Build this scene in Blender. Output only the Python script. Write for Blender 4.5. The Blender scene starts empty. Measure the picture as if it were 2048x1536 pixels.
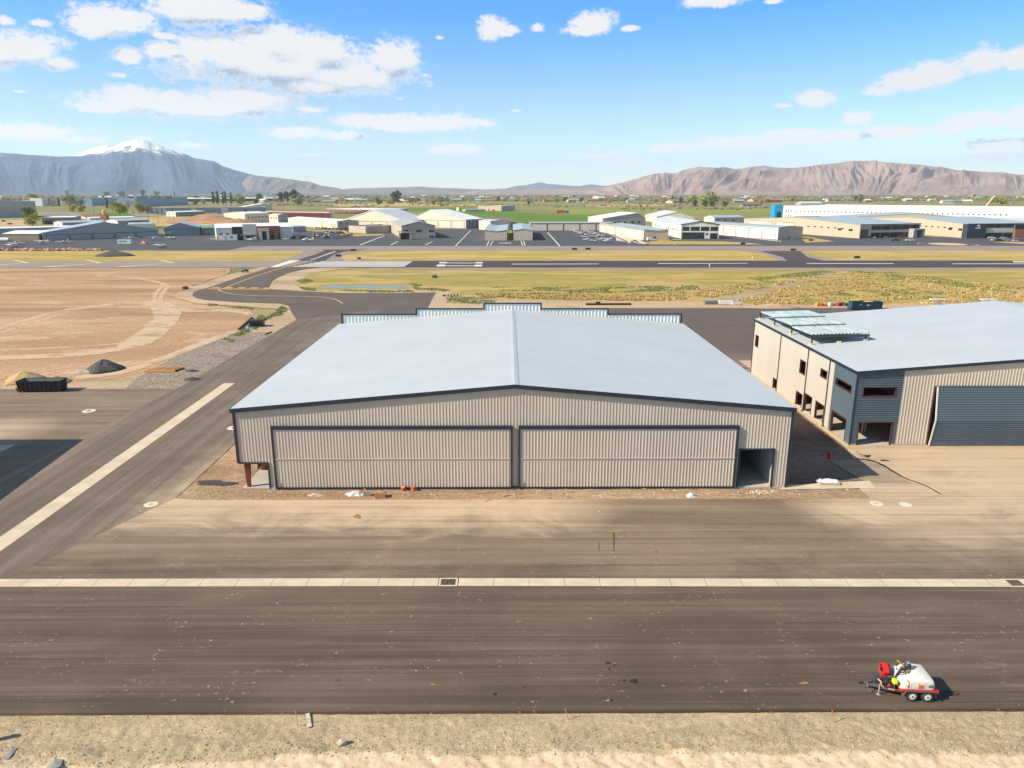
import bpy, math, random
from math import sin, cos, pi, radians, sqrt, atan2, exp
from mathutils import Vector, Matrix, noise as mnoise
from mathutils.geometry import tessellate_polygon
import numpy as np
S = bpy.context.scene
COL = S.collection
random.seed(11)
R = random.Random(5)

# ------------------------------------------------------------------ camera model (drone at 32 m)
F, CX, CY, CAMH = 1450.0, 1024.0, 768.0, 32.0
PITCH = math.atan(383.0 / F)
YAW = math.atan(9.0 / (F / cos(PITCH)))
def ray(px, py):
    x, y = (px - CX) / F, -(py - CY) / F
    d = (x, cos(PITCH) + y * sin(PITCH), -sin(PITCH) + y * cos(PITCH))
    c, s = cos(YAW), sin(YAW)
    return (d[0] * c + d[1] * s, -d[0] * s + d[1] * c, d[2])
def G(px, py, z=0.0):
    """ground point (at height z) under a point of the survey photo"""
    d = ray(px, py); t = (z - CAMH) / d[2]
    return (d[0] * t, d[1] * t)
def Zat(px, py, Y):
    d = ray(px, py); t = Y / d[1]
    return (d[0] * t, CAMH + d[2] * t)
def V3(p, z=0.0): return (p[0], p[1], z)

cam = bpy.data.cameras.new('camera'); camo = bpy.data.objects.new('camera', cam); COL.objects.link(camo)
camo.location = (0, 0, CAMH); camo.rotation_euler = (pi / 2 - PITCH, 0, -YAW)
cam.sensor_width = 36.0; cam.lens = 36.0 * F / 2048.0
cam.clip_start = 0.5; cam.clip_end = 90000.0
S.camera = camo

# ------------------------------------------------------------------ objects
def setp(o, label=None, cat=None, group=None, kind=None):
    if label: o['label'] = label
    if cat: o['category'] = cat
    if group: o['group'] = group
    if kind: o['kind'] = kind
    return o
def thing(name, label, cat, loc=(0, 0, 0), rz=0.0, group=None):
    o = bpy.data.objects.new(name, None); COL.objects.link(o)
    o.empty_display_size = 0.3
    o.location = loc; o.rotation_euler = (0, 0, rz)
    return setp(o, label, cat, group)
KIDS = {}
def copy_tree(o, parent=None):
    c = o.copy(); COL.objects.link(c); c.parent = parent
    for ch in KIDS.get(o.name, []):
        copy_tree2(ch, c)
    return c
def copy_tree2(o, parent):
    c = o.copy(); COL.objects.link(c); c.parent = parent
    KIDS.setdefault(parent.name, []).append(c)
    for ch in list(KIDS.get(o.name, [])):
        copy_tree2(ch, c)
    return c

class MB:
    def __init__(s): s.v = []; s.f = []; s.m = []
    def poly(s, pts, m=0):
        b = len(s.v); s.v.extend([tuple(p) for p in pts]); s.f.append(tuple(range(b, b + len(pts)))); s.m.append(m)
    def box(s, x0, x1, y0, y1, z0, z1, m=0):
        b = len(s.v)
        s.v += [(x0, y0, z0), (x1, y0, z0), (x1, y1, z0), (x0, y1, z0), (x0, y0, z1), (x1, y0, z1), (x1, y1, z1), (x0, y1, z1)]
        for q in ((0, 3, 2, 1), (4, 5, 6, 7), (0, 1, 5, 4), (1, 2, 6, 5), (2, 3, 7, 6), (3, 0, 4, 7)):
            s.f.append(tuple(b + i for i in q)); s.m.append(m)
    def hexa(s, p, m=0):
        """8 corners, bottom 4 counter-clockwise then top 4"""
        b = len(s.v); s.v += [tuple(q) for q in p]
        for q in ((0, 3, 2, 1), (4, 5, 6, 7), (0, 1, 5, 4), (1, 2, 6, 5), (2, 3, 7, 6), (3, 0, 4, 7)):
            s.f.append(tuple(b + i for i in q)); s.m.append(m)
    def obox(s, c, size, rz=0.0, m=0, tilt=0.0):
        hx, hy, hz = size[0] / 2, size[1] / 2, size[2] / 2
        M4 = Matrix.Rotation(rz, 3, 'Z') @ Matrix.Rotation(tilt, 3, 'Y')
        P = []
        for z in (-hz, hz):
            for x, y in ((-hx, -hy), (hx, -hy), (hx, hy), (-hx, hy)):
                q = M4 @ Vector((x, y, z)); P.append((c[0] + q.x, c[1] + q.y, c[2] + q.z))
        s.hexa(P, m)
    def bar(s, a, b, w, h=None, m=0):
        """a square bar from a to b"""
        h = h or w
        a, b = Vector(a), Vector(b); d = (b - a).normalized()
        up = Vector((0, 0, 1)) if abs(d.z) < 0.9 else Vector((0, 1, 0))
        sx = d.cross(up).normalized() * (w / 2); sy = sx.cross(d).normalized() * (h / 2)
        P = [a - sx - sy, a + sx - sy, b + sx - sy, b - sx - sy, a - sx + sy, a + sx + sy, b + sx + sy, b - sx + sy]
        s.hexa(P, m)
    def prism(s, pts, vec, m=0):
        """polygon of 3-D points pushed along vec"""
        n = len(pts); b = len(s.v)
        s.v += [tuple(p) for p in pts]; s.v += [(p[0] + vec[0], p[1] + vec[1], p[2] + vec[2]) for p in pts]
        s.f.append(tuple(range(b + n - 1, b - 1, -1))); s.m.append(m)
        s.f.append(tuple(range(b + n, b + 2 * n))); s.m.append(m)
        for i in range(n):
            j = (i + 1) % n
            s.f.append((b + i, b + j, b + n + j, b + n + i)); s.m.append(m)
    def rings(s, rs, m=0, cap=True):
        n = len(rs[0]); b = len(s.v)
        for r in rs: s.v += [tuple(p) for p in r]
        for k in range(len(rs) - 1):
            for i in range(n):
                j = (i + 1) % n
                s.f.append((b + k * n + i, b + k * n + j, b + (k + 1) * n + j, b + (k + 1) * n + i)); s.m.append(m)
        if cap:
            s.f.append(tuple(range(b + n - 1, b - 1, -1))); s.m.append(m)
            e = b + (len(rs) - 1) * n
            s.f.append(tuple(range(e, e + n))); s.m.append(m)
    def tube(s, pts, r, n=8, m=0):
        pts = [Vector(p) for p in pts]; rs = []
        rr = r if isinstance(r, (list, tuple)) else [r] * len(pts)
        for i, p in enumerate(pts):
            d = (pts[min(i + 1, len(pts) - 1)] - pts[max(i - 1, 0)]).normalized()
            up = Vector((0, 0, 1)) if abs(d.z) < 0.95 else Vector((1, 0, 0))
            a = d.cross(up).normalized(); c = a.cross(d).normalized()
            rs.append([p + (a * cos(2 * pi * k / n) + c * sin(2 * pi * k / n)) * rr[i] for k in range(n)])
        s.rings(rs, m)
    def lathe(s, prof, c=(0, 0, 0), n=14, m=0, axis='Z', cap=True):
        rs = []
        for r, z in prof:
            ring = []
            for k in range(n):
                a = 2 * pi * k / n
                if axis == 'Z': ring.append((c[0] + r * cos(a), c[1] + r * sin(a), c[2] + z))
                elif axis == 'Y': ring.append((c[0] + r * cos(a), c[1] + z, c[2] - r * sin(a)))
                else: ring.append((c[0] + z, c[1] + r * cos(a), c[2] + r * sin(a)))
            rs.append(ring)
        s.rings(rs, m, cap)
    def ball(s, c, r, n=8, k=5, m=0, jit=0.0, rng=R):
        rs = []
        sx, sy, sz = r if isinstance(r, (tuple, list)) else (r, r, r)
        for i in range(k + 1):
            t = -pi / 2 + pi * (i * 0.94 + 0.03 * k) / k
            rs.append([(c[0] + sx * cos(t) * cos(2 * pi * j / n) * (1 + jit * (rng.random() - .5)), c[1] + sy * cos(t) * sin(2 * pi * j / n) * (1 + jit * (rng.random() - .5)),
                        c[2] + sz * sin(t) * (1 + jit * (rng.random() - .5))) for j in range(n)])
        s.rings(rs, m)
    def build(s, name, mats, parent=None, smooth=False, label=None, kind=None):
        if not isinstance(mats, (list, tuple)): mats = [mats]
        me = bpy.data.meshes.new(name)
        off = Vector((0, 0, 0))
        if parent is not None and not parent.get('_local'):
            p = parent
            while p is not None: off += Vector(p.location); p = p.parent
        v = s.v if off.length == 0 else [(a - off.x, b - off.y, c - off.z) for a, b, c in s.v]
        me.from_pydata(v, [], s.f)
        for mt in mats: me.materials.append(mt)
        if len(mats) > 1: me.polygons.foreach_set('material_index', s.m)
        if smooth: me.polygons.foreach_set('use_smooth', [True] * len(s.f))
        me.update()
        o = bpy.data.objects.new(name, me); COL.objects.link(o)
        if parent is not None:
            o.parent = parent; KIDS.setdefault(parent.name, []).append(o)
        if label: o['label'] = label
        if kind: o['kind'] = kind
        return o
def box_smooth(o, w=0.02, seg=2):
    b = o.modifiers.new('bevel', 'BEVEL'); b.width = w; b.segments = seg; b.limit_method = 'ANGLE'; return o

def roughen(pts, step, amp, sc=0.35):
    """ragged natural outline"""
    out = []
    for i, p in enumerate(pts):
        a, b = Vector((*p[:2], 0)), Vector((*pts[(i + 1) % len(pts)][:2], 0)); L = (b - a).length
        k = max(1, min(60, int(L / step))); d = (b - a) / max(L, 1e-6); nr = Vector((-d.y, d.x, 0))
        for j in range(k):
            q = a.lerp(b, j / k)
            w = amp * (mnoise.noise(q * (sc / step * 2)) + .6 * mnoise.noise(q * (sc / step * 6) + Vector((9, 3, 0))))
            q = q + nr * w; out.append((q.x, q.y))
    return out
def sheet(name, pts, z, mat, skirt=0.0, kind='structure', rough=None):
    """a flat ground sheet from plan points, with a skirt downwards"""
    if rough: pts = roughen(pts, *rough)
    mb = MB(); n = len(pts)
    P = [Vector((p[0], p[1], 0)) for p in pts]
    area = sum(P[i].x * P[(i + 1) % n].y - P[(i + 1) % n].x * P[i].y for i in range(n))
    if area < 0: P.reverse()
    mb.v = [(p.x, p.y, z) for p in P]
    for t in tessellate_polygon([P]):
        a, b, c = (P[i] for i in t)
        if (b - a).cross(c - a).z < 0: t = (t[0], t[2], t[1])
        mb.f.append(tuple(t)); mb.m.append(0)
    if skirt > 0:
        mb.v += [(p.x, p.y, z - skirt) for p in P]
        for i in range(n):
            j = (i + 1) % n
            mb.f.append((i, i + n, j + n, j)); mb.m.append(0)
    o = mb.build(name, mat); o['kind'] = kind
    return o
def PXS(*pp): return [G(*p) for p in pp]

def strips(mb, org, ud, n, breaks, dep, intervals, top, m=0):
    """vertical cladding strips on a wall plane; dep(u) is how far the sheet stands out, intervals(u) its z spans (None = wall top)"""
    for u0, u1 in zip(breaks[:-1], breaks[1:]):
        um = (u0 + u1) / 2
        a0, a1 = dep(u0 + 1e-6), dep(u1 - 1e-6)
        for lo, hi in intervals(um):
            h0, h1 = (top(u0), top(u1)) if hi is None else (hi, hi)
            if h0 <= lo: continue
            pA = (org[0] + ud[0] * u0 + n[0] * a0, org[1] + ud[1] * u0 + n[1] * a0)
            pB = (org[0] + ud[0] * u1 + n[0] * a1, org[1] + ud[1] * u1 + n[1] * a1)
            mb.poly([(pA[0], pA[1], lo), (pB[0], pB[1], lo), (pB[0], pB[1], h1), (pA[0], pA[1], h0)], m)
def rib_breaks(L, period, extra=()):
    b = set([0.0, L])
    k = 0.0
    while k < L:
        for f in (0.0, 0.60, 0.68, 0.88, 0.96):
            if k + f * period < L: b.add(round(k + f * period, 5))
        k += period
    for e in extra: b.add(e)
    return sorted(b)
def rib_dep(period, d):
    def f(u):
        t = (u / period) % 1.0
        if t < 0.60: return 0.0
        if t < 0.68: return d * (t - 0.60) / 0.08
        if t < 0.88: return d
        if t < 0.96: return d * (0.96 - t) / 0.08
        return 0.0
    return f

# ------------------------------------------------------------------ materials
WB = (1.0, 0.94, 0.82)      # warm daylight balance of the pigments
def wb(c): return (c[0] * WB[0], c[1] * WB[1], c[2] * WB[2]) if isinstance(c, tuple) else c
class NT:
    warm = True
    def __init__(s, name):
        s.mat = bpy.data.materials.new(name); s.mat.use_nodes = True
        s.t = s.mat.node_tree; s.t.nodes.clear()
        s.out = s.t.nodes.new('ShaderNodeOutputMaterial')
        s.b = s.t.nodes.new('ShaderNodeBsdfPrincipled'); s.t.links.new(s.b.outputs[0], s.out.inputs['Surface'])
        s.pos_ = None
    def n(s, typ, **kw):
        nd = s.t.nodes.new(typ)
        for k, v in kw.items(): setattr(nd, k, v)
        return nd
    def link(s, a, b): s.t.links.new(a, b)
    def put(s, sock, val):
        if hasattr(val, 'is_linked') or hasattr(val, 'links'): s.t.links.new(val, sock)
        else: sock.default_value = val
    def pos(s):
        if s.pos_ is None: s.pos_ = s.n('ShaderNodeNewGeometry').outputs['Position']
        return s.pos_
    def obj(s): return s.n('ShaderNodeTexCoord').outputs['Object']
    def scale(s, v, sc, rot=(0, 0, 0)):
        mp = s.n('ShaderNodeMapping'); s.link(v, mp.inputs['Vector']); mp.inputs['Scale'].default_value = sc; mp.inputs['Rotation'].default_value = rot
        return mp.outputs[0]
    def noise(s, v, sc=1.0, det=4.0, rough=0.55, dist=0.0):
        nd = s.n('ShaderNodeTexNoise'); s.link(v, nd.inputs['Vector'])
        nd.inputs['Scale'].default_value = sc; nd.inputs['Detail'].default_value = det; nd.inputs['Roughness'].default_value = rough; nd.inputs['Distortion'].default_value = dist
        return nd.outputs[0]
    def vor(s, v, sc=1.0, feature='F1', out='Distance'):
        nd = s.n('ShaderNodeTexVoronoi'); nd.feature = feature; s.link(v, nd.inputs['Vector']); nd.inputs['Scale'].default_value = sc
        return nd.outputs[out]
    def ramp(s, f, a, b, lo=0.0, hi=1.0, smooth=True):
        nd = s.n('ShaderNodeMapRange'); nd.interpolation_type = 'SMOOTHSTEP' if smooth else 'LINEAR'
        s.put(nd.inputs[0], f)
        nd.inputs[1].default_value = a; nd.inputs[2].default_value = b; nd.inputs[3].default_value = lo; nd.inputs[4].default_value = hi
        return nd.outputs[0]
    def math(s, op, a, b=0.0, c=0.0, clamp=False):
        nd = s.n('ShaderNodeMath', operation=op); nd.use_clamp = clamp
        s.put(nd.inputs[0], a); s.put(nd.inputs[1], b)
        if op in ('MULTIPLY_ADD', 'SMOOTH_MIN', 'SMOOTH_MAX'): s.put(nd.inputs[2], c)
        return nd.outputs[0]
    def mix(s, f, a, b, blend='MIX'):
        if s.warm: a, b = wb(a), wb(b)
        nd = s.n('ShaderNodeMix', data_type='RGBA', blend_type=blend)
        s.put(nd.inputs[0], f)
        s.put(nd.inputs[6], a if not isinstance(a, tuple) else (*a[:3], 1)); s.put(nd.inputs[7], b if not isinstance(b, tuple) else (*b[:3], 1))
        return nd.outputs[2]
    def xyz(s, v):
        nd = s.n('ShaderNodeSeparateXYZ'); s.link(v, nd.inputs[0]); return nd.outputs
    def bump(s, h, strength=0.3, dist=0.1):
        nd = s.n('ShaderNodeBump'); s.link(h, nd.inputs['Height']); nd.inputs['Strength'].default_value = strength; nd.inputs['Distance'].default_value = dist
        s.link(nd.outputs[0], s.b.inputs['Normal'])
    def fin(s, col, rough=0.7, metal=0.0, spec=None):
        col = wb(col)
        s.put(s.b.inputs['Base Color'], (*col[:3], 1) if isinstance(col, tuple) else col)
        s.put(s.b.inputs['Roughness'], rough); s.put(s.b.inputs['Metallic'], metal)
        if spec is not None: s.b.inputs['Specular IOR Level'].default_value = spec
        return s.mat
def lin(r, g, b):
    f = lambda c: (c / 255 / 12.92) if c / 255 <= 0.04045 else ((c / 255 + 0.055) / 1.055) ** 2.4
    return (f(r), f(g), f(b))
def mul(c, k): return tuple(min(1.0, x * k) for x in c)
_MC = {}
def M(name, col, rough=0.6, metal=0.0, var=0.10, sc=1.2, spec=None, fine=0.06):
    """plain painted / worn surface: colour with blotches and a fine grain"""
    if name in _MC: return _MC[name]
    t = NT(name); o = t.obj()
    a = t.noise(o, sc, 5.0, 0.6); g = t.noise(o, sc * 14, 2.0)
    c = t.mix(t.ramp(a, 0.25, 0.75), mul(col, 1 - var), mul(col, 1 + var))
    c = t.mix(t.ramp(g, 0.3, 0.7, 0, fine * 2), c, mul(col, 0.55))
    rr = t.ramp(a, 0.2, 0.8, max(0.02, rough - 0.08), min(1, rough + 0.08))
    _MC[name] = t.fin(c, rr, metal, spec)
    return _MC[name]
# ------------------------------------------------------------------ ground materials
def asphalt_mat(name, dark, mid, dust, axis='X', dustf=None, specks=0.6, marks=True):
    t = NT(name); p = t.pos(); x, y, z = t.xyz(p)
    sc = (0.022, 0.75, 1) if axis == 'X' else (0.75, 0.022, 1)
    st = t.noise(t.scale(p, sc), 1.0, 5.0, 0.62, 0.3)
    sc2 = (0.05, 2.6, 1) if axis == 'X' else (2.6, 0.05, 1)
    st2 = t.noise(t.scale(p, sc2), 1.0, 3.0, 0.6, 0.2)
    big = t.noise(t.scale(p, (0.06, 0.10, 1)), 1.0, 5.0, 0.6, 0.6)
    fine = t.noise(p, 7.0, 3.0, 0.7)
    v = t.math('ADD', t.math('MULTIPLY', st, 0.52), t.math('MULTIPLY', big, 0.50))
    v = t.math('MULTIPLY_ADD', st2, 0.22, v)
    st3 = t.noise(t.scale(p, (0.035, 5.5, 1) if axis == 'X' else (5.5, 0.035, 1)), 1.0, 2.0, 0.5)
    v = t.math('MULTIPLY_ADD', st3, 0.20, t.math('ADD', v, -0.10))
    c = t.mix(t.ramp(v, 0.50, 0.86), dark, mid)
    c = t.mix(t.ramp(fine, 0.35, 0.75, 0, 0.35), c, mul(dark, 0.75))
    patch = t.noise(t.scale(p, (0.11, 0.16, 1)), 1.0, 6.0, 0.68, 1.2)
    if dustf:
        d = dustf(t, x, y, patch)
        d = t.math('MULTIPLY', d, t.ramp(t.math('ADD', t.math('MULTIPLY', st, 0.5), t.math('ADD', t.math('MULTIPLY', patch, 0.35), t.math('MULTIPLY', st3, 0.3))), 0.36, 0.72, 0.45, 1.0))
        c = t.mix(t.math('MINIMUM', d, 0.92), c, dust)
    c = t.mix(t.ramp(patch, 0.62, 0.80, 0, 0.22), c, dust)
    # crumbs of pale dirt and scuffs
    if specks:
        w = t.noise(p, 0.35, 3.0)
        sp = t.noise(t.scale(p, (1.3, 1.9, 1)), 1.6, 3.0, 0.72)
        k = t.math('MULTIPLY', t.ramp(sp, 0.60, 0.68), t.ramp(w, 0.48, 0.66))
        c = t.mix(t.math('MULTIPLY', k, specks), c, mul(dust, 1.15))
        # crossing tyre scuffs
        for rot, s_ in ((0.9, 0.30), (-0.6, 0.22), (0.35, 0.25)):
            sw = t.noise(t.scale(p, (0.05, 1.7, 1), (0, 0, rot)), 1.0, 3.0, 0.6, 0.5)
            c = t.mix(t.math('MULTIPLY', t.ramp(sw, 0.64, 0.76, 0, s_), t.ramp(w, 0.4, 0.6)), c, mid if rot > 0.5 else mul(mid, 1.4))
        dk = t.noise(t.scale(p, (0.5, 0.8, 1)), 1.0, 3.0, 0.7, 0.8)
        c = t.mix(t.ramp(dk, 0.68, 0.76, 0, 0.5), c, mul(dark, 0.6))
    t.bump(fine, 0.25, 0.02)
    return t.fin(c, 0.85, 0, 0.3)

ADARK, AMID, ADUST = (0.078, 0.057, 0.044), (0.185, 0.146, 0.116), (0.62, 0.48, 0.345)
def dust_front(t, x, y, patch):
    yy = t.math('MULTIPLY_ADD', patch, 9.0, t.math('ADD', y, -4.5))
    a = t.math('MULTIPLY', t.ramp(yy, 60.5, 70.0), 0.95)
    m1 = t.math('MAXIMUM', t.ramp(x, 2, 14, 1.0, 0.22), t.ramp(x, 25, 37, 0.0, 1.0))
    a = t.math('MULTIPLY', t.math('MULTIPLY', a, m1), t.math('MAXIMUM', t.ramp(y, 74, 80, 1.0, 0.22), t.ramp(x, -35, -31)))
    a = t.math('MAXIMUM', a, t.math('MULTIPLY', t.ramp(x, -58, -72, 0, .8), t.ramp(t.math('MULTIPLY_ADD', patch, 8.0, y), 112, 100)))
    b = t.math('MULTIPLY', t.ramp(yy, 54.2, 60.0), 0.20)
    r = t.math('MULTIPLY', t.ramp(t.math('ADD', x, t.math('MULTIPLY', y, 0.25)), 42, 60), t.ramp(yy, 55, 64, 0, .62))
    d = t.math('MAXIMUM', t.math('MAXIMUM', a, b), r)
    d = t.math('ADD', d, t.ramp(y, 55.0, 40.0, 0.10, 0.03))
    # spilled pale soil left by vehicles
    grit = t.ramp(t.noise(t.scale(t.pos(), (1.0, 1.6, 1)), 1.4, 5.0, 0.75), 0.42, 0.66)
    for px, py, rx, ry, k in ((490, 1345, 2.6, .6, .55), (310, 1362, 2.6, .35, .4), (1985, 1330, 1.3, 3.2, .5), (1640, 1388, 1.0, .35, .7), (1960, 1300, 2.0, 2.5, .3)):
        c0, c1 = G(px, py); u = t.math('MULTIPLY', t.math('ADD', x, -c0), 1 / rx); v = t.math('MULTIPLY', t.math('ADD', y, -c1), 1 / ry)
        q = t.math('ADD', t.math('MULTIPLY', u, u), t.math('MULTIPLY', v, v)); q = t.ramp(t.math('MULTIPLY_ADD', patch, 5.0, q), 4.0, 1.4, 0, k)
        d = t.math('MAXIMUM', d, t.math('MULTIPLY', q, grit))
    return d
def dust_lane(t, x, y, patch):
    xx = t.math('MULTIPLY_ADD', patch, 8.0, t.math('ADD', x, -4.0))
    a = t.math('MULTIPLY', t.ramp(xx, -41, -33, 0, 0.75), t.ramp(y, 95, 78))
    b = t.math('MULTIPLY', t.ramp(xx, -52, -66, 0, 0.62), t.ramp(y, 116, 100))
    return t.math('ADD', t.math('MAXIMUM', a, b), 0.16)
def dust_back(t, x, y, patch):
    return t.math('MULTIPLY_ADD', t.ramp(y, 150, 120, 0, 0.55), t.ramp(x, 25, 45), 0.10)
MAT_AF = asphalt_mat('apron_asphalt', ADARK, AMID, ADUST, 'X', dust_front)
MAT_AL = asphalt_mat('lane_asphalt', (0.088, 0.073, 0.066), (0.19, 0.158, 0.134), ADUST, 'Y', dust_lane)
MAT_AB = asphalt_mat('back_asphalt', (0.085, 0.069, 0.063), (0.135, 0.109, 0.095), ADUST, 'X', dust_back, 0.3)
MAT_TW = asphalt_mat('taxiway_asphalt', (0.080, 0.068, 0.066), (0.125, 0.106, 0.100), (0.3, 0.26, 0.22), 'X', None, 0.15)
MAT_RW = asphalt_mat('runway_asphalt', (0.070, 0.060, 0.062), (0.098, 0.085, 0.085), (0.3, 0.26, 0.22), 'X', None, 0)
MAT_RAMP = asphalt_mat('ramp_asphalt', (0.085, 0.086, 0.098), (0.125, 0.125, 0.138), (0.33, 0.29, 0.26), 'X', None, 0)
MAT_OLD = asphalt_mat('old_asphalt', (0.30, 0.25, 0.225), (0.40, 0.335, 0.295), (0.5, 0.42, 0.34), 'X', None, 0)

def concrete_mat(name, col, var=0.12):
    t = NT(name); p = t.pos()
    a = t.noise(t.scale(p, (0.4, 0.6, 1)), 1.0, 5.0, 0.65, 0.5); f = t.noise(p, 9.0, 3.0, 0.7)
    c = t.mix(t.ramp(a, 0.3, 0.72), mul(col, 1 - var), mul(col, 1 + var * .7))
    c = t.mix(t.ramp(f, 0.45, 0.8, 0, 0.25), c, mul(col, 0.6))
    st = t.noise(t.scale(p, (0.15, 2.0, 1), (0, 0, .5)), 1.0, 4.0, .7)
    c = t.mix(t.ramp(st, 0.6, 0.75, 0, 0.25), c, mul(col, 0.62))
    t.bump(f, 0.15, 0.01)
    return t.fin(c, 0.8, 0, 0.3)
MAT_CONC = concrete_mat('pale_concrete', (0.66, 0.565, 0.44))
MAT_FLOOR = concrete_mat('floor_concrete', (0.55, 0.5, 0.45))

def soil_mat(name, cols, rows=True):
    """ploughed / graded building ground"""
    t = NT(name); p = t.pos(); x, y, z = t.xyz(p)
    a = t.noise(t.scale(p, (0.010, 0.045, 1), (0, 0, 0.06)), 1.0, 6.0, 0.62, 0.5)
    b = t.noise(t.scale(p, (0.05, 0.08, 1)), 1.0, 6.0, 0.7, 0.6)
    f = t.noise(t.scale(p, (0.35, 0.9, 1)), 1.0, 5.0, 0.8)
    c = t.mix(t.ramp(a, 0.34, 0.66), cols[0], cols[1])
    c = t.mix(t.ramp(b, 0.50, 0.74, 0, 0.8), c, cols[2])
    dk = t.noise(t.scale(p, (0.006, 0.05, 1), (0, 0, 0.05)), 1.0, 4.0, 0.6, 0.4)
    c = t.mix(t.ramp(dk, 0.50, 0.64, 0, 0.8), c, mul(cols[0], 0.74))
    if rows:
        w = t.n('ShaderNodeTexWave'); w.inputs['Scale'].default_value = 0.30; w.inputs['Distortion'].default_value = 2.0; w.inputs['Detail'].default_value = 3.0; w.inputs['Detail Scale'].default_value = .6
        t.link(t.scale(p, (0.35, 1.0, 1), (0, 0, 0.25)), w.inputs['Vector'])
        c = t.mix(t.math('MULTIPLY', t.ramp(w.outputs['Fac'], 0.3, 0.9, 0, 0.35), t.ramp(a, 0.35, 0.5)), c, mul(cols[0], 0.8))
    c = t.mix(t.ramp(f, 0.45, 0.75, 0, 0.45), c, mul(cols[0], 0.70))
    f2 = t.noise(p, 2.2, 4.0, 0.8)
    c = t.mix(t.ramp(f2, 0.5, 0.75, 0, 0.45), c, mul(cols[2], 1.10))
    f3 = t.noise(t.scale(p, (.8, 1.5, 1)), 1.0, 4.0, 0.8)
    c = t.mix(t.ramp(f3, 0.46, 0.70, 0, 0.65), c, mul(cols[0], 0.60))
    t.bump(t.math('ADD', f, t.math('ADD', f2, f3)), 0.6, 0.3)
    return t.fin(c, 0.95, 0, 0.1)
MAT_SOIL = soil_mat('graded_soil', ((0.47, 0.295, 0.17), (0.66, 0.465, 0.31), (0.82, 0.63, 0.45)))
MAT_SAND = soil_mat('tan_sand', ((0.52, 0.39, 0.26), (0.62, 0.475, 0.33), (0.70, 0.56, 0.41)), False)
MAT_DIRT = soil_mat('strip_dirt', ((0.36, 0.235, 0.15), (0.52, 0.385, 0.27), (0.58, 0.46, 0.34)), False)
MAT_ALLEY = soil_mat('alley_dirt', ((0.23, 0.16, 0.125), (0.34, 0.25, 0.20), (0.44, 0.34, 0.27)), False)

def gravel_mat(name, cols, scale=6.0):
    t = NT(name); p = t.pos()
    a = t.noise(t.scale(p, (0.10, 0.22, 1)), 1.0, 5.0, 0.65, 0.6)
    cell = t.vor(p, scale, 'F1', 'Color'); d = t.vor(p, scale, 'F1', 'Distance')
    s = t.n('ShaderNodeSeparateColor'); t.link(cell, s.inputs[0])
    f = t.noise(p, 5.0, 4.0, 0.8)
    c = t.mix(t.ramp(a, 0.3, 0.7), cols[0], cols[1])
    c = t.mix(t.ramp(s.outputs[0], 0.55, 1.0, 0, 0.5), c, cols[2])
    c = t.mix(t.ramp(s.outputs[1], 0.65, 1.0, 0, 0.6), c, mul(cols[0], 0.45))
    c = t.mix(t.ramp(d, 0.35, 0.65, 0, 0.5), c, mul(cols[0], 0.4))
    c = t.mix(t.ramp(f, 0.5, 0.75, 0, 0.4), c, mul(cols[0], 0.6))
    t.bump(t.math('SUBTRACT', f, d), 0.6, 0.06)
    return t.fin(c, 0.95, 0, 0.15)
MAT_GRAVEL = gravel_mat('grey_gravel', ((0.30, 0.255, 0.215), (0.44, 0.375, 0.31), (0.55, 0.49, 0.42)), 3.0)

def grass_mat(name, cols, s=1.0, thr=(0.44, 0.60)):
    """cols: straw, bare tan, olive, green, white salt"""
    t = NT(name); p = t.pos()
    a = t.noise(t.scale(p, (0.012 * s, 0.045 * s, 1)), 1.0, 7.0, 0.66, 0.7)
    b = t.noise(t.scale(p, (0.020 * s, 0.060 * s, 1)), 1.3, 6.0, 0.66, 0.5)
    e = t.noise(t.scale(p, (0.05 * s, 0.13 * s, 1)), 1.0, 6.0, 0.75, 0.4)
    f = t.noise(t.scale(p, (0.5 * s, 1.2 * s, 1)), 1.0, 4.0, 0.8)
    c = t.mix(t.ramp(a, 0.38, 0.62), cols[0], cols[1])
    c = t.mix(t.ramp(b, thr[0], thr[1], 0, 0.85), c, cols[2])
    c = t.mix(t.math('MULTIPLY', t.ramp(e, 0.52, 0.66, 0, 0.9), t.ramp(b, thr[0], thr[1])), c, cols[3])
    wsp = t.noise(t.scale(p, (0.04 * s, 0.16 * s, 1)), 1.7, 5.0, 0.7, 0.3)
    c = t.mix(t.ramp(wsp, 0.665, 0.72, 0, 0.8), c, cols[4])
    c = t.mix(t.ramp(f, 0.42, 0.78, 0, 0.5), c, mul(cols[0], 0.45))
    t.bump(f, 0.6, 0.3)
    return t.fin(c, 0.95, 0, 0.1)
STRAW, TANB, OLIVE, GRN, SALT = (0.56, 0.40, 0.135), (0.52, 0.39, 0.215), (0.345, 0.30, 0.085), (0.20, 0.245, 0.055), (0.78, 0.68, 0.55)
MAT_FIELD = grass_mat('infield_grass', (STRAW, TANB, OLIVE, GRN, SALT), 1.0, (.40, .55))
MAT_VERGE = grass_mat('verge_grass', ((0.56, 0.41, 0.14), (0.58, 0.40, 0.24), (0.40, 0.34, 0.10), (0.28, 0.30, 0.07), SALT), 0.8, (0.42, 0.56))
MAT_LAND = grass_mat('far_land', ((0.36, 0.31, 0.15), (0.38, 0.31, 0.18), (0.21, 0.225, 0.09), (0.125, 0.17, 0.05), (0.5, 0.42, 0.32)), 0.22, (.40, .54))
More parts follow.
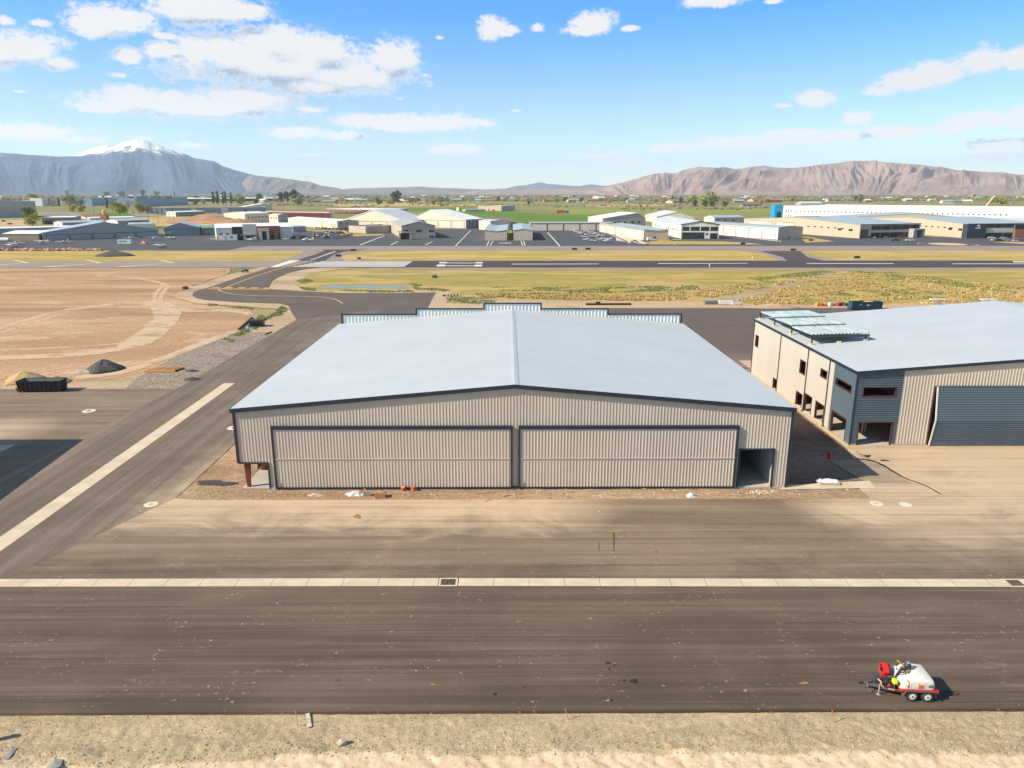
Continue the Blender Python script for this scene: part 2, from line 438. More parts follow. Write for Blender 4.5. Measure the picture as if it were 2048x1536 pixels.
def crop_mat(name, col):
    t = NT(name); p = t.pos()
    a = t.noise(t.scale(p, (0.006, 0.02, 1)), 1.0, 5.0, 0.6)
    w = t.noise(t.scale(p, (0.01, 0.35, 1)), 1.0, 3.0, 0.6)
    c = t.mix(t.ramp(a, 0.3, 0.7), mul(col, 0.85), mul(col, 1.2))
    c = t.mix(t.ramp(w, 0.5, 0.75, 0, 0.35), c, (0.38, 0.36, 0.10))
    return t.fin(c, 0.95, 0, 0.1)
MAT_CROP = crop_mat('green_crop', (0.115, 0.215, 0.035))
MAT_CROP2 = crop_mat('olive_crop', (0.26, 0.29, 0.07))
MAT_CROP3 = crop_mat('straw_crop', (0.50, 0.38, 0.15))

# ------------------------------------------------------------------ base ground, out to the horizon
mb = MB()
RADS = [0, 60, 110, 200, 400, 800, 1600, 3200, 6400, 12000, 22000, 44000]
NA = 96
YF = 39.43
def gz(x, y):
    if y < YF + 0.3: return -2.2
    return -0.18 if y < 225 else -0.09
# two half sheets so that the cut edge of the apron stays crisp
xs = [-44000, -12000, -4000, -1500, -600, -250, -120, -60, 0, 60, 120, 250, 600, 1500, 4000, 12000, 44000]
ys = [-3000, -600, -60, 10, YF + 0.25, YF + 0.35, 75, 130, 220, 400, 700, 1200, 2500, 5000, 10000, 20000, 46000]
for y in ys:
    for x in xs: mb.v.append((x, y, gz(x, y)))
nx = len(xs)
for j in range(len(ys) - 1):
    for i in range(nx - 1):
        mb.f.append((j * nx + i, j * nx + i + 1, (j + 1) * nx + i + 1, (j + 1) * nx + i)); mb.m.append(0)
g = mb.build('ground', MAT_LAND); g['kind'] = 'structure'

# ------------------------------------------------------------------ near ground sheets
XL, XR = -190.0, 170.0
# front apron slab with a cut edge towards the camera
sheet('apron', [(XL, YF), (XR, YF), (XR, 139.0), (44.0, 139.0), (44.0, 88.9), (41.0, 76.5), (39.4, 75.4), (39.4, 72.4), (-33.0, 72.4), (-36.0, 72.9), (-36.0, 118.4), (XL, 118.4)], 0.0, MAT_AF, 0.30)
LANE = PXS((378, 777), (470, 717), (594, 641), (583, 625), (577, 611), (560, 607), (482, 605), (440, 602), (411, 600), (392, 596), (385, 591), (386, 585), (400, 579), (414, 576), (478, 554), (540, 534.6),
           (640, 534.6), (605, 539.5), (576, 546), (556, 555), (544, 562), (537, 578), (606, 582.5), (688, 586), (800, 586), (872, 584.5), (863, 600), (855, 616))
LANE += [(XR, G(1400, 617)[1]), (XR, 139.0), (45.5, 139.0), (45.5, 128.6), (-36.0, 128.6), (-36.0, 117.6), (-56.2, 117.6)]
sheet('taxilane', LANE, 0.006, MAT_AB, 0.3)
sheet('lane_overlay', [(-60.5, 56.25), (-43.0, 56.25), (-36.0, 73.2), (-36.0, 205), (-55.0, 186), (-55.6, 121.5)], 0.010, MAT_AL)
# taxiway shoulders of pale compacted sand
sheet('taxiway_shoulder', PXS((338, 592), (372, 577), (452, 550), (520, 534.6), (700, 534.6), (622, 545), (600, 560), (592, 571), (602, 577), (690, 581), (880, 580), (905, 586), (893, 612), (850, 622), (600, 650), (560, 672), (470, 740), (400, 782),
      (345, 770), (430, 700), (520, 652), (560, 618), (480, 612), (395, 607)), -0.050, MAT_SAND, rough=(2.0, .5))
sheet('soil_field', [G(0, 536)] and PXS((-420, 536), (470, 536), (452, 549), (372, 576), (338, 592), (395, 608), (500, 618), (520, 640), (520, 652), (440, 692), (345, 765), (300, 785), (-900, 790)), -0.065, MAT_SOIL, rough=(4.0, 1.2))
sheet('gravel_patch', PXS((448, 664), (545, 664), (500, 705), (388, 782), (245, 780), (262, 762), (300, 742), (345, 715), (400, 688)), -0.045, MAT_GRAVEL, rough=(1.5, .9))
sheet('dirt_verge', PXS((-300, 768), (100, 768), (250, 757), (300, 745), (385, 778), (378, 781), (-300, 788)), -0.055, MAT_SAND, rough=(2.0, .7))
def trackmat():
    t = NT('wheel_track'); p = t.pos()
    f = t.noise(t.scale(p, (0.3, 0.6, 1)), 1.0, 5.0, 0.75)
    c = t.mix(t.ramp(f, 0.35, 0.7), (0.60, 0.44, 0.31), (0.72, 0.56, 0.42))
    t.bump(f, 0.5, 0.2)
    x, y, z = t.xyz(p); h = t.noise(t.scale(p, (0.10, 0.28, 1)), 1.0, 6.0, 0.72)
    tr = t.n('ShaderNodeBsdfTransparent'); mx = t.n('ShaderNodeMixShader'); t.link(t.ramp(h, 0.30, 0.50, 0.0, 0.9), mx.inputs[0]); t.link(tr.outputs[0], mx.inputs[1]); t.link(t.b.outputs[0], mx.inputs[2]); t.link(mx.outputs[0], t.out.inputs['Surface'])
    return t.fin(c, 0.95, 0, 0.1)
MAT_TRACK = trackmat()
def ribbon(name, pts, w, z, mat, ws=None, rng=None, kind='structure'):
    mb = MB(); P = [Vector((p[0], p[1], 0)) for p in pts]
    # resample
    Q = []
    for a, b in zip(P[:-1], P[1:]):
        k = max(1, int((b - a).length / 2.5))
        Q += [a.lerp(b, i / k) for i in range(k)]
    Q.append(P[-1])
    L = []
    for i, p in enumerate(Q):
        d = (Q[min(i + 1, len(Q) - 1)] - Q[max(i - 1, 0)]).normalized(); nrm = Vector((-d.y, d.x, 0))
        ww = w if ws is None else w * (ws[0] + (ws[1] - ws[0]) * i / max(1, len(Q) - 1))
        if rng: ww *= 0.8 + 0.4 * rng.random()
        L.append((p + nrm * ww / 2, p - nrm * ww / 2))
    for (a, b), (c, d) in zip(L[:-1], L[1:]):
        mb.poly([(b.x, b.y, z), (d.x, d.y, z), (c.x, c.y, z), (a.x, a.y, z)])
    o = mb.build(name, mat); o['kind'] = kind
    return o
def smooth_px(pp, k=8):
    """Catmull-Rom through photo points, mapped to the ground"""
    P = [Vector((*G(*p), 0)) for p in pp]; out = []
    for i in range(len(P) - 1):
        p0, p1, p2, p3 = P[max(i - 1, 0)], P[i], P[i + 1], P[min(i + 2, len(P) - 1)]
        for j in range(k):
            t = j / k
            out.append(0.5 * ((2 * p1) + (p2 - p0) * t + (2 * p0 - 5 * p1 + 4 * p2 - p3) * t * t + (3 * p1 - p0 - 3 * p2 + p3) * t ** 3))
    out.append(P[-1]); return [(p.x, p.y) for p in out]
for pp, w in ((((-20, 662), (60, 638), (130, 620), (210, 609), (262, 603)), 2.2), (((-20, 672), (80, 640), (160, 618), (250, 606)), 1.4),
              (((225, 551), (280, 558), (322, 566), (320, 577), (311, 587), (309, 604)), 1.3), (((250, 553), (300, 560), (334, 570), (330, 580), (323, 590), (321, 604)), 1.3),
              (((262, 692), (300, 668), (325, 645), (335, 630), (325, 612), (300, 605)), 6.5), (((290, 604), (380, 621), (450, 620), (500, 628)), 3.0),
              (((-20, 716), (90, 712), (180, 706), (262, 693)), 4.5), (((0, 700), (100, 696), (200, 690), (280, 680), (325, 650)), 1.3), (((150, 755), (240, 745), (330, 715), (400, 688), (470, 662)), 2.8)):
    TZ = globals().get('TZ', -.040) + .003
    ribbon('wheel_track', smooth_px(pp), w, TZ, MAT_TRACK, rng=R)

# infield between the apron and the runway
YR0, YR1 = G(1400, 535.6)[1], G(1400, 521.6)[1]
YA = G(1400, 617)[1]
sheet('infield', PXS((520, 534.8), (3000, 534.8)) + [(XR + 420, YA - 12), (60, YA - 12)] + PXS((850, 622), (893, 612), (905, 586), (880, 580), (690, 581), (602, 577), (590, 571), (598, 560), (622, 545)), -0.075, MAT_FIELD, rough=(5.0, 1.2))
sheet('dirt_margin', PXS((866, 604), (960, 596), (1100, 600), (1250, 603), (1330, 604), (1420, 598), (1480, 600), (1560, 608), (1700, 611), (1850, 603), (2048, 612), (2400, 615), (2400, 622), (850, 622)), -0.057, MAT_SAND, rough=(3.0, 1.4))
MAT_PATH = soil_mat('path_dust', ((0.40, 0.315, 0.235), (0.50, 0.40, 0.305), (0.56, 0.45, 0.34)), False)
sheet('dirt_path', PXS((1400, 606), (1440, 597), (1480, 588), (1545, 574), (1590, 556), (1625, 546), (1690, 541), (1800, 541), (1700, 546), (1650, 551), (1610, 564), (1570, 578), (1520, 592), (1490, 604)), -0.046, MAT_PATH, rough=(3.0, 1.0))
def water_mat():
    t = NT('pond_water'); p = t.pos()
    f = t.noise(p, 0.8, 3.0); t.bump(f, 0.05, 0.05)
    return t.fin((0.05, 0.07, 0.08), 0.06, 0.0, 0.5)
MAT_WATER = water_mat()
sheet('pond_water', PXS((640, 576), (652, 571.5), (672, 569.5), (690, 572), (712, 571), (735, 570), (760, 572), (790, 571.5), (812, 573.5), (824, 576), (800, 577.5), (770, 576), (745, 578), (720, 575), (700, 577.5), (668, 576)), -0.040, MAT_WATER)
# grey sealed strip beside the runway
sheet('runway_shoulder', [(-20, YR0 - 9), (700, YR0 - 11), (700, YR0 + 0.1), (-95, YR0 + 0.1)], -0.030, MAT_OLD)
sheet('runway', [G(578, 534.8), (700, YR0), (700, YR1), G(640, 521.6)], 0.0, MAT_RW)
sheet('blast_pad', [(-420, YR0), G(560, 534.8), G(636, 521.6), (-420, YR1)], -0.012, MAT_OLD)
# between the runway and the far taxiway
YT0, YT1 = G(1400, 500.5)[1], G(1400, 491.8)[1]
sheet('verge', [(-700, YR1), (900, YR1), (900, YT0), (-700, YT0)], -0.070, MAT_VERGE)
sheet('parallel_taxiway', [(-160, YT0), (900, YT0), (900, YT1), (-160, YT1)], -0.010, MAT_OLD)
sheet('far_ramp', PXS((-400, 494), (-400, 470), (380, 466), (560, 466), (690, 462), (960, 456), (1230, 459), (1480, 452), (1500, 462), (1740, 474), (2500, 470), (2500, 492)), -0.035, MAT_RAMP)
sheet('ramp_front', [G(-400, 500.5), (-160, YT0), (-160, YT1 + .5)] + PXS((-400, 490)), -0.020, MAT_RAMP)
# exits linking runway and taxiway
sheet('exit_shoulder', PXS((560, 521.5), (598, 508), (612, 500), (780, 500), (705, 505), (680, 512), (690, 521.5)), -0.022, MAT_OLD)
sheet('runway_exit', PXS((588, 521.8), (630, 509), (650, 501), (645, 499), (735, 499), (690, 503), (668, 509), (650, 521.8)), -0.004, MAT_TW)
sheet('exit_shoulder', PXS((1560, 522), (1530, 508), (1470, 500), (1625, 500), (1600, 504), (1640, 514), (1690, 522)), -0.022, MAT_OLD)
sheet('runway_exit', PXS((1575, 522), (1565, 514), (1520, 502), (1600, 502), (1615, 514), (1650, 522)), -0.004, MAT_TW)
# painted markings
MAT_WHITE = M('white_paint', (0.80, 0.79, 0.77), 0.6, var=0.06)
MAT_YELL = M('yellow_paint', (0.72, 0.42, 0.06), 0.6, var=0.1)
MAT_YELP = M('faded_yellow_paint', (0.70, 0.56, 0.30), 0.6, var=0.1)
ribbon('taxi_centreline', smooth_px(((590, 529), (540, 543), (490, 560), (449, 576))), 0.55, 0.012, MAT_YELL)
ribbon('taxi_centreline', smooth_px(((449, 577), (438, 579), (444, 583), (470, 588.5), (520, 591.3), (600, 592.6), (640, 594), (668, 598), (686, 607))), 0.40, 0.012, MAT_YELP)
mb = MB()
a, b = Vector((*G(413, 578.2), 0)), Vector((*G(537, 579.2), 0)); d = (b - a).normalized(); nr = Vector((-d.y, d.x, 0))
def mpoly(mb, o, l0, l1, w0, w1, z=0.013):
    P = [o + d * l0 + nr * w0, o + d * l1 + nr * w0, o + d * l1 + nr * w1, o + d * l0 + nr * w1]
    mb.poly([(p.x, p.y, z) for p in P])
L = (b - a).length
mpoly(mb, a, 0, L, 0, 0.9)
mpoly(mb, a, 0, L, 1.7, 2.3)
k = 0.0
while k < L - 2:
    mpoly(mb, a, k, k + 2.8, 2.9, 5.2); k += 4.6
mb.build('holding_line', MAT_YELL)['kind'] = 'structure'
mb = MB()
for i, y0 in enumerate((522.6, 524.6, 526.4, 528.2, 530.2, 532.2)):
    y1 = y0 + 1.15
    xl = 640 - (y0 - 522) * 5.4; xr = 824 - (y0 - 522) * 1.5
    P = PXS((xl, y1), (xr, y1), (xr + 2, y0), (xl + 5, y0)); mb.poly([(p[0], p[1], 0.006) for p in P])
for q in (((540, 534.2), (553, 534.2), (601, 520.6), (580, 520.6)),
          ((878, 526.6), (893, 526.6), (895, 524.0), (879, 524.0)), ((872, 532.6), (889, 532.6), (891, 529.2), (875, 529.2)),
          ((950, 526.8), (965, 526.8), (966, 524.2), (951, 524.2)), ((947, 532.8), (963, 532.8), (965, 529.4), (949, 529.4)),
          ((893, 526.3), (951, 526.5), (951, 525.6), (894, 525.3)), ((889, 531.9), (949, 532.2), (949, 531.1), (890, 530.8)),
          ((1023, 528.6), (1197, 528.2), (1197, 527.4), (1023, 527.7)), ((1316, 527.3), (1495, 526.9), (1495, 526.2), (1316, 526.4)), ((1613, 527.3), (1787, 527.6), (1787, 526.7), (1613, 526.4)), ((1905, 528), (2060, 528), (2060, 527.1), (1905, 527.1)),
          ((2027, 524.5), (2070, 524.8), (2070, 522.6), (2025, 522.4))):
    P = PXS(*q); mb.poly([(p[0], p[1], 0.006) for p in P])
mb.build('runway_marking', MAT_WHITE)['kind'] = 'structure'
mb = MB()
for x0 in (-75, 70, 216, 362):     # chevrons on the blast pad
    for q in (((x0 - 48, 520), (x0 - 20, 526), (x0 - 10, 525.4), (x0 - 36, 520)), ((x0 - 110, 533.5), (x0 - 20, 526.4), (x0 - 12, 525.8), (x0 - 134, 533.5))):
        P = PXS(*q); mb.poly([(p[0], p[1], -0.004) for p in P])
mb.build('chevron_marking', MAT_YELP)['kind'] = 'structure'
mb = MB()
for q in (((910, 492), (912, 492), (942, 461), (940.5, 461)), ((1094, 465), (1096, 465), (1121, 492), (1118.5, 492)), ((973, 491), (975, 491), (979, 481.5), (977.5, 481.5)), ((980, 491), (981.6, 491), (987, 481.5), (985.5, 481.5)), ((1044, 491), (1046, 491), (1043, 481.5), (1041.5, 481.5)),
          ((1049, 491), (1051, 491), (1048, 481.5), (1046.5, 481.5)), ((998, 486.6), (1022, 486.6), (1022, 485.7), (998, 485.7)), ((780, 490), (783, 490), (797, 482.5), (795, 482.5)), ((849, 490), (852, 490), (866, 483), (864.5, 483)), ((718, 490), (722, 490), (770, 471), (768, 471)), ((1215, 466), (1217, 466), (1262, 486), (1258, 486)),
          ((1440, 469), (1443, 469), (1560, 482), (1556, 482.6)), ((620, 520), (623, 520), (672, 503), (668, 503))):
    P = PXS(*q); mb.poly([(p[0], p[1], 0.012) for p in P])
mb.build('ramp_marking', MAT_WHITE)['kind'] = 'structure'

# concrete valley gutters in the apron
JOINT = M('joint_dark', (0.10, 0.085, 0.07), 0.9)
def gutter(name, a, b, w, seg):
    mb = MB(); a, b = Vector(a), Vector(b); d = (b - a); L = d.length; d.normalize(); n = Vector((-d.y, d.x))
    k = 0.0
    while k < L - 0.05:
        e = min(k + seg - 0.035, L)
        for s0, s1, z0, z1 in ((-w / 2, 0, 0.016, 0.012), (0, w / 2, 0.012, 0.016)):
            P = [(a + d * k + n * s0, z0), (a + d * e + n * s0, z0), (a + d * e + n * s1, z1), (a + d * k + n * s1, z1)]
            mb.poly([(p.x, p.y, z) for p, z in P])
        k += seg
    o = mb.build(name, MAT_CONC); o['kind'] = 'structure'
    q = MB(); P = [a + n * w / 2, a - n * w / 2, b - n * w / 2, b + n * w / 2]
    q.poly([(p.x, p.y, 0.0125 - .004) for p in P]); q.build('gutter_joint', JOINT)['kind'] = 'structure'
gutter('concrete_gutter', (-110, 55.55), (-5.95, 55.28), 1.28, 3.0)
gutter('concrete_gutter', (-4.2, 55.28), (42.2, 54.85), 1.28, 3.0)
gutter('concrete_gutter', (43.75, 54.85), (110, 54.5), 1.28, 3.0)
gutter('concrete_gutter', (-48.3, 121.9), (-47.75, 56.3), 1.95, 30.0)

# dirt strip in front of the big hangar, and the alley to its right
def relief(name, x0, x1, y0, y1, nx, ny, zf, mat, smooth=True):
    mb = MB()
    for j in range(ny + 1):
        for i in range(nx + 1):
            x = x0 + (x1 - x0) * i / nx; y = y0 + (y1 - y0) * j / ny
            mb.v.append((x, y, zf(x, y)))
    for j in range(ny):
        for i in range(nx):
            k = j * (nx + 1) + i
            mb.f.append((k, k + 1, k + nx + 2, k + nx + 1)); mb.m.append(0)
    o = mb.build(name, mat, smooth=smooth); o['kind'] = 'structure'; return o
def zs(x, y):
    v = mnoise.noise(Vector((x * 0.5, y * 0.8, 0))) * 0.05 + mnoise.noise(Vector((x * 2.2, y * 2.2, 3))) * 0.025
    return -0.045 + v - 0.05 * exp(-((y - 72.5) / 0.25) ** 2)
relief('dirt_strip', -36.2, 39.7, 72.42, 75.60, 420, 26, zs, MAT_DIRT)
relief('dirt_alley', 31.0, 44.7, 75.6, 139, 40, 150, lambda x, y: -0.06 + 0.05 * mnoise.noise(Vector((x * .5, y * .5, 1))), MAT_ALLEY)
relief('dirt_side', -36.2, -29.0, 75.6, 129, 30, 120, lambda x, y: -0.05 + 0.05 * mnoise.noise(Vector((x * .6, y * .6, 1))), MAT_DIRT)
sheet('asphalt_patch', [(39.6, 84.2), (44.3, 84.6), (44.5, 88.9), (46, 76.5), (40.9, 76.9)], 0.004, MAT_AB)
sheet('concrete_pad', [(30.2, 74.9), (41.2, 75.3), (41.5, 77.4), (31.4, 76.2)], 0.012, MAT_CONC)
sheet('concrete_pad', [G(-60, 890), G(31, 890), G(0, 904), G(-80, 940)], 0.016, MAT_FLOOR)

# foreground shoulder: gravel verge falling to a sandy cut
def sandline(x): return 36.05 + 0.55 * mnoise.noise(Vector((x * 0.13, 2.0, 0))) + 0.35 * mnoise.noise(Vector((x * 0.7, 7.0, 0))) - 0.02 * x * 0 + (-0.9 if x < -12 else 0.0) * min(1.0, (-12 - x) / 10.0)
def zsh(x, y):
    base = -0.22 - 0.03 * (39.4 - y)
    n = 0.07 * mnoise.noise(Vector((x * 0.55, y * 0.9, 0))) + 0.06 * mnoise.noise(Vector((x * 2.1, y * 2.4, 5))) + 0.035 * mnoise.noise(Vector((x * 6, y * 6, 9)))
    e = max(0.0, min(1.0, (39.4 - y) / 0.8)); n *= 0.35 + 0.65 * e
    s = sandline(x) - y
    if s > -0.2:
        k = min(1.0, (s + 0.2) / 0.5)
        n += k * (0.10 * mnoise.noise(Vector((x * 1.3 + y * 1.1, y * 0.9, 2))) + 0.06 * abs(mnoise.noise(Vector((x * 3.2 + y * 2.0, y * 1.6, 4)))) - 0.16)
    # heaps of pushed-up stones
    for hx, hy, hr, ha in ((-12.0, 36.25, 0.9, 0.22), (-25.5, 36.1, 1.4, 0.22), (3.0, 36.3, 2.2, 0.13), (10.2, 36.35, 1.1, 0.15), (-20, 36.5, 2.5, .1), (-5, 36.4, 3.0, .08)):
        d2 = ((x - hx) / hr) ** 2 + ((y - hy) / (hr * 0.55)) ** 2
        if d2 < 4: n += ha * exp(-d2 * 1.6)
    return base + n
def shoulder_mat():
    t = NT('shoulder_gravel'); p = t.pos(); x, y, z = t.xyz(p)
    a = t.noise(t.scale(p, (0.16, 0.5, 1)), 1.0, 6.0, 0.65, 0.6)
    cell = t.vor(p, 11.0, 'F1', 'Color'); s = t.n('ShaderNodeSeparateColor'); t.link(cell, s.inputs[0])
    f = t.noise(p, 6.0, 5.0, 0.8)
    c = t.mix(t.ramp(a, 0.35, 0.65), (0.40, 0.315, 0.20), (0.54, 0.435, 0.29))
    c = t.mix(t.ramp(s.outputs[0], 0.6, 1.0, 0, 0.55), c, (0.64, 0.55, 0.42))
    c = t.mix(t.ramp(s.outputs[1], 0.66, 1.0, 0, 0.5), c, (0.24, 0.185, 0.135))
    c = t.mix(t.ramp(f, 0.5, 0.75, 0, 0.45), c, (0.20, 0.15, 0.10))
    w = t.noise(t.scale(p, (0.9, 0.9, 1)), 1.0, 5.0, 0.7)
    w2 = t.noise(t.scale(p, (0.13, 0.05, 1)), 1.0, 2.0, 0.5)
    yy = t.math('ADD', t.math('MULTIPLY_ADD', w, 1.5, y), t.math('MULTIPLY', w2, 1.2))
    yy = t.math('ADD', yy, t.ramp(x, -28, -8, 0.9, 0.0))
    sm = t.ramp(yy, 37.62, 37.30)
    sc = t.mix(t.ramp(f, 0.4, 0.7), (0.72, 0.56, 0.41), (0.58, 0.43, 0.30))
    sc = t.mix(t.ramp(t.noise(t.scale(p, (0.6, 2.2, 1), (0, 0, .7)), 1.0, 5.0, .7, .6), 0.5, 0.66, 0, 0.6), sc, (0.78, 0.65, 0.50))
    c = t.mix(sm, c, sc)
    t.bump(t.math('ADD', f, s.outputs[0]), 0.55, 0.05)
    return t.fin(c, 0.95, 0, 0.1)
MAT_SH = shoulder_mat()
relief('gravel_shoulder', -52, 52, 31.5, YF + 0.005, 800, 80, zsh, MAT_SH)
# loose stones on the shoulder
mb = MB(); rs = random.Random(3)
ICO = [(0, 0, 1), (0.894, 0, 0.447), (0.276, 0.851, 0.447), (-0.724, 0.526, 0.447), (-0.724, -0.526, 0.447), (0.276, -0.851, 0.447), (0.724, 0.526, -0.447), (-0.276, 0.851, -0.447), (-0.894, 0, -0.447), (-0.276, -0.851, -0.447), (0.724, -0.526, -0.447), (0, 0, -1)]
ICF = [(0, 1, 2), (0, 2, 3), (0, 3, 4), (0, 4, 5), (0, 5, 1), (1, 6, 2), (2, 7, 3), (3, 8, 4), (4, 9, 5), (5, 10, 1), (6, 7, 2), (7, 8, 3), (8, 9, 4), (9, 10, 5), (10, 6, 1), (11, 7, 6), (11, 8, 7), (11, 9, 8), (11, 10, 9), (11, 6, 10)]
def stone(mb, x, y, z, r, rs, m=0):
    b = len(mb.v); a = rs.random() * 6.28; sx, sy, sz = r * (0.7 + .6 * rs.random()), r * (0.7 + .6 * rs.random()), r * (0.5 + .4 * rs.random())
    for q in ICO:
        j = 0.8 + 0.4 * rs.random(); qx, qy = q[0] * sx * j, q[1] * sy * j
        mb.v.append((x + qx * cos(a) - qy * sin(a), y + qx * sin(a) + qy * cos(a), z + q[2] * sz * j))
    for f in ICF: mb.f.append((b + f[0], b + f[1], b + f[2])); mb.m.append(m)
n = 0
while n < 4600:
    x = rs.uniform(-34, 34); y = rs.uniform(34.2, 39.3)
    dens = 0.10 + 0.9 * exp(-((y - sandline(x) - 0.5) / 0.75) ** 2) + (0.35 if mnoise.noise(Vector((x * .4, y * .7, 8))) > 0.15 else 0)
    if y < sandline(x) - .1: dens = 0.06
    if rs.random() > dens: continue
    stone(mb, x, y, zsh(x, y) + 0.01, 0.015 + 0.05 * rs.random() ** 3, rs, rs.randrange(4)); n += 1
mb.build('loose_stones', [M('stone_grey', (0.36, 0.31, 0.25), .9), M('stone_pale', (0.56, 0.49, 0.40), .9), M('stone_tan', (0.45, 0.34, 0.23), .9), M('stone_brown', (0.28, 0.22, 0.165), .9)], kind='stuff')['label'] = 'loose stones scattered over the gravel shoulder'

# wet stains on the asphalt
STAIN = NT('wet_asphalt'); MAT_STAIN = STAIN.fin(STAIN.mix(STAIN.ramp(STAIN.noise(STAIN.pos(), 3.0, 3), .3, .7), (0.030, 0.022, 0.018), (0.050, 0.038, 0.031)), 0.35, 0, 0.4)
RUST = M('rust_stain', (0.36, 0.20, 0.07), 0.9)
def blob(name, px, py, rx, ry, mat, z=0.006, seed=1, n=22):
    c = G(px, py); r = random.Random(seed); ph = [r.random() * 6 for _ in range(3)]; P = []
    for k in range(n):
        a = 2 * pi * k / n; q = 1 + 0.22 * sin(2 * a + ph[0]) + 0.16 * sin(3 * a + ph[1]) + 0.12 * sin(5 * a + ph[2])
        P.append((c[0] + rx * q * cos(a), c[1] + ry * q * sin(a)))
    return sheet(name, P, z, mat)
for i, (px, py, rx, ry, mt) in enumerate(((1268, 1362, .34, .20, MAT_STAIN), (1249, 1361, .13, .08, MAT_STAIN), (1238, 1362, .09, .06, MAT_STAIN), (1216, 1326, .16, .16, MAT_STAIN), (1229, 1330, .09, .10, MAT_STAIN), (1219, 1338, .08, .12, MAT_STAIN), (990, 1388, .17, .11, MAT_STAIN), (1049, 1375, .10, .06, MAT_STAIN),
      (1336, 1346, .08, .05, MAT_STAIN), (866, 1369, .14, .10, RUST), (1327, 1372, .13, .08, RUST), (715, 1033, .38, .55, RUST), (1227, 1063, .42, .30, RUST), (1222, 1401, .1, .1, MAT_STAIN), (1608, 1366, .3, .12, RUST), (1735, 912, .5, .35, MAT_STAIN), (1769, 921, .45, .3, MAT_STAIN))):
    blob('wet_stain' if mt is MAT_STAIN else 'rust_stain', px, py, rx, ry, mt, 0.006, i)
rr = random.Random(4)
ribbon('wet_streak', smooth_px(((1712, 917), (1745, 922), (1765, 930), (1790, 945), (1812, 957), (1840, 967), (1862, 977), (1882, 989))), 0.34, 0.007, MAT_STAIN, (1.3, .5), rr)
ribbon('wet_streak', smooth_px(((1227, 1064), (1228, 1080), (1227.5, 1102))), 0.11, 0.008, MAT_STAIN, (1.2, .6), rr)
ribbon('wet_streak', smooth_px(((1198, 1085), (1198, 1102))), 0.06, 0.008, MAT_STAIN)
blob('dark_mud', 430, 966, 2.1, 0.75, M('dark_mud', (0.06, 0.055, 0.055), .9), 0.035, 9)  # flat dark patch on the ground left of the hangar's corner column
# ------------------------------------------------------------------ building materials
def wall_mat(name, col, var=0.05, rough=0.55, metal=0.0):
    t = NT(name); p = t.pos()
    a = t.noise(t.scale(p, (0.25, 0.25, 0.06)), 1.0, 5.0, 0.6, 0.3); f = t.noise(t.scale(p, (2.0, 2.0, 0.25)), 1.0, 4.0, 0.7)
    c = t.mix(t.ramp(a, 0.3, 0.7), mul(col, 1 - var), mul(col, 1 + var))
    c = t.mix(t.ramp(f, 0.55, 0.8, 0, 0.12), c, mul(col, 0.65))
    x, y, z = t.xyz(p)
    dz = t.math('MULTIPLY_ADD', t.noise(t.scale(p, (.7, .7, .2)), 1.0, 4), 1.2, z)
    c = t.mix(t.ramp(dz, 1.25, 0.5, 0, 0.30), c, (0.42, 0.32, 0.22))
    return t.fin(c, rough, metal, 0.4)
MAT_TAN = wall_mat('taupe_cladding', (0.60, 0.53, 0.465))
MAT_DKCLAD = wall_mat('slate_cladding', (0.095, 0.138, 0.180), 0.08)
MAT_STUCCO = wall_mat('cream_panel', (0.56, 0.52, 0.475), 0.04, 0.8)
MAT_GALV = wall_mat('galvanised_liner', (0.74, 0.80, 0.84), 0.06, 0.4, 0.0)
MAT_TRIM = M('black_trim', (0.022, 0.033, 0.055), 0.45)
MAT_REDSTEEL = M('red_oxide_steel', (0.17, 0.035, 0.026), 0.55)
MAT_INNER = M('interior_liner', (0.50, 0.52, 0.54), 0.8)
MAT_FOUND = concrete_mat('foundation_concrete', (0.52, 0.42, 0.29))
def roof_mat(name, col):
    t = NT(name); p = t.pos()
    a = t.noise(t.scale(p, (0.05, 0.12, 1)), 1.0, 5.0, 0.6, 0.4)
    s = t.noise(t.scale(p, (0.10, 1.65, 1)), 1.0, 3.0, 0.6)
    c = t.mix(t.ramp(a, 0.3, 0.7), mul(col, 0.96), mul(col, 1.03))
    c = t.mix(t.ramp(s, 0.45, 0.75, 0, 0.22), c, mul(col, 0.90))
    x, y, z = t.xyz(p)
    w = t.math('FRACT', t.math('MULTIPLY', y, 1 / 0.92))
    k = t.math('MULTIPLY', t.ramp(w, 0.0, 0.06, 1, 0), 1.0)
    lap = t.math('FRACT', t.math('MULTIPLY', t.math('ADD', x, .75), 1 / 7.6)); c = t.mix(t.ramp(lap, 0.0, 0.012, 0.16, 0), c, mul(col, 0.6))
    dirt = t.noise(t.scale(p, (0.03, 0.5, 1)), 1.0, 6, .7, .5); c = t.mix(t.ramp(dirt, 0.52, 0.72, 0, 0.22), c, (.50, .47, .42))
    t.bump(t.math('ADD', t.math('MULTIPLY', k, 0.5), s), 0.12, 0.04)
    return t.fin(c, 0.42, 0.0, 0.45)
MAT_ROOF = roof_mat('pale_metal_roof', (0.525, 0.58, 0.635))

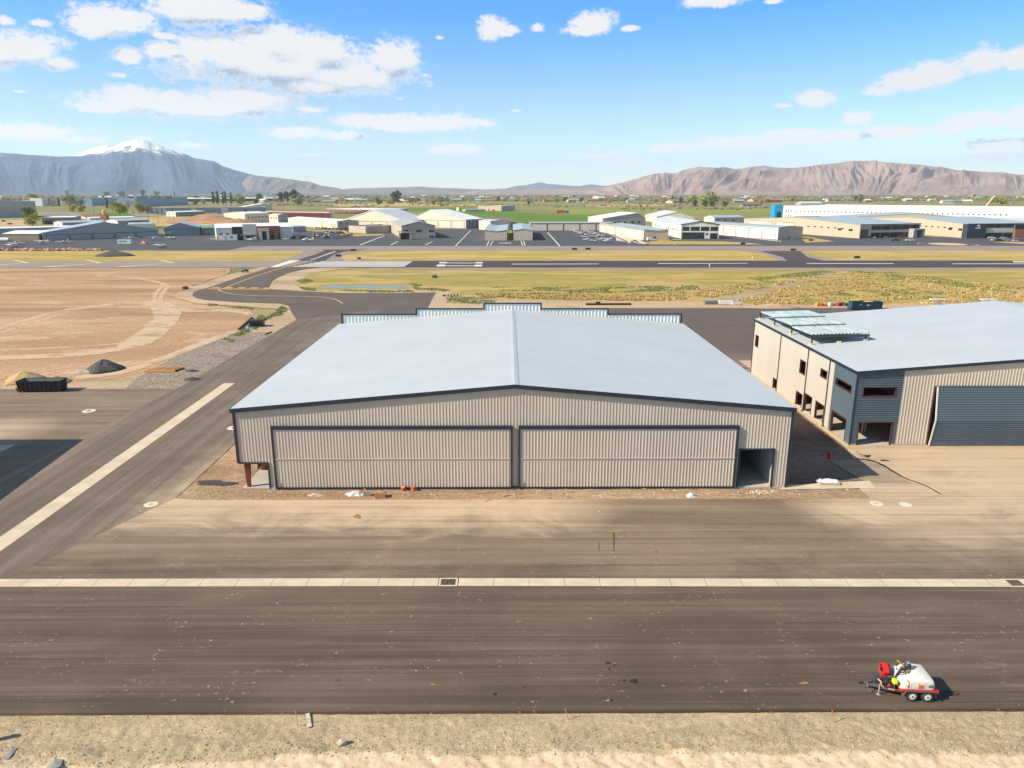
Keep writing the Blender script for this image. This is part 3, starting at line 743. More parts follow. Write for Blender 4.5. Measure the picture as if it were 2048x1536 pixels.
# ------------------------------------------------------------------ the big taupe hangar
HX0, HX1, HY0, HY1, HE, HR, HXR = -29.8, 31.1, 75.6, 128.0, 9.25, 11.85, 0.75
def htop(x):
    return HE + (HR - HE) * ((x - HX0) / (HXR - HX0) if x < HXR else (HX1 - x) / (HX1 - HXR))
hg = thing('aircraft_hangar', 'wide taupe metal hangar with two big corrugated doors and a pale blue-white gable roof', 'hangar', (0.6, HY0, 0))
LH = HX1 - HX0; per = 0.35
D1 = (-25.75, 0.35); D2 = (1.30, 25.20); DT = 7.30
def hint(u):
    x = HX0 + u
    if x < -26.55: return [(3.12, None)]
    if D1[0] < x < D1[1] or D2[0] < x < D2[1]: return [(DT, None)]
    if 25.62 < x < 29.55: return [(4.62, None)]
    return [(0.02, None)]
mb = MB()
strips(mb, (HX0, HY0), (1, 0), (0, -1), rib_breaks(LH, per, [x - HX0 for x in (-26.55, D1[0], D1[1], D2[0], D2[1], 25.62, 29.55, HXR)]), rib_dep(per, 0.036), hint, lambda u: htop(HX0 + u) - 0.02)
mb.build('front_wall', MAT_TAN, hg)
mb = MB()
def slab(mb, x, z0, z1, y0, y1, th=0.12, m=0): mb.box(x - th / 2, x + th / 2, y0, y1, z0, z1, m)
strips(mb, (HX0, HY1), (0, -1), (-1, 0), rib_breaks(HY1 - HY0, per, [HY1 - 81.0]), rib_dep(per, 0.07), lambda u: [(3.12 if u > HY1 - 81.0 else 0.02, HE)], lambda u: HE)
mb.build('side_wall', MAT_TAN, hg)
mb = MB(); strips(mb, (HX1, HY0), (0, 1), (1, 0), rib_breaks(HY1 - HY0, per), rib_dep(per, 0.07), lambda u: [(0.02, HE)], lambda u: HE)
mb.build('side_wall', MAT_TAN, hg)
mb = MB(); strips(mb, (HX1, HY1 - .1), (-1, 0), (0, 1), [0, HX1 - HXR, LH], lambda u: 0, lambda u: [(0.02, None)], lambda u: htop(HX1 - u)); mb.build('rear_wall', MAT_TAN, hg)
# roof: two ribbed slopes
mb = MB()
oh = 0.28; pr = 0.92
for xa, xb in ((HX0 - oh, HXR), (HXR, HX1 + oh)):
    sl = (HR - HE) / (HXR - HX0) if xa < HXR else -(HR - HE) / (HX1 - HXR)
    za = HE - oh * abs(sl) if xa < HXR else HR; zb = HR if xa < HXR else HE - oh * abs(sl)
    ys = [HY0 - 0.20]; hs = [0.0]; y = HY0
    while y < HY1 - 0.9:
        for f, h in ((0.0, 0.0), (0.62, 0.0), (0.655, 0.022), (0.70, 0.022), (0.735, 0.0)):
            ys.append(y + f * pr); hs.append(h)
        y += pr
    ys.append(HY1); hs.append(0.0)
    for (y0, h0), (y1, h1) in zip(list(zip(ys, hs))[:-1], list(zip(ys, hs))[1:]):
        if y1 - y0 < 1e-6: continue
        mb.poly([(xa, y0, za + .12 + h0), (xb, y0, zb + .12 + h0), (xb, y1, zb + .12 + h1), (xa, y1, za + .12 + h1)])
    mb.poly([(xa, ys[0], za), (xa, HY1, za), (xb, HY1, zb), (xb, ys[0], zb)])
    e = xa if xa < HXR - 1 else xb; ze = za if xa < HXR - 1 else zb
    P = [(e, ys[0], ze), (e, HY1, ze), (e, HY1, ze + .12), (e, ys[0], ze + .12)]
    mb.poly(P if e > 0 else P[::-1])
roof = mb.build('roof', MAT_ROOF, hg)
mb = MB(); mb.prism([(HXR - .45, HY0 - .2, HR + .125), (HXR, HY0 - .2, HR + .20), (HXR + .45, HY0 - .2, HR + .125)], (0, HY1 - HY0, 0)); mb.build('ridge_cap', MAT_ROOF, roof)
# dark trims
mb = MB(); sl1 = (HR - HE) / (HXR - HX0)
mb.prism([(HX0 - oh - .04, HY0 - .23, HE - .33 - oh * sl1), (HXR, HY0 - .23, HR - .24), (HXR, HY0 - .23, HR + .19), (HX0 - oh - .04, HY0 - .23, HE + .13 - oh * sl1)], (0, -0.12, 0))
mb.prism([(HXR, HY0 - .23, HR - .24), (HX1 + oh + .04, HY0 - .23, HE - .33 - oh * sl1), (HX1 + oh + .04, HY0 - .23, HE + .13 - oh * sl1), (HXR, HY0 - .23, HR + .19)], (0, -0.12, 0))
mb.build('fascia', MAT_TRIM, hg)
mb = MB(); mb.box(HX0 - .16, HX0 + .10, HY0 - .14, HY0 + .15, 3.05, HE - .30); mb.build('corner_trim', MAT_TRIM, hg)
mb = MB(); mb.box(HX1 - .10, HX1 + .16, HY0 - .14, HY0 + .15, 0.02, HE - .30); mb.build('corner_trim', MAT_TRIM, hg)
for xa, xb in ((HX0, -26.55), (25.62, 29.55)):
    mb = MB(); zt = 3.12 if xa < 0 else 4.62
    mb.box(xa, xb, HY0 - .13, HY0 + .12, zt - .16, zt)
    if xa > 0: mb.box(xa - .04, xa + .12, HY0 - .13, HY0 + .12, 0.02, zt - .16); mb.box(xb - .12, xb + .04, HY0 - .13, HY0 + .12, 0.02, zt - .16)
    else: mb.box(xb - .08, xb + .06, HY0 - .13, HY0 + .12, 0.02, zt - .16)
    mb.build('opening_trim', MAT_TRIM, hg)
mb = MB(); mb.box(29.75, 31.3, HY0 - .35, HY0 + .4, 0.0, 0.1)
# the two big doors
def big_door(x0, x1):
    mb = MB(); L = x1 - x0
    b = rib_breaks(L, per)
    strips(mb, (x0, HY0 - .22), (1, 0), (0, -1), b, rib_dep(per, 0.04), lambda u: [(0.22, 3.52), (3.62, DT - .30)], lambda u: DT)
    d = mb.build('hangar_door', MAT_TAN, hg)
    mb = MB(); mb.box(x0, x1, HY0 - .31, HY0 - .20, 3.52, 3.62); mb.build('hinge_rail', M('rail_taupe', (0.56, 0.48, 0.43), .5), d)
    mb = MB()
    mb.box(x0 - .12, x1 + .12, HY0 - .34, HY0 - .02, DT - .30, DT + .06)
    mb.box(x0 - .14, x0 + .06, HY0 - .33, HY0 - .02, 0.06, DT - .30); mb.box(x1 - .06, x1 + .14, HY0 - .33, HY0 - .02, 0.06, DT - .30)
    mb.box(x0 + .06, x1 - .06, HY0 - .32, HY0 - .02, 0.04, 0.22)
    mb.build('door_frame', MAT_TRIM, d)
    for xx in (x0 - .02, x1 + .02): mb = MB(); mb.tube([(xx, HY0 - .42, 0.10), (xx, HY0 - .42, 1.15)], 0.05, 6); mb.build('door_ram', MAT_TRIM, d)
    return d
big_door(*D1); big_door(*D2)
mb = MB(); mb.box(D1[1] + .14, D2[0] - .14, HY0 - .16, HY0 - .02, 0.03, 0.2); mb.build('pier_base', MAT_TRIM, hg)
# insides seen through the openings
mb = MB(); mb.box(HX0 + .2, HX1 - .1, HY0 - .10, HY1 - .3, -0.3, 0.10); mb.build('floor_slab', MAT_FLOOR, hg)
def istruct(name, m, *bx):
    mb = MB(); mb.box(*bx); return mb.build(name, m, hg)
istruct('partition_wall', MAT_INNER, 29.65, 29.75, HY0 + .3, 92, .10, 6.0)
istruct('partition_wall', MAT_INNER, 16.0, 29.65, 92, 92.1, .10, 7.0)
istruct('partition_wall', MAT_INNER, -28.9, -18, 88, 88.1, .10, 6.0)
istruct('partition_wall', MAT_INNER, -26.5, -26.4, 80.0, 88, .10, 6.0)
istruct('partition_wall', MAT_INNER, -28.95, -28.85, 81.2, 88, .10, 4.0)
for xx, yy in ((-29.05, 75.95), (-29.05, 81.0)):
    mb = MB(); mb.hexa([(xx - .17, yy - .15, .10), (xx + .20, yy - .15, .10), (xx + .20, yy + .15, .10), (xx - .17, yy + .15, .10), (xx - .32, yy - .15, 3.4), (xx + .42, yy - .15, 3.4), (xx + .42, yy + .15, 3.4), (xx - .32, yy + .15, 3.4)])
    mb.build('steel_column', MAT_REDSTEEL, hg)
mb = MB(); mb.hexa([(30.2, 83.9, .1), (30.5, 83.9, .1), (30.5, 84.2, .1), (30.2, 84.2, .1), (30.0, 83.9, 8), (30.8, 83.9, 8), (30.8, 84.2, 8), (30.0, 84.2, 8)]); mb.build('steel_column', MAT_REDSTEEL, hg)
mb = MB(); mb.box(27.4, 27.8, 90.8, 91.2, .1, 7); mb.build('steel_column', MAT_REDSTEEL, hg)
# stepped parapet on the far gable, its liner faces the camera
STEP = [(-29.5, 10.93), (-16.22, 11.90), (-4.20, 12.87), (5.93, 11.90), (17.88, 10.93), (31.0, 10.93)]
def ptop(x):
    return 12.87 if -4.2 <= x < 5.93 else (11.90 if -16.22 <= x < 17.88 else 10.93)
mb = MB()
strips(mb, (-29.5, HY1 + .05), (1, 0), (0, -1), rib_breaks(60.5, 0.62, [a[0] + 29.5 for a in STEP[1:5]]), rib_dep(0.62, 0.10), lambda u: [(htop(-29.5 + u) - .1, ptop(-29.5 + u))], lambda u: 12)
mb.v.append((0, 0, 0)); mb.v.pop()
pw = mb.build('parapet', MAT_GALV, hg)
mb = MB()
for a, b in zip(STEP[:-1], STEP[1:]): mb.box(a[0] - .02, b[0] + .02, HY1 - .12, HY1 + .35, ptop((a[0] + b[0]) / 2), ptop((a[0] + b[0]) / 2) + .2)
for x, z0, z1 in ((-16.22, 10.93, 12.09), (-4.2, 11.9, 13.06), (5.93, 11.9, 13.06), (17.88, 10.93, 12.09), (-29.5, 9.3, 11.12), (31.0, 9.3, 11.12)):
    mb.box(x - .13, x + .13, HY1 - .15, HY1 + .38, z0, z1)
mb.build('parapet_cap', MAT_TRIM, pw)
mb = MB()
for a, b in zip(STEP[:-1], STEP[1:]): mb.box(a[0], b[0], HY1 + .20, HY1 + .30, 0.02, ptop((a[0] + b[0]) / 2))
mb.build('outer_skin', MAT_TAN, pw)

# ------------------------------------------------------------------ the slate and taupe hangar to the right
BX, BY0, BY1, BE, BXR, BR, BX1 = 44.6, 89.3, 129.0, 9.9, 87.4, 13.1, 130.2
bslope = (BR - BE) / (BXR - BX)
def btop(x): return BE + bslope * (x - BX) if x < BXR else BR - bslope * (x - BXR)
bh = thing('aircraft_hangar', 'unfinished hangar with a slate ribbed corner, cream side wall and half open slate door', 'hangar', (BX, BY0, 0))
MAT_FR = M('red_primer_frame', (0.085, 0.026, 0.022), 0.55)
# horizontal ribbed slate corner
def hribs(mb, org, ud, n, L, z0, ztop, holes, period=0.29, d=0.05):
    us = sorted(set([0.0, L] + [h[0] for h in holes] + [h[1] for h in holes]))
    z = z0; prof = ((0.0, 0.55, 0.0, 0.0), (0.55, 0.66, 0.0, d), (0.66, 0.89, d, d), (0.89, 1.0, d, 0.0))
    while z < ztop(L) or z < ztop(0):
        for f0, f1, a0, a1 in prof:
            za, zb = z + f0 * period, z + f1 * period
            for u0, u1 in zip(us[:-1], us[1:]):
                um = (u0 + u1) / 2; zm = (za + zb) / 2
                if any(h[0] < um < h[1] and h[2] < zm < h[3] for h in holes): continue
                t0, t1 = ztop(u0), ztop(u1)
                if za >= max(t0, t1): continue
                P = [(u0, min(za, t0), a0), (u1, min(za, t1), a0), (u1, min(zb, t1), a1), (u0, min(zb, t0), a1)]
                mb.poly([(org[0] + ud[0] * u + n[0] * a, org[1] + ud[1] * u + n[1] * a, zz) for u, zz, a in P])
        z += period
FH = [(0.85, 5.25, 6.62, 7.98), (0.85, 5.40, -1, 3.30)]
mb = MB(); hribs(mb, (BX, BY0), (1, 0), (0, -1), 5.95, 0.22, lambda u: btop(BX + u) - .03, FH)
mb.build('slate_wall', MAT_DKCLAD, bh)
SH = [(1.15, 5.85, 6.72, 7.80), (1.45, 5.95, -1, 3.08)]
mb = MB(); hribs(mb, (BX, BY0 + 6.6), (0, -1), (-1, 0), 6.6, 0.10, lambda u: BE - .03, [(6.6 - b, 6.6 - a, c, e) for a, b, c, e in SH])
mb.build('slate_wall', MAT_DKCLAD, bh)
# taupe vertical cladding with the big door opening
DX0 = 54.75
mb = MB(); L = BX1 - (BX + 5.95)
strips(mb, (BX + 5.95, BY0), (1, 0), (0, -1), rib_breaks(L, 0.40, [DX0 - BX - 5.95, 84 - BX - 5.95, BXR - BX - 5.95]), rib_dep(0.40, 0.045), lambda u: [(8.08, None)] if DX0 < BX + 5.95 + u < 84 else [(0.25, None)], lambda u: btop(BX + 5.95 + u) - .03)
mb.build('front_wall', MAT_TAN, bh)
for xa, xb, zz in ((BX - .03, BX + .85, .22), (BX + 5.4, DX0, .24), (84, BX1, .24)): mb = MB(); mb.box(xa, xb, BY0 - .08, BY0 + .3, -.1, zz); mb.build('foundation', MAT_FOUND, bh)
# cream side wall with real openings
OP = [(BY0 + a, BY0 + b, c, d) for a, b, c, d in ((37.0, 38.65, 5.25, 7.35), (26.75, 28.45, .25, 2.0), (16.0, 18.15, 5.4, 7.5), (8.6, 10.8, 6.65, 7.86), (16.0, 18.5, .3, 2.45), (12.55, 15.2, .3, 2.98), (8.4, 11.3, .3, 2.93))]
mb = MB()
ub = sorted(set([0.0, BY1 - BY0 - 6.6] + [y - BY0 - 6.6 for o in OP for y in o[:2]]))
def sint(u):
    y = BY0 + 6.6 + u; hs = sorted((o[2], o[3]) for o in OP if o[0] < y < o[1]); iv = []; lo = 0.12
    for a, b in hs:
        if a > lo: iv.append((lo, a))
        lo = b
    iv.append((lo, BE - .03)); return iv
# the wall is a 0.2 m thick panel: outer skin and inner skin
for off, nn in ((0.0, -1), (0.22, 1)):
    k = MB(); strips(k, (BX + off, BY0 + 6.6), (0, 1), (0, 0), ub, lambda u: 0, sint, lambda u: BE)
    if nn < 0: k.f = [tuple(reversed(f)) for f in k.f]
    b0 = len(mb.v); mb.v += k.v; mb.f += [tuple(b0 + i for i in f) for f in k.f]; mb.m += k.m
mb.build('side_wall', MAT_STUCCO, bh)
def hole_frame(name, y0, y1, z0, z1, x=BX):
    mb = MB(); w = 0.13
    mb.box(x - .05, x + .26, y0, y0 + w, z0, z1); mb.box(x - .05, x + .26, y1 - w, y1, z0, z1); mb.box(x - .05, x + .26, y0 + w, y1 - w, z1 - w, z1)
    if z0 > 0.4: mb.box(x - .05, x + .26, y0 + w, y1 - w, z0, z0 + w)
    return mb.build(name, MAT_FR, bh)
for o in OP: hole_frame('window_frame' if o[2] > .4 else 'door_frame', *o)
hole_frame('window_frame', BY0 + 1.15, BY0 + 5.85, 6.72, 7.80); hole_frame('door_frame', BY0 + 1.45, BY0 + 5.95, 0.1, 3.08)
for u0, u1, z0, z1 in FH:
    mb = MB(); x0, x1 = BX + u0, BX + u1; w = .14; z0 = max(z0, .05)
    mb.box(x0, x0 + w, BY0 - .06, BY0 + .25, z0, z1); mb.box(x1 - w, x1, BY0 - .06, BY0 + .25, z0, z1); mb.box(x0 + w, x1 - w, BY0 - .06, BY0 + .25, z1 - w, z1)
    if z0 > 1: mb.box(x0 + w, x1 - w, BY0 - .06, BY0 + .25, z0, z0 + w)
    mb.build('window_frame' if z0 > 1 else 'door_frame', MAT_FR, bh)
for yy in (97.35, 104.7, 115.9, 128.9):
    mb = MB(); mb.box(BX - .10, BX + .02, yy - .10, yy + .10, .1, BE - .1); mb.build('downpipe', MAT_TRIM, bh)
mb = MB(); mb.box(BX - .12, BX + .02, BY0 - .10, BY0 + .02, .1, BE - .2); mb.build('corner_trim', MAT_TRIM, bh)
mb = MB(); mb.box(BX - .25, BX + .02, BY0 + 1, BY1, -.1, .12); mb.build('footing', MAT_FOUND, bh)
# roof
mb = MB(); pr = 0.92
for xa, xb in ((BX - .25, BXR), (BXR, BX1)):
    za, zb = btop(xa), btop(xb)
    ys = [BY0 - .2]; hs = [0]; y = BY0
    while y < BY1 - .5:
        for f, h in ((0.0, 0.0), (0.62, 0.0), (0.655, 0.022), (0.70, 0.022), (0.735, 0.0)): ys.append(y + f * pr); hs.append(h)
        y += pr
    ys.append(BY1 + .15); hs.append(0)
    for (y0, h0), (y1, h1) in zip(list(zip(ys, hs))[:-1], list(zip(ys, hs))[1:]):
        mb.poly([(xa, y0, za + .12 + h0), (xb, y0, zb + .12 + h0), (xb, y1, zb + .12 + h1), (xa, y1, za + .12 + h1)])
    mb.poly([(xa, ys[0], za), (xa, BY1 + .15, za), (xb, BY1 + .15, zb), (xb, ys[0], zb)])
mb.build('roof', MAT_ROOF, bh)
mb = MB()
mb.prism([(BX - .3, BY0 - .22, btop(BX) - .22), (BXR, BY0 - .22, BR - .22), (BXR, BY0 - .22, BR + .17), (BX - .3, BY0 - .22, btop(BX) + .15)], (0, -.12, 0))
mb.prism([(BXR, BY0 - .22, BR - .22), (BX1, BY0 - .22, btop(BX1) - .22), (BX1, BY0 - .22, btop(BX1) + .17), (BXR, BY0 - .22, BR + .17)], (0, -.12, 0))
mb.box(BX - .36, BX - .26, BY0 - .2, BY1 + .15, BE - .14, BE + .16)
mb.build('fascia', MAT_TRIM, bh)
# bifold door, its hinge line pushed out
mb = MB(); hz, bulge = 3.75, 0.62
def dpanel(mb, za, ya, zb, yb, x0, x1, period=0.29, d=0.05):
    L = sqrt((zb - za) ** 2 + (yb - ya) ** 2); n = int(L / period)
    dz, dy = (zb - za) / L, (yb - ya) / L; nz, ny = dy, -dz
    if ny > 0: nz, ny = -nz, -ny
    for k in range(n):
        for f0, f1, a0, a1 in ((0.0, 0.55, 0.0, 0.0), (0.55, 0.66, 0.0, d), (0.66, 0.89, d, d), (0.89, 1.0, d, 0.0)):
            s0, s1 = (k + f0) * L / n, (k + f1) * L / n
            mb.poly([(x0, ya + dy * s0 + ny * a0, za + dz * s0 + nz * a0), (x1, ya + dy * s0 + ny * a0, za + dz * s0 + nz * a0), (x1, ya + dy * s1 + ny * a1, za + dz * s1 + nz * a1), (x0, ya + dy * s1 + ny * a1, za + dz * s1 + nz * a1)])
dpanel(mb, 0.12, BY0 - .22, hz, BY0 - .22 - bulge, DX0 + .22, 83.8)
dpanel(mb, hz, BY0 - .22 - bulge, 8.05, BY0 - .22, DX0 + .22, 83.8)
dr = mb.build('hangar_door', MAT_DKCLAD, bh)
mb = MB()
for a, b in (((DX0 + .16, BY0 - .24, .10), (DX0 + .16, BY0 - .26 - bulge, hz)), ((DX0 + .16, BY0 - .26 - bulge, hz), (DX0 + .16, BY0 - .24, 8.05))): mb.bar(a, b, .16, .12)
mb.build('door_edge', M('white_steel', (0.72, 0.72, 0.70), .5), dr)
mb = MB(); mb.box(DX0 - .12, DX0 + .02, BY0 - .1, BY0 + .1, .2, 8.08); mb.build('jamb', MAT_FR, dr)
# inside
mb = MB(); mb.box(BX + .1, BX1, BY0 - .1, BY1 - .2, -.3, .08); mb.build('floor_slab', MAT_FLOOR, bh)
mb = MB(); mb.box(BX, BX1, BY1 - .1, BY1, .1, BE - .1); mb.build('rear_wall', MAT_TAN, bh)
mb = MB(); mb.box(BX1 - .1, BX1, BY0, BY1, .1, BE - 3.2); mb.build('side_wall', MAT_TAN, bh)
mb = MB(); mb.box(BX + .3, BX + 10, BY0 + .4, BY1 - .3, 3.9, 4.1); mb.build('upper_floor', M('deck_dark', (.2, .2, .2), .8), bh)
mb = MB(); mb.box(BX + 10, BX + 10.1, BY0 + .4, BY1 - .3, .1, 9.8); mb.build('partition_wall', MAT_INNER, bh)
for xx, yy in ((BX + 4.0, BY0 + 5.0), (BX + 4.6, BY0 + 5.4)):
    mb = MB(); mb.box(xx - .07, xx + .07, yy - .07, yy + .07, .08, 3.9); mb.build('steel_column', M('pale_post', (.55, .53, .5), .6), bh)

# roof-top galvanised canopy
cp = thing('roof_canopy', 'galvanised ribbed canopy on short posts standing on the roof edge of the slate hangar', 'canopy', (45.0, 105.6, btop(45.0) + .12))
MAT_DECK = NT('galvanised_deck'); t = MAT_DECK; p = t.pos()
a = t.noise(t.scale(p, (1.2, .25, 1)), 1.0, 4, .75, .6); v = t.vor(t.scale(p, (1.5, .7, 1)), 3.0, 'F1', 'Color'); sc = t.n('ShaderNodeSeparateColor'); t.link(v, sc.inputs[0])
c = t.mix(t.ramp(a, .35, .65), (0.30, 0.42, 0.44), (0.58, 0.70, 0.71)); c = t.mix(t.ramp(sc.outputs[0], .4, 1, 0, .4), c, (0.72, 0.82, 0.84))
MAT_DECK = t.fin(c, .38, 0.25, .5)
rows = [105.75, 113.65, 121.3, 128.3]; px0, px1 = 44.95, 53.6
def ch(x): return 11.36 + bslope * 0.35 * (x - px0)
for i, (ya, yb) in enumerate(zip(rows[:-1], rows[1:])):
    mb = MB(); per2 = 0.54; n = int((px1 - px0) / per2); lift = 0.0
    for k in range(n):
        for f0, f1, a0, a1 in ((0, .35, 0, 0), (.35, .5, 0, .15), (.5, .85, .15, .15), (.85, 1, .15, 0)):
            x0, x1 = px0 + (k + f0) * per2, px0 + (k + f1) * per2
            za, zb = ch(x0), ch(x1)
            mb.poly([(x0, ya - .35, za + a0 + .24), (x1, ya - .35, zb + a1 + .24), (x1, yb - .15, zb + a1), (x0, yb - .15, za + a0)])
    mb.build('deck_panel', MAT_DECK, cp)
for i, yy in enumerate(rows):
    mb = MB(); mb.bar((px0 - .05, yy - .3, ch(px0) + (.06 if 0 < i < 3 else -.04)), (px1 + .05, yy - .3, ch(px1) + (.06 if 0 < i < 3 else -.04)), .14, .34 if i == 0 else .32); mb.build('beam', M('brown_steel', (.055, .04, .04), .5), cp)
    for xx in (45.25, 49.3, 53.2):
        zr = btop(xx) + .12
        mb = MB(); mb.box(xx - .09, xx + .09, yy - .2, yy - .02, zr + .25, ch(xx) - .2); po = mb.build('post', M('blue_black_post', (.03, .035, .045), .5), cp)
        mb = MB(); mb.box(xx - .27, xx + .27, yy - .38, yy + .16, zr - .05, zr + .26); mb.build('post_pad', MAT_CONC, po)

# ------------------------------------------------------------------ hangar out of frame on the left, whose shade falls into the picture
lh = thing('aircraft_hangar', 'taupe metal hangar just outside the left edge that shades the apron', 'hangar', (-96, 60, 0))
x1, yb, ye, yr = -70.2, 88.2, 10.0, 60.0
mb = MB()
mb.poly([(x1, ye, 0), (x1, yb, 0), (x1, yb, 10.0), (x1, yr, 12.4), (x1, ye, 8.1)]); mb.poly([(x1, yb, 0), (-125, yb, 0), (-125, yb, 10.0), (x1, yb, 10.0)]); mb.poly([(-125, ye, 0), (x1, ye, 0), (x1, ye, 8.1), (-125, ye, 8.1)])
mb.poly([(-125, yb, 0), (-125, ye, 0), (-125, ye, 8.1), (-125, yr, 12.4), (-125, yb, 10)])
mb.build('wall', MAT_TAN, lh)
mb = MB(); mb.prism([(x1 + .1, yb + .1, 10.0), (x1 + .1, yr, 12.4), (x1 + .1, ye - .1, 8.1), (x1 + .1, ye - .1, 8.3), (x1 + .1, yr, 12.6), (x1 + .1, yb + .1, 10.2)], (-55, 0, 0)); mb.build('roof', MAT_ROOF, lh)
# ------------------------------------------------------------------ near things
BLK = M('black_rubber', (0.045, 0.040, 0.036), 0.85, var=.3); BLKP = M('black_plastic', (0.03, 0.03, 0.033), 0.4)
WHT = M('white_plastic', (0.80, 0.775, 0.73), 0.4, var=0.10, sc=2.2, fine=.12); REDP = M('red_paint', (0.62, 0.015, 0.018), 0.35, var=.08)
GREYM = M('grey_metal', (0.30, 0.31, 0.32), 0.4, 0.5); CHROME = M('bare_metal', (0.62, 0.62, 0.62), 0.35, 0.8)
ORANGE = M('orange_paint', (0.75, 0.20, 0.02), 0.5); LIME = M('lime_plastic', (0.60, 0.80, 0.03), 0.4); RUSTM = M('rusty_steel', (0.30, 0.15, 0.08), 0.8, var=.3, sc=6)
PINK = M('peach_hose', (0.65, 0.36, 0.26), 0.6); WOOD = M('raw_timber', (0.55, 0.37, 0.19), 0.8, var=.2, sc=4); WOODO = M('orange_timber', (0.58, 0.27, 0.07), 0.8, var=.2, sc=4)
CARD = M('cardboard', (0.42, 0.23, 0.12), 0.9, var=.15, sc=3)
def rbox(mb, x0, x1, y0, y1, z0, z1, r, m=0, n=3):
    """box with rounded upright and top edges"""
    def ring(ins, z):
        P = []
        for cx, cy, a0 in ((x1 - r, y1 - r, 0), (x0 + r, y1 - r, 90), (x0 + r, y0 + r, 180), (x1 - r, y0 + r, 270)):
            for k in range(n + 1):
                a = radians(a0 + 90 * k / n); P.append((cx + (r - ins) * cos(a), cy + (r - ins) * sin(a), z))
        return P
    rs = [ring(0, z0)]
    for k in range(n + 1):
        a = pi / 2 * k / n; rs.append(ring(r * 0.95 * (1 - cos(a)), z1 - r + r * sin(a)))
    mb.rings(rs, m)
def wheel(parent, x, y, r, w, side, tyre=BLK, rim=CHROME, rr=0.62):
    mb = MB(); mb.lathe([(r * rr, -w / 2), (r * .93, -w / 2), (r, -w * .3), (r, w * .3), (r * .93, w / 2), (r * rr, w / 2)], (x, y, r), 20, axis='Y', cap=False)
    o = mb.build('wheel', tyre, parent, smooth=False)
    mb = MB(); s = 1 if side > 0 else -1; mb.lathe([(r * rr, s * w * .46), (r * rr * .9, s * w * .30), (r * .25, s * w * .36), (r * .2, s * w * .52), (0.01, s * w * .52)] if s < 0 else [(0.01, w * .52), (r * .2, w * .52), (r * .25, w * .36), (r * rr * .9, w * .30), (r * rr, w * .46)], (x, y, r), 16, axis='Y')
    for k in range(6):
        a = k * pi / 3; mb.box(x + r * .42 * cos(a) - .03, x + r * .42 * cos(a) + .03, y + s * w * .36 - .02, y + s * w * .36 + .03, r + r * .42 * sin(a) - .03, r + r * .42 * sin(a) + .03, 1)
    mb.lathe([(.02, s * w * .37), (r * .16, s * w * .37), (r * .16, s * w * .56), (.02, s * w * .56)] if s > 0 else [(.02, -w * .56), (r * .16, -w * .56), (r * .16, -w * .37), (.02, -w * .37)], (x, y, r), 10, 1, axis='Y')
    mb.build('rim', [rim, BLKP], o)
    return o
T = thing('vacuum_trailer', 'white tank vacuum trailer on tandem wheels with red hose reel, parked on the dark apron', 'trailer')
mb = MB()
for s in (-1, 1): mb.bar((-1.55, s * .62, .50), (1.15, s * .62, .50), .10, .14)
for x in (-1.4, -.6, .3, 1.1): mb.bar((x, -.62, .50), (x, .62, .50), .08, .10)
for s in (-1, 1): mb.bar((-1.5, s * .62, .50), (-2.95, s * .06, .50), .10, .12)
mb.bar((-2.9, 0, .50), (-3.2, 0, .50), .12, .12)
fr = mb.build('chassis', M('chassis_grey', (.12, .12, .125), .5), T)
mb = MB(); mb.box(-3.45, -3.18, -.06, .06, .47, .57); mb.ball((-3.42, 0, .50), .085, 8, 6); mb.build('hitch', BLKP, fr)
mb = MB(); mb.tube([(-2.35, -.46, .02), (-2.35, -.46, .80)], .045, 8); mb.box(-2.46, -2.24, -.57, -.35, .0, .03); mb.build('jack', M('zinc_plate', (.60, .54, .42), .4, .4), fr)
mb = MB(); mb.tube([(-3.0, -.1, .6), (-3.05, -.32, .42), (-2.95, -.36, .18), (-2.7, -.3, .1)], .022, 6); mb.build('safety_chain', CHROME, fr)
# red skid and fenders
mb = MB(); rbox(mb, -1.25, 1.16, -.98, .98, .66, .80, .05); mb.build('skid', REDP, T)
for s in (-1, 1):
    mb = MB()
    prof = [(-1.08, .34), (-.88, .76), (.86, .76), (1.03, .36)]
    for (xa, za), (xb, zb) in zip(prof[:-1], prof[1:]):
        y0, y1 = (-1.05, -.74) if s < 0 else (.74, 1.05)
        mb.hexa([(xa, y0, za - .03), (xb, y0, zb - .03), (xb, y1, zb - .03), (xa, y1, za - .03), (xa, y0, za + .02), (xb, y0, zb + .02), (xb, y1, zb + .02), (xa, y1, za + .02)])
    mb.build('fender', M('fender_grey', (.075, .085, .095), .45), T)
for s in (-1, 1):
    for x in (-.475, .475): wheel(T, x, s * .90, .36, .24, s, rim=M('white_rim', (.72, .73, .72), .35))
# tank, front lower than the back
mb = MB()
def tring(x, ztop, ins=0.0, r=.2, zb=.80):
    P = []; y1 = .93 - ins; zt = ztop - ins
    for cy, cz, a0 in ((y1 - r, zb + .08, -90), (y1 - r, zt - r, 0), (-y1 + r, zt - r, 90), (-y1 + r, zb + .08, 180)):
        for k in range(5):
            a = radians(a0 + 90 * k / 4); q = r if cz > 1 else .08
            P.append((x, cy + (r if cz > 1 else r) * cos(a) if cz > 1 else (cy + r - q) * 1 + q * cos(a) if cy > 0 else (cy - r + q) + q * cos(a), cz + q * sin(a) if cz > 1 else cz + q * sin(a)))
    return P
xs_ = [(-1.22, 1.20, .10), (-1.16, 1.26, .03), (-1.10, 1.30, 0), (-.75, 1.36, 0), (-.62, 1.52, 0), (-.50, 1.56, 0), (.10, 1.58, 0), (.66, 1.54, 0), (.80, 1.50, .02), (.88, 1.42, .08), (.90, 1.34, .16)]
mb.rings([tring(x, z, i) for x, z, i in xs_])
tk = mb.build('tank', WHT, T, smooth=True)
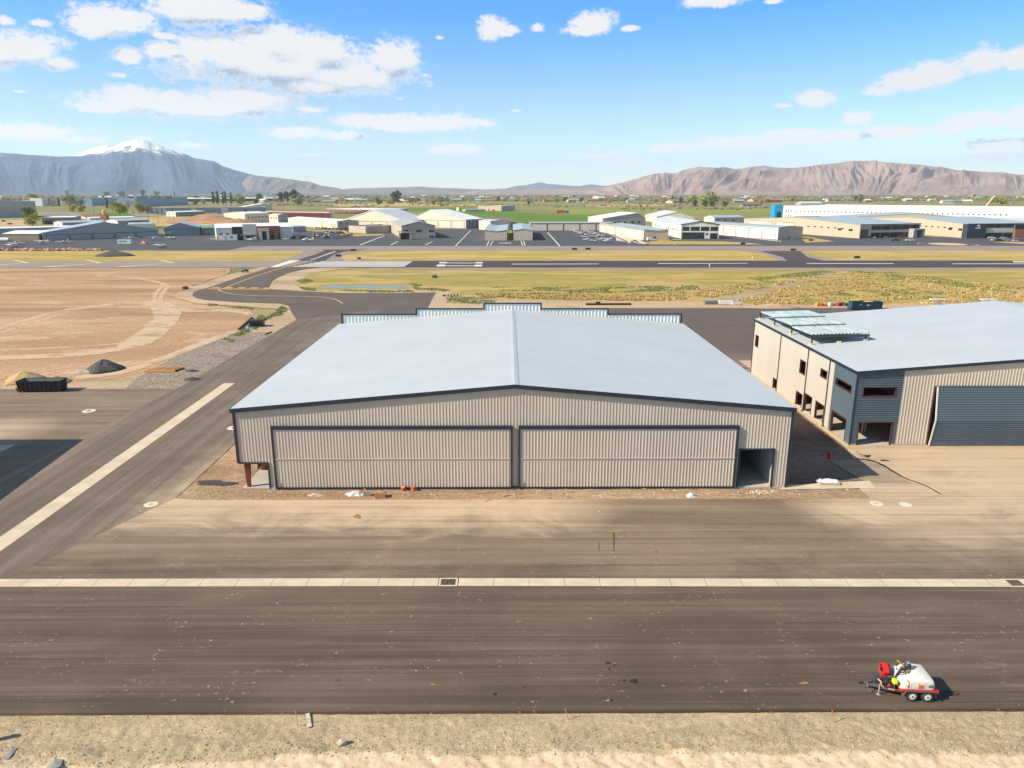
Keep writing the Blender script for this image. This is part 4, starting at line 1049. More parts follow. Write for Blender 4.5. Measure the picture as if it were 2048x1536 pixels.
for x in (-.62, -.16, .30): mb = MB(); mb.box(x - .012, x + .012, -.945, -.93, .84, 1.34); mb.build('moulded_seam', M('tank_shade_line', (.62, .58, .53), .5), tk)
# red lettering block and dark oval badges (unreadable at this size in the photo)
mb = MB()
for k in range(4): mb.box(-.12 + k * .085, -.12 + k * .085 + .055, -.952, -.93, 1.10, 1.21)
for k in range(4): mb.box(-.12 + k * .085, -.12 + k * .085 + .02, -.953, -.93, 1.12, 1.19)
for k in range(5): mb.box(-.14 + k * .072, -.14 + k * .072 + .05, -.952, -.93, .98, 1.07)
mb.box(-.16, .24, -.951, -.93, .94, .96)
mb.build('red_lettering', M('red_decal', (.72, .13, .10), .5), tk)
mb = MB(); mb.prism([(.62 + .16 * cos(a * pi / 8), -.932, 1.12 + .095 * sin(a * pi / 8)) for a in range(16)], (0, -.014, 0)); mb.build('oval_badge', BLKP, tk)
mb = MB(); mb.prism([(.62 + .11 * cos(a * pi / 8), -.946, 1.12 + .045 * sin(a * pi / 8)) for a in range(16)], (0, -.006, 0)); mb.build('oval_badge', M('badge_silver', (.3, .31, .33), .4), tk)
mb = MB(); mb.prism([(-1.232, -.66 + .10 * cos(a * pi / 8), 1.03 + .13 * sin(a * pi / 8)) for a in range(16)], (-.012, 0, 0)); mb.build('oval_badge', BLKP, tk)
mb = MB(); mb.box(-.84, -.74, -.94, -.70, 1.355, 1.385); mb.box(-.83, -.75, -.955, -.93, 1.0, 1.10, 1); mb.tube([(-.80, -.94, 1.34), (-.79, -.955, 1.15), (-.80, -.95, .85)], .015, 6); mb.build('strap_latch', [ORANGE, BLKP], tk)
# filter canister, piping and orange handle on top
mb = MB(); mb.lathe([(.01, 0), (.20, 0), (.21, .05), (.21, .34), (.17, .40), (.08, .44), (.01, .45)], (-.42, .22, 1.53), 14); mb.build('filter_canister', BLKP, T)
mb = MB(); mb.lathe([(.01, .45), (.12, .45), (.12, .53), (.01, .55)], (-.42, .22, 1.53), 12); mb.build('filter_cap', M('blue_grey_cap', (.32, .40, .50), .35, .3), T)
mb = MB(); mb.tube([(-.42, .1, 1.60), (-.70, .05, 1.66), (-.95, .05, 1.55), (-1.15, -.05, 1.30), (-1.3, -.1, 1.0)], .075, 8); mb.tube([(-.6, -.22, 1.55), (-.9, -.2, 1.58), (-1.25, -.2, 1.45), (-1.3, -.22, .9)], .04, 8); mb.tube([(-1.0, .42, 1.35), (-1.02, .42, 1.75), (-.75, .4, 1.80)], .04, 8); mb.build('suction_hose', BLK, T)
mb = MB(); mb.bar((-.62, .30, 1.72), (-1.02, .42, 2.02), .14, .06); mb.build('orange_handle', M('amber_handle', (.85, .38, .01), .4), T)
mb = MB()
for k in range(26):
    a = R.random() * 6.28; mb.obox((-.72 + .22 * cos(a), -.02 + .24 * sin(a), 1.50 + .22 * R.random()), (.05 + .09 * R.random(), .05 + .07 * R.random(), .05 + .1 * R.random()), R.random() * 3, k % 4)
mb.build('valve_cluster', [CHROME, BLKP, RUSTM, GREYM], T)
# engine, pump and reel at the front
mb = MB(); rbox(mb, -2.05, -1.55, -.50, .05, .62, 1.02, .05); mb.lathe([(.01, 0), (.15, 0), (.15, .12), (.01, .12)], (-1.8, -.22, 1.02), 12); mb.build('engine', BLKP, T)
mb = MB()
for k in range(34): mb.obox((-1.82 + .45 * (R.random() - .5) * 1.6, -.25 + .9 * (R.random() - .5), .66 + .50 * R.random()), (.06 + .14 * R.random(), .05 + .1 * R.random(), .05 + .12 * R.random()), R.random() * 3, k % 5, R.random())
mb.build('pump_parts', [CHROME, BLKP, RUSTM, GREYM, REDP], T)
mb = MB(); rbox(mb, -1.62, -1.30, -.70, -.28, 1.00, 1.22, .08); mb.build('fuel_can', LIME, T)
mb = MB(); mb.lathe([(.01, -.04), (.12, -.04), (.12, .05), (.15, .05), (.15, .40), (.40, .40), (.40, .45), (.01, .45)], (-1.95, .48, 1.28), 20, axis='X'); rl = mb.build('hose_reel', BLKP, T)
mb = MB()
for k in range(7):
    pts = [(-1.92 + .05 * k, .48 + .36 * cos(a * pi / 10), 1.28 + .36 * sin(a * pi / 10)) for a in range(21)]
    mb.tube(pts, .045, 6)
mb.build('red_hose', M('red_hose_rubber', (.72, .03, .02), .45), rl)
mb = MB(); mb.tube([(-2.3, -.5, .9), (-2.25, -.55, .72), (-2.0, -.62, .62), (-1.75, -.66, .60), (-1.5, -.7, .58)], .05, 8); mb.tube([(-2.4, -.2, 1.0), (-2.28, -.42, .95), (-2.3, -.5, .9)], .05, 8); mb.build('peach_hose', PINK, T)
mb = MB(); rbox(mb, -2.55, -2.1, -.05, .40, .56, .92, .06); mb.build('battery_box', M('blue_black_box', (.05, .065, .085), .4), T)
mb = MB(); mb.box(-1.56, -1.44, -.68, -.60, .52, .60); mb.build('marker_lamp', ORANGE, T)
mb = MB(); mb.box(1.14, 1.20, -.92, -.80, .56, .66); mb.build('tail_lamp', REDP, T)
mb = MB(); mb.tube([(1.15, -.5, .62), (1.32, -.55, .60), (1.36, -.6, .40)], .025, 6); mb.build('drain_spout', CHROME, T)
T.location = (26.78, 41.12, 0.0); T.rotation_euler = (0, 0, radians(-4.5))
mb = MB(); c0 = G(1908, 1384)
mb.tube([(28.0, 40.75, .03), (28.6, 40.9, .03), (29.1, 41.1, .03), (29.6, 41.1, .03), (29.75, 40.85, .03), (29.4, 40.7, .03), (28.6, 40.68, .03)], .022, 6)
setp(mb.build('thin_hose', BLK), 'thin black hose lying in a loop behind the white vacuum trailer', 'hose')

# storm drains and manholes
def storm_drain(cx, cy, w, l, mats, label, stripes):
    t = thing('storm_drain', label, 'drain', (cx, cy, 0))
    mb = MB(); f = .17
    mb.box(cx - l / 2 - f, cx + l / 2 + f, cy - w / 2 - f, cy - w / 2, -.2, .020); mb.box(cx - l / 2 - f, cx + l / 2 + f, cy + w / 2, cy + w / 2 + f, -.2, .020)
    mb.box(cx - l / 2 - f, cx - l / 2, cy - w / 2, cy + w / 2, -.2, .020); mb.box(cx + l / 2, cx + l / 2 + f, cy - w / 2, cy + w / 2, -.2, .020)
    mb.build('surround', MAT_CONC, t)
    mb = MB(); n = 13
    for h in (0, 1):
        x0 = cx - l / 2 + h * l / 2 + .02; x1 = x0 + l / 2 - .04
        for k in range(n):
            y = cy - w / 2 + .02 + k * (w - .04) / (n - 1)
            mb.box(x0, x1, y - .022, y + .022, -.06, .010, ((k + h * 3) // 3) % len(mats) if stripes else 0)
        for x in (x0 + .02, (x0 + x1) / 2, x1 - .02): mb.box(x - .02, x + .02, cy - w / 2, cy + w / 2, -.07, .004, 0)
    mb.build('grate', mats, t)
    mb = MB(); mb.box(cx - l / 2, cx + l / 2, cy - w / 2, cy + w / 2, -.6, -.25); mb.build('sump', BLK, t)
    return t
# blue and rust coloured cover
t = NT('blue_rust_grate'); p = t.pos(); w = t.n('ShaderNodeTexWave'); w.bands_direction = 'DIAGONAL'; w.inputs['Scale'].default_value = .75; w.inputs['Distortion'].default_value = 1.5; t.link(t.scale(p, (1, 1.4, 0), (0, 0, 1.2)), w.inputs['Vector'])
MAT_BR = t.fin(t.mix(t.ramp(w.outputs['Fac'], .42, .58), (.28, .105, .02), (.01, .10, .20)), .5, .3)
storm_drain(-5.08, 55.28, .98, 1.25, [MAT_BR], 'square drain grate of blue and rust stripes set in the long concrete gutter', False)
storm_drain(42.98, 54.85, .98, 1.15, [M('dull_iron', (.16, .135, .12), .7, .2)], 'dull brown drain grate at the right end of the concrete gutter', False)
def manhole(px, py, r, label, cover):
    x, y = G(px, py); t = thing('manhole', label, 'manhole', (x, y, 0))
    mb = MB(); mb.lathe([(.01, -.10), (r, -.10), (r, .020), (r * .42, .022), (r * .40, .012), (.01, .012)], (x, y, 0), 28); mb.build('collar', M('white_collar', (.72, .66, .56), .8), t)
    mb = MB(); mb.lathe([(.01, .0), (r * .36, .0), (r * .36, .026), (.01, .028)], (x, y, 0), 20); mb.build('cover', cover, t)
IRON = M('cast_iron', (.20, .155, .12), .6, .3); SANDC = M('sandy_cover', (.56, .45, .33), .8)
manhole(178, 822, .95, 'manhole with a pale ring and dark lid between the skip and the gutter strip', IRON)
manhole(302, 1009, .72, 'manhole with a white ring left of the taupe hangar corner', M('pale_lid', (.50, .42, .33), .7))
manhole(468, 856, .95, 'manhole ring half hidden behind the left corner of the taupe hangar', IRON)
manhole(1753, 1007, .66, 'faded dusty manhole in front of the slate hangar, the left one of the pair', SANDC)
manhole(1811, 1009, .62, 'whiter manhole of the pair in front of the slate hangar', M('white_lid', (.72, .66, .56), .8))

# survey stakes, plank, post
for (px, py), (tx, ty), lb in (((48, 1446), (37, 1430), 'leaning orange ribboned stake by the left end of the gravel verge'), ((597, 1453), (590, 1420), 'orange topped survey stake beside the pale plank'),
                               ((1137, 1440), (1130, 1417), 'orange survey stake in the middle of the gravel verge'), ((1670, 1444), (1664, 1420), 'orange survey stake nearest the vacuum trailer')):
    x, y = G(px, py, -.25); z0 = zsh(x, y); x2, z2 = Zat(tx, ty, y); s = thing('survey_stake', lb, 'stake', (x, y, z0), 0, 'survey stakes along the gravel verge')
    mb = MB(); mb.bar((x, y, z0 - .1), (x + (x2 - x) * .55, y, z0 + (z2 - z0) * .55), .045, .025); mb.build('stake_shaft', WOOD, s)
    mb = MB(); mb.bar((x + (x2 - x) * .55, y, z0 + (z2 - z0) * .55), (x2, y, z2), .06, .03); mb.build('orange_top', M('stake_orange', (.85, .22, .02), .5), s)
x, y = G(617, 1444, -.25); z0 = zsh(x, y)
s = thing('plank', 'pale weathered plank lying across the gravel verge with a strap round it', 'plank', (x, y, z0))
mb = MB(); mb.bar((x - .22, y + .62, zsh(x, y + .6) + .08), (x + .24, y - .58, zsh(x, y - .6) + .10), .26, .06); mb.build('board', M('grey_board', (.58, .53, .45), .9, var=.15, sc=5), s)
mb = MB(); mb.bar((x - .13, y + .05, z0 + .125), (x + .17, y + .10, z0 + .125), .03, .012); mb.build('strap', GREYM, s)
# red post at the lower left edge
x, y = -31.35, 37.35; s = thing('marker_post', 'stubby red marker post at the lower left edge of the verge', 'post', (x, y, zsh(x, y)))
mb = MB(); z0 = zsh(x, y); mb.lathe([(.10, 0), (.11, .15), (.16, .25), (.19, .5), (.16, .62), (.2, .75), (.16, .95), (.1, 1.02), (.01, 1.05)], (x, y, z0), 10); mb.build('red_cap', M('crimson', (.45, .004, .012), .5), s)
mb = MB(); mb.lathe([(.12, -.05), (.12, .2), (.01, .2)], (x, y, z0), 10); mb.build('teal_foot', M('teal_foot', (.02, .18, .16), .5), s)
x, y = G(25, 1505, -.3); s = thing('shovel', 'shovel lying on the stony end of the verge', 'shovel', (x, y, zsh(x, y)))
mb = MB(); a, b = G(55, 1476, -.3), G(30, 1500, -.3); mb.tube([(*a, zsh(*a) + .05), (*b, zsh(*b) + .05)], .02, 6); mb.build('handle', WOOD, s)
mb = MB(); a, b = G(31, 1498, -.3), G(13, 1520, -.3); mb.bar((*a, zsh(*a) + .07), (*b, zsh(*b) + .05), .24, .03); mb.build('blade', CHROME, s)
# broken concrete lumps
def lump(px, py, r, mat, label, cat, name, n=3, sq=.6, z=None, seed=1):
    x, y = G(px, py); rs = random.Random(seed); zz = zsh(x, y) if z is None else z
    mb = MB()
    for k in range(n): stone(mb, x + r * .8 * (rs.random() - .5) * (n > 1), y + r * .6 * (rs.random() - .5) * (n > 1), zz + r * .25, r * (.6 + .5 * rs.random()), rs)
    for i in range(len(mb.v)):
        q = mb.v[i]; mb.v[i] = (q[0], q[1], zz - .05 + (q[2] - zz + .05) * sq)
    return setp(mb.build(name, mat), label, cat)
lump(684, 1480, .42, M('pale_rock', (.52, .46, .36), .9), 'pale sandstone lump at the edge of the sandy cut', 'rock', 'boulder', 1, 1.0, None, 3)
lump(108, 1524, .40, M('green_grey_rock', (.30, .31, .28), .9), 'greenish grey broken slab half buried in the stony verge corner', 'rock', 'boulder', 1, .9, None, 5)

# clutter along the hangar's dirt strip
def z_s(x, y): return zs(x, y)
for px, c, lb in ((806, (.82, .10, .02), 'red-orange work bucket at the foot of the big door'), (826, (.88, .22, .02), 'lighter orange work bucket right of the red-orange one')):
    x, y = G(px, 981); z0 = z_s(x, y); s = thing('bucket', lb, 'bucket', (x, y, z0), 0, 'orange buckets by the hangar door')
    mb = MB(); mb.lathe([(.17, 0), (.22, .44), (.24, .45), (.24, .49), (.2, .49), (.15, .05), (.01, .05)], (x, y, z0), 14); mb.build('pail', M('bucket_' + str(px), c, .45), s)
    mb = MB(); mb.lathe([(.225, .40), (.23, .40), (.23, .44), (.01, .445)], (x, y, z0), 14); mb.build('lid', WHT if px == 806 else ORANGE, s)
    mb = MB(); mb.tube([(x + .24 * cos(a * pi / 8), y - .02, z0 + .40 - .12 * sin(a * pi / 8)) for a in range(9)], .012, 5); mb.build('handle', CHROME, s)
x, y = G(761, 993); z0 = z_s(x, y); s = thing('cardboard_box', 'brown cardboard box with open flaps beside the heap of wrapping', 'box', (x, y, z0))
mb = MB(); mb.obox((x, y, z0 + .25), (1.15, .75, .5), .08); mb.build('carton', CARD, s)
mb = MB(); mb.obox((x - .2, y + .05, z0 + .54), (.7, .45, .04), .25, 0, .1); mb.obox((x + .5, y + .02, z0 + .5), (.35, .6, .03), .1, 0, .5); mb.build('flap', M('cardboard_light', (.52, .31, .17), .9), s)
def crumple(name, label, cat, px, py, rx, ry, h, mat, seed, z0=None):
    x, y = G(px, py); z0 = z_s(x, y) if z0 is None else z0; n, k = 22, 8; mb = MB(); rs = []
    for j in range(k + 1):
        f = j / k; ring = []
        for i in range(n):
            a = 2 * pi * i / n; q = 1 + .45 * mnoise.noise(Vector((cos(a) * 1.6 + seed, sin(a) * 1.6, f * 2)))
            hh = h * (1 - f ** 1.6) * 0 + h * f ** .7 * (1 + .55 * mnoise.noise(Vector((cos(a) * 2.2 * (1 - f), sin(a) * 2.2 * (1 - f), seed + 4))))
            ring.append((x + rx * q * cos(a) * (1 - f * .97), y + ry * q * sin(a) * (1 - f * .97), z0 + hh))
        rs.append(ring)
    mb.rings(rs); return setp(mb.build(name, mat), label, cat)
PLAS = M('crumpled_film', (.66, .64, .60), .4, var=.2, sc=5)
crumple('plastic_wrap', 'heap of whitish crumpled plastic wrapping by the left hangar door', 'wrapping', 713, 988, 1.1, .62, .42, PLAS, 2)
crumple('plastic_wrap', 'grey rag heap on the dirt strip left of the plastic wrapping', 'wrapping', 632, 990, .85, .42, .22, M('grey_rag', (.46, .40, .36), .8, var=.2, sc=5), 7)
crumple('plastic_bag', 'single white plastic bag on the dirt strip under the right hangar door', 'bag', 1383, 992, .62, .42, .42, PLAS, 12)
x, y = G(734, 990); s = thing('crate', 'grey open crate with a yellow stick beside the plastic wrapping', 'crate', (x, y, z_s(x, y))); z0 = z_s(x, y)
mb = MB(); mb.obox((x, y - .2, z0 + .16), (.75, .04, .32), .15); mb.obox((x, y + .2, z0 + .16), (.75, .04, .32), .15); mb.obox((x - .36, y, z0 + .16), (.04, .42, .32), .15); mb.obox((x + .36, y, z0 + .16), (.04, .42, .32), .15); mb.obox((x, y, z0 + .04), (.72, .4, .03), .15); mb.build('tray', M('grey_tray', (.36, .36, .34), .7), s)
mb = MB(); mb.bar((x - .3, y + .25, z0 + .75), (x + .1, y - .1, z0 + .2), .08, .05); mb.build('stick', M('yellow_stick', (.72, .50, .12), .7), s)
k = 0
for px, py, l, a, mt, lb in ((868, 990, .55, -.5, WOOD, 'short pale offcut right of the buckets'), (965, 985, 1.25, .05, WOOD, 'long flat board near the middle of the dirt strip'), (948, 993, .7, -.15, WOODO, 'orange wooden offcut below the long flat board'), (976, 1001, .95, .75, WOODO, 'slanting orange stick at the strip edge'),
                             (1012, 991, .75, .45, WOOD, 'pale stick lying just left of the central pier'), (1040, 988, .5, .1, WOODO, 'small orange block right of the central pier'), (1138, 983, .6, .2, WOOD, 'pale stick on the strip before the right door'), (1125, 987, .3, 1.4, M('yellow_stick', (.72, .50, .12), .7), 'upright yellow block before the right door'),
                             (1288, 977, .5, .02, M('yellow_stick', (.72, .50, .12), .7), 'thin yellow batten against the right door'), (905, 977, 3.4, .0, WOODO, 'thin orange batten along the foot of the left door')):
    x, y = G(px, py); mb = MB(); mb.obox((x, y, z_s(x, y) + .06), (l, .14, .08), a)
    setp(mb.build('timber_offcut', mt), lb, 'timber', 'timber offcuts on the dirt strip')
mb = MB(); rs = random.Random(8)
for i in range(420):
    x = rs.uniform(-33, 38); y = rs.uniform(72.7, 75.2); stone(mb, x, y, z_s(x, y) + .01, .03 + .10 * rs.random() ** 3, rs, rs.randrange(3))
for i in range(120):
    x = rs.gauss(28.2, 1.1); y = rs.gauss(74.3, .28); stone(mb, x, y, z_s(x, y) + .02, .05 + .09 * rs.random() ** 2, rs, rs.randrange(3))
setp(mb.build('rubble', [M('stone_pale', (.56, .49, .40), .9), M('stone_tan', (.45, .34, .23), .9), M('stone_white', (.70, .64, .55), .9)], kind='stuff'), 'small stones and rubble on the dirt strip before the hangar')
# wrapped pallet and hydrant in the gap between the hangars
x, y = 36.4, 76.6; s = thing('pallet', 'low pallet of sacks under torn clear film at the mouth of the alley', 'pallet', (x, y, 0.02))
mb = MB(); mb.obox((x, y, .14), (2.3, 1.1, .22), -.05); mb.build('sack_stack', M('sack_tan', (.52, .40, .30), .8, var=.2, sc=4), s)
mb = MB()
for i, (a, b, w_, d_) in enumerate(((0, 0.1, 2.2, 1.1), (-.9, .2, .9, .9), (.8, -.1, 1.0, .8))):
    n = 18
    rg = []
    for j in range(6):
        f = j / 5; rg.append([(x + a + w_ / 2 * (1 - f * .95) * (1 + .3 * mnoise.noise(Vector((cos(q) * 2 + i, sin(q) * 2, f)))) * cos(q), y + b + d_ / 2 * (1 - f * .95) * sin(q), .22 + .30 * f ** .6 * (1 + .6 * mnoise.noise(Vector((cos(q) * 2, sin(q) * 2 + i, 3))))) for q in [2 * pi * k / n for k in range(n)]])
    mb.rings(rg)
mb.build('film', M('clear_film', (.70, .72, .74), .3, var=.2, sc=6), s)
x, y = 40.0, 84.9; s = thing('fire_hydrant', 'red fire hydrant standing in the shaded gap between the two hangars', 'hydrant', (x, y, 0))
mb = MB(); mb.lathe([(.24, 0), (.24, .06), (.15, .08), (.15, .62), (.2, .64), (.2, .72), (.16, .84), (.07, .92), (.05, .98), (.01, .99)], (x, y, 0), 14); mb.build('barrel', REDP, s)
mb = MB(); mb.lathe([(.01, -.32), (.09, -.32), (.09, .32), (.01, .32)], (x, y, .52), 10, axis='X'); mb.build('side_outlet', REDP, s)
mb = MB(); mb.lathe([(.01, -.30), (.11, -.30), (.11, 0), (.01, 0)], (x, y, .50), 10, axis='Y'); mb.build('front_outlet', REDP, s)
for (x, y, w_) in ((38.2, 81.2, .8), (35.7, 80.4, .5), (36.9, 83.2, .6)):
    pass
# green capped drain stubs at the wall foot
for yy in (104.7, 97.35):
    mb = MB(); mb.lathe([(.10, 0), (.10, .3), (.13, .3), (.13, .42), (.01, .43)], (44.30, yy - .3, .0), 10); setp(mb.build('drain_stub', M('green_cap', (.02, .38, .16), .5)), 'green capped drain stub at the foot of the %s downpipe on the cream wall' % ('third' if yy > 100 else 'nearest'), 'drain stub')

# skips
def skip(x, y, rz, L, Wd, H, mat, inner, name, label, wheels, sticker=False):
    s = thing(name, label, 'skip'); mb = MB()
    a, b, c, e = L / 2, Wd / 2, H, .06; fl = .22
    out = [(-a, -b), (a, -b), (a, b), (-a, b)]; lo = [(-a + .1, -b + fl), (a - .1, -b + fl), (a - .1, b - fl), (-a + .1, b - fl)]
    zb = .22
    for i in range(4):
        j = (i + 1) % 4
        mb.poly([(*lo[i], zb), (*lo[j], zb), (*out[j], c), (*out[i], c)])
    mb.poly([(*p, zb) for p in lo[::-1]])
    inn = [(-a + e, -b + e), (a - e, -b + e), (a - e, b - e), (-a + e, b - e)]
    for i in range(4):
        j = (i + 1) % 4
        mb.poly([(*out[i], c), (*out[j], c), (*inn[j], c), (*inn[i], c)])
    mb.build('shell', mat, s)
    mb = MB()
    il = [(-a + .2, -b + fl + e), (a - .2, -b + fl + e), (a - .2, b - fl - e), (-a + .2, b - fl - e)]
    for i in range(4):
        j = (i + 1) % 4
        mb.poly([(*inn[i], c), (*inn[j], c), (*il[j], zb + .3), (*il[i], zb + .3)])
    mb.poly([(*p, zb + .3) for p in il]); mb.build('lining', inner, s)
    mb = MB(); r_ = .06
    for p, q in zip(out, out[1:] + out[:1]): mb.bar((*p, c), (*q, c), .13, .12)
    mb.build('top_rail', mat, s)
    mb = MB(); n = int(L / .75)
    for i in range(n + 1):
        x_ = -a + .12 + (L - .24) * i / n
        for sg in (-1, 1): mb.bar((x_, sg * (b - fl + .03), zb), (x_, sg * (b + .02), c - .06), .08, .07)
    for y_ in (-b * .5, 0, b * .5): mb.bar((a - .06, y_, zb), (a + .03, y_, c), .10, .10)
    mb.build('side_rib', mat, s)
    for sg in (-1, 1):
        for xx in (-a + .35, a - .35):
            mb = MB(); mb.lathe([(.01, -.09), (.16, -.09), (.16, .09), (.01, .09)], (xx, sg * (b - fl - .12), .16), 12, axis='Y'); mb.build('wheel', BLK, s)
    mb = MB(); mb.bar((-a - .05, -b + .2, .15), (-a - .22, -b + .2, .9), .12, .12); mb.bar((-a - .05, b - .2, .15), (-a - .22, b - .2, .9), .12, .12); mb.build('hook_frame', mat, s)
    if sticker:
        mb = MB(); mb.obox((.3, -b + .08, c * .62), (.9, .03, .45), 0, 0); mb.obox((.3, -b + .06, c * .66), (.55, .03, .16), 0, 1); mb.build('sticker', [M('sticker_white', (.75, .75, .75), .5), REDP], s)
        mb = MB(); mb.obox((-1.9, -b + .06, c * .7), (.5, .03, .3)); mb.build('sticker', M('sticker_white', (.75, .75, .75), .5), s)
    s.location = (x, y, 0); s.rotation_euler = (0, 0, rz); return s
skip(-77.55, 117.2, radians(2), 7.0, 2.4, 1.9, M('skip_black', (.012, .015, .017), .5), M('skip_inner', (.15, .19, .19), .6), 'roll_off_skip', 'black open-topped roll-off skip on the apron by the sand heaps', True)
sk2 = skip(101.0, 203.0, radians(2), 8.8, 2.4, 2.3, M('skip_teal', (.018, .085, .125), .45), M('skip_teal_inner', (.03, .07, .09), .6), 'roll_off_skip', 'teal blue roll-off skip behind the roof of the slate hangar', True, True)
x, y = 101.8, 203.0; mb = MB(); mb.ball((x, y, 2.15), (1.6, .8, .35), 10, 5); setp(mb.build('debris_heap', M('yellow_debris', (.60, .42, .06), .8)), 'yellow waste heaped in the teal blue skip', 'waste')

# heaps
def heap(px, py, r, ry, h, mat, name, label, cat, seed, z0=-.06, peak=.75):
    x, y = G(px, py); n, k = 40, 12; mb = MB(); rs = []
    for j in range(k + 1):
        f = j / k; ring = []
        for i in range(n):
            a = 2 * pi * i / n; q = 1 + .30 * mnoise.noise(Vector((cos(a) * 1.3 + seed, sin(a) * 1.3, 0))) + .10 * mnoise.noise(Vector((cos(a) * 4 + seed, sin(a) * 4, f * 3)))
            zz = h * (1 - (1 - f) ** 1.0) ** peak; zz *= 1 + .12 * mnoise.noise(Vector((cos(a) * 3 * (1 - f), sin(a) * 3 * (1 - f), seed + 3)))
            ring.append((x + r * q * cos(a) * (1 - f * .985), y + ry * q * sin(a) * (1 - f * .985), z0 + zz))
        rs.append(ring)
    mb.rings(rs); return setp(mb.build(name, mat, smooth=True), label, cat)
DGR = gravel_mat('dark_gravel', ((0.105, 0.105, 0.10), (0.15, 0.15, 0.145), (0.2, 0.195, 0.19)), 4.0)
heap(208, 739, 3.5, 3.0, 2.1, DGR, 'gravel_heap', 'dark grey gravel heap on the bare soil behind the skip', 'heap', 1)
heap(168, 743, 3.4, 2.0, .55, M('buff_fines', (.45, .37, .27), .95, var=.2), 'fines_spill', 'low buff spill of fines at the left foot of the dark gravel heap', 'heap', 4)
heap(52, 762, 3.6, 3.2, 1.9, M('sand_yellow', (.50, .34, .17), .95, var=.25, sc=.8), 'sand_heap', 'yellow sand heap behind the left end of the black skip', 'heap', 7)
heap(112, 764, 2.6, 2.6, 1.2, M('sand_yellow', (.50, .34, .17), .95, var=.25, sc=.8), 'sand_heap', 'smaller sand heap behind the right end of the black skip', 'heap', 9)
heap(384, 759, 1.6, 1.1, .55, DGR, 'gravel_heap', 'small dark gravel pile beside the asphalt edge', 'heap', 12)
heap(230, 511, 10, 7, 2.8, DGR, 'gravel_heap', 'grey gravel heap on the grass beyond the chevrons', 'heap', 15)
heap(218, 511.5, 6, 6, 2.0, DGR, 'gravel_heap', 'lower left cone of the grey gravel heap beyond the chevrons', 'heap', 17)
heap(1400, 607, 4, 2, .6, M('sand_yellow', (.50, .34, .17), .95, var=.25, sc=.8), 'sand_heap', 'flat sand heap left of the stacked sheets', 'heap', 21)
heap(1130, 617, 6, 2, .9, MAT_SAND, 'sand_heap', 'low soil heap behind the hangar parapet', 'heap', 22); heap(1545, 614.5, 8, 3, 1.2, MAT_SAND, 'sand_heap', 'long low soil heap behind the roof canopy', 'heap', 24)
for i, px in enumerate(range(4, 205, 11)):   # broken rock along the ramp edge
    pass
# timber stack
x, y = G(327, 741); s = thing('timber_stack', 'flat stack of orange timbers on the grey gravel', 'timber stack', (x, y, -.05))
u = Vector((4.6, 1.6, 0)); u = u.normalized(); v = Vector((-u.y * .3, 1, 0)).normalized(); c = Vector((x, y, 0))
for k in range(11):
    mb = MB(); o = c + Vector((1, .05, 0)) * (k * .46 - 2.4); mb.bar((o.x, o.y - .9, .22), (o.x + .9, o.y + 1.5, .22), .30, .22)
    mb.build('timber', WOODO if k % 3 else M('brown_timber', (.30, .15, .07), .8, var=.2), s)
mb = MB(); mb.bar((x - 3.0, y - 1.15, .16), (x + 2.6, y - 1.0, .16), .28, .28); mb.build('bearer', M('honey_timber', (.66, .38, .10), .8), s)
mb = MB(); mb.bar((x + .6, y - 1.2, .40), (x + 1.5, y + 1.6, .40), .12, .04); mb.build('band', M('pink_band', (.66, .45, .38), .7), s)
crumple('tarpaulin', 'crumpled dark blue and white tarpaulin on the gravel right of the timber stack', 'tarpaulin', 385, 742, 1.25, .55, .35, M('navy_sheet', (.035, .04, .07), .5, var=.6, sc=2), 31, -.04)
# dark crates and blue tarps by the taxilane
x, y = G(513, 652); s = thing('steel_cage', 'black steel cage crate standing on the sand beside the taxilane', 'crate', (x, y, -.04))
mb = MB(); L_, w_, h_ = 3.4, 2.2, 1.5
for zz in (.1, h_):
    for a, b in (((-L_ / 2, -w_ / 2), (L_ / 2, -w_ / 2)), ((L_ / 2, -w_ / 2), (L_ / 2, w_ / 2)), ((L_ / 2, w_ / 2), (-L_ / 2, w_ / 2)), ((-L_ / 2, w_ / 2), (-L_ / 2, -w_ / 2))): mb.bar((x + a[0], y + a[1], zz), (x + b[0], y + b[1], zz), .14)
for k in range(7):
    xx = x - L_ / 2 + k * L_ / 6
    for sg in (-1, 1): mb.bar((xx, y + sg * w_ / 2, .1), (xx + .15 * (k % 2), y + sg * w_ / 2, h_), .12)
mb.build('frame', BLKP, s)
mb = MB(); mb.obox((x, y + .1, .9), (L_ - .3, w_ - .4, 1.35)); mb.build('content', M('dark_content', (.035, .04, .05), .6, var=.5, sc=2), s)
crumple('blue_tarp', 'bright blue tarp left of the pair by the black cage', 'tarpaulin', 497, 657, 1.25, .9, .35, M('blue_sheet', (.05, .33, .60), .5, var=.25, sc=2), 41, -.05)
crumple('blue_tarp', 'bright blue tarp right beside the black cage', 'tarpaulin', 533, 652, 1.1, .9, .35, M('blue_sheet', (.05, .33, .60), .5, var=.25, sc=2), 43, -.05)
a, b = G(478, 659), G(504, 636); mb = MB(); mb.tube([(*a, .1), (*b, .1)], .28, 8); setp(mb.build('drain_pipe', M('olive_pipe', (.09, .07, .05), .7)), 'dark pipe lying in the weeds left of the black cage', 'pipe')
a, b = G(531, 669), G(543, 664.5); mb = MB(); mb.tube([(*a, .05), (*b, .05)], .16, 8); setp(mb.build('short_pipe', M('rust_pipe', (.10, .04, .03), .7)), 'short rust brown pipe at the taxilane edge', 'pipe')
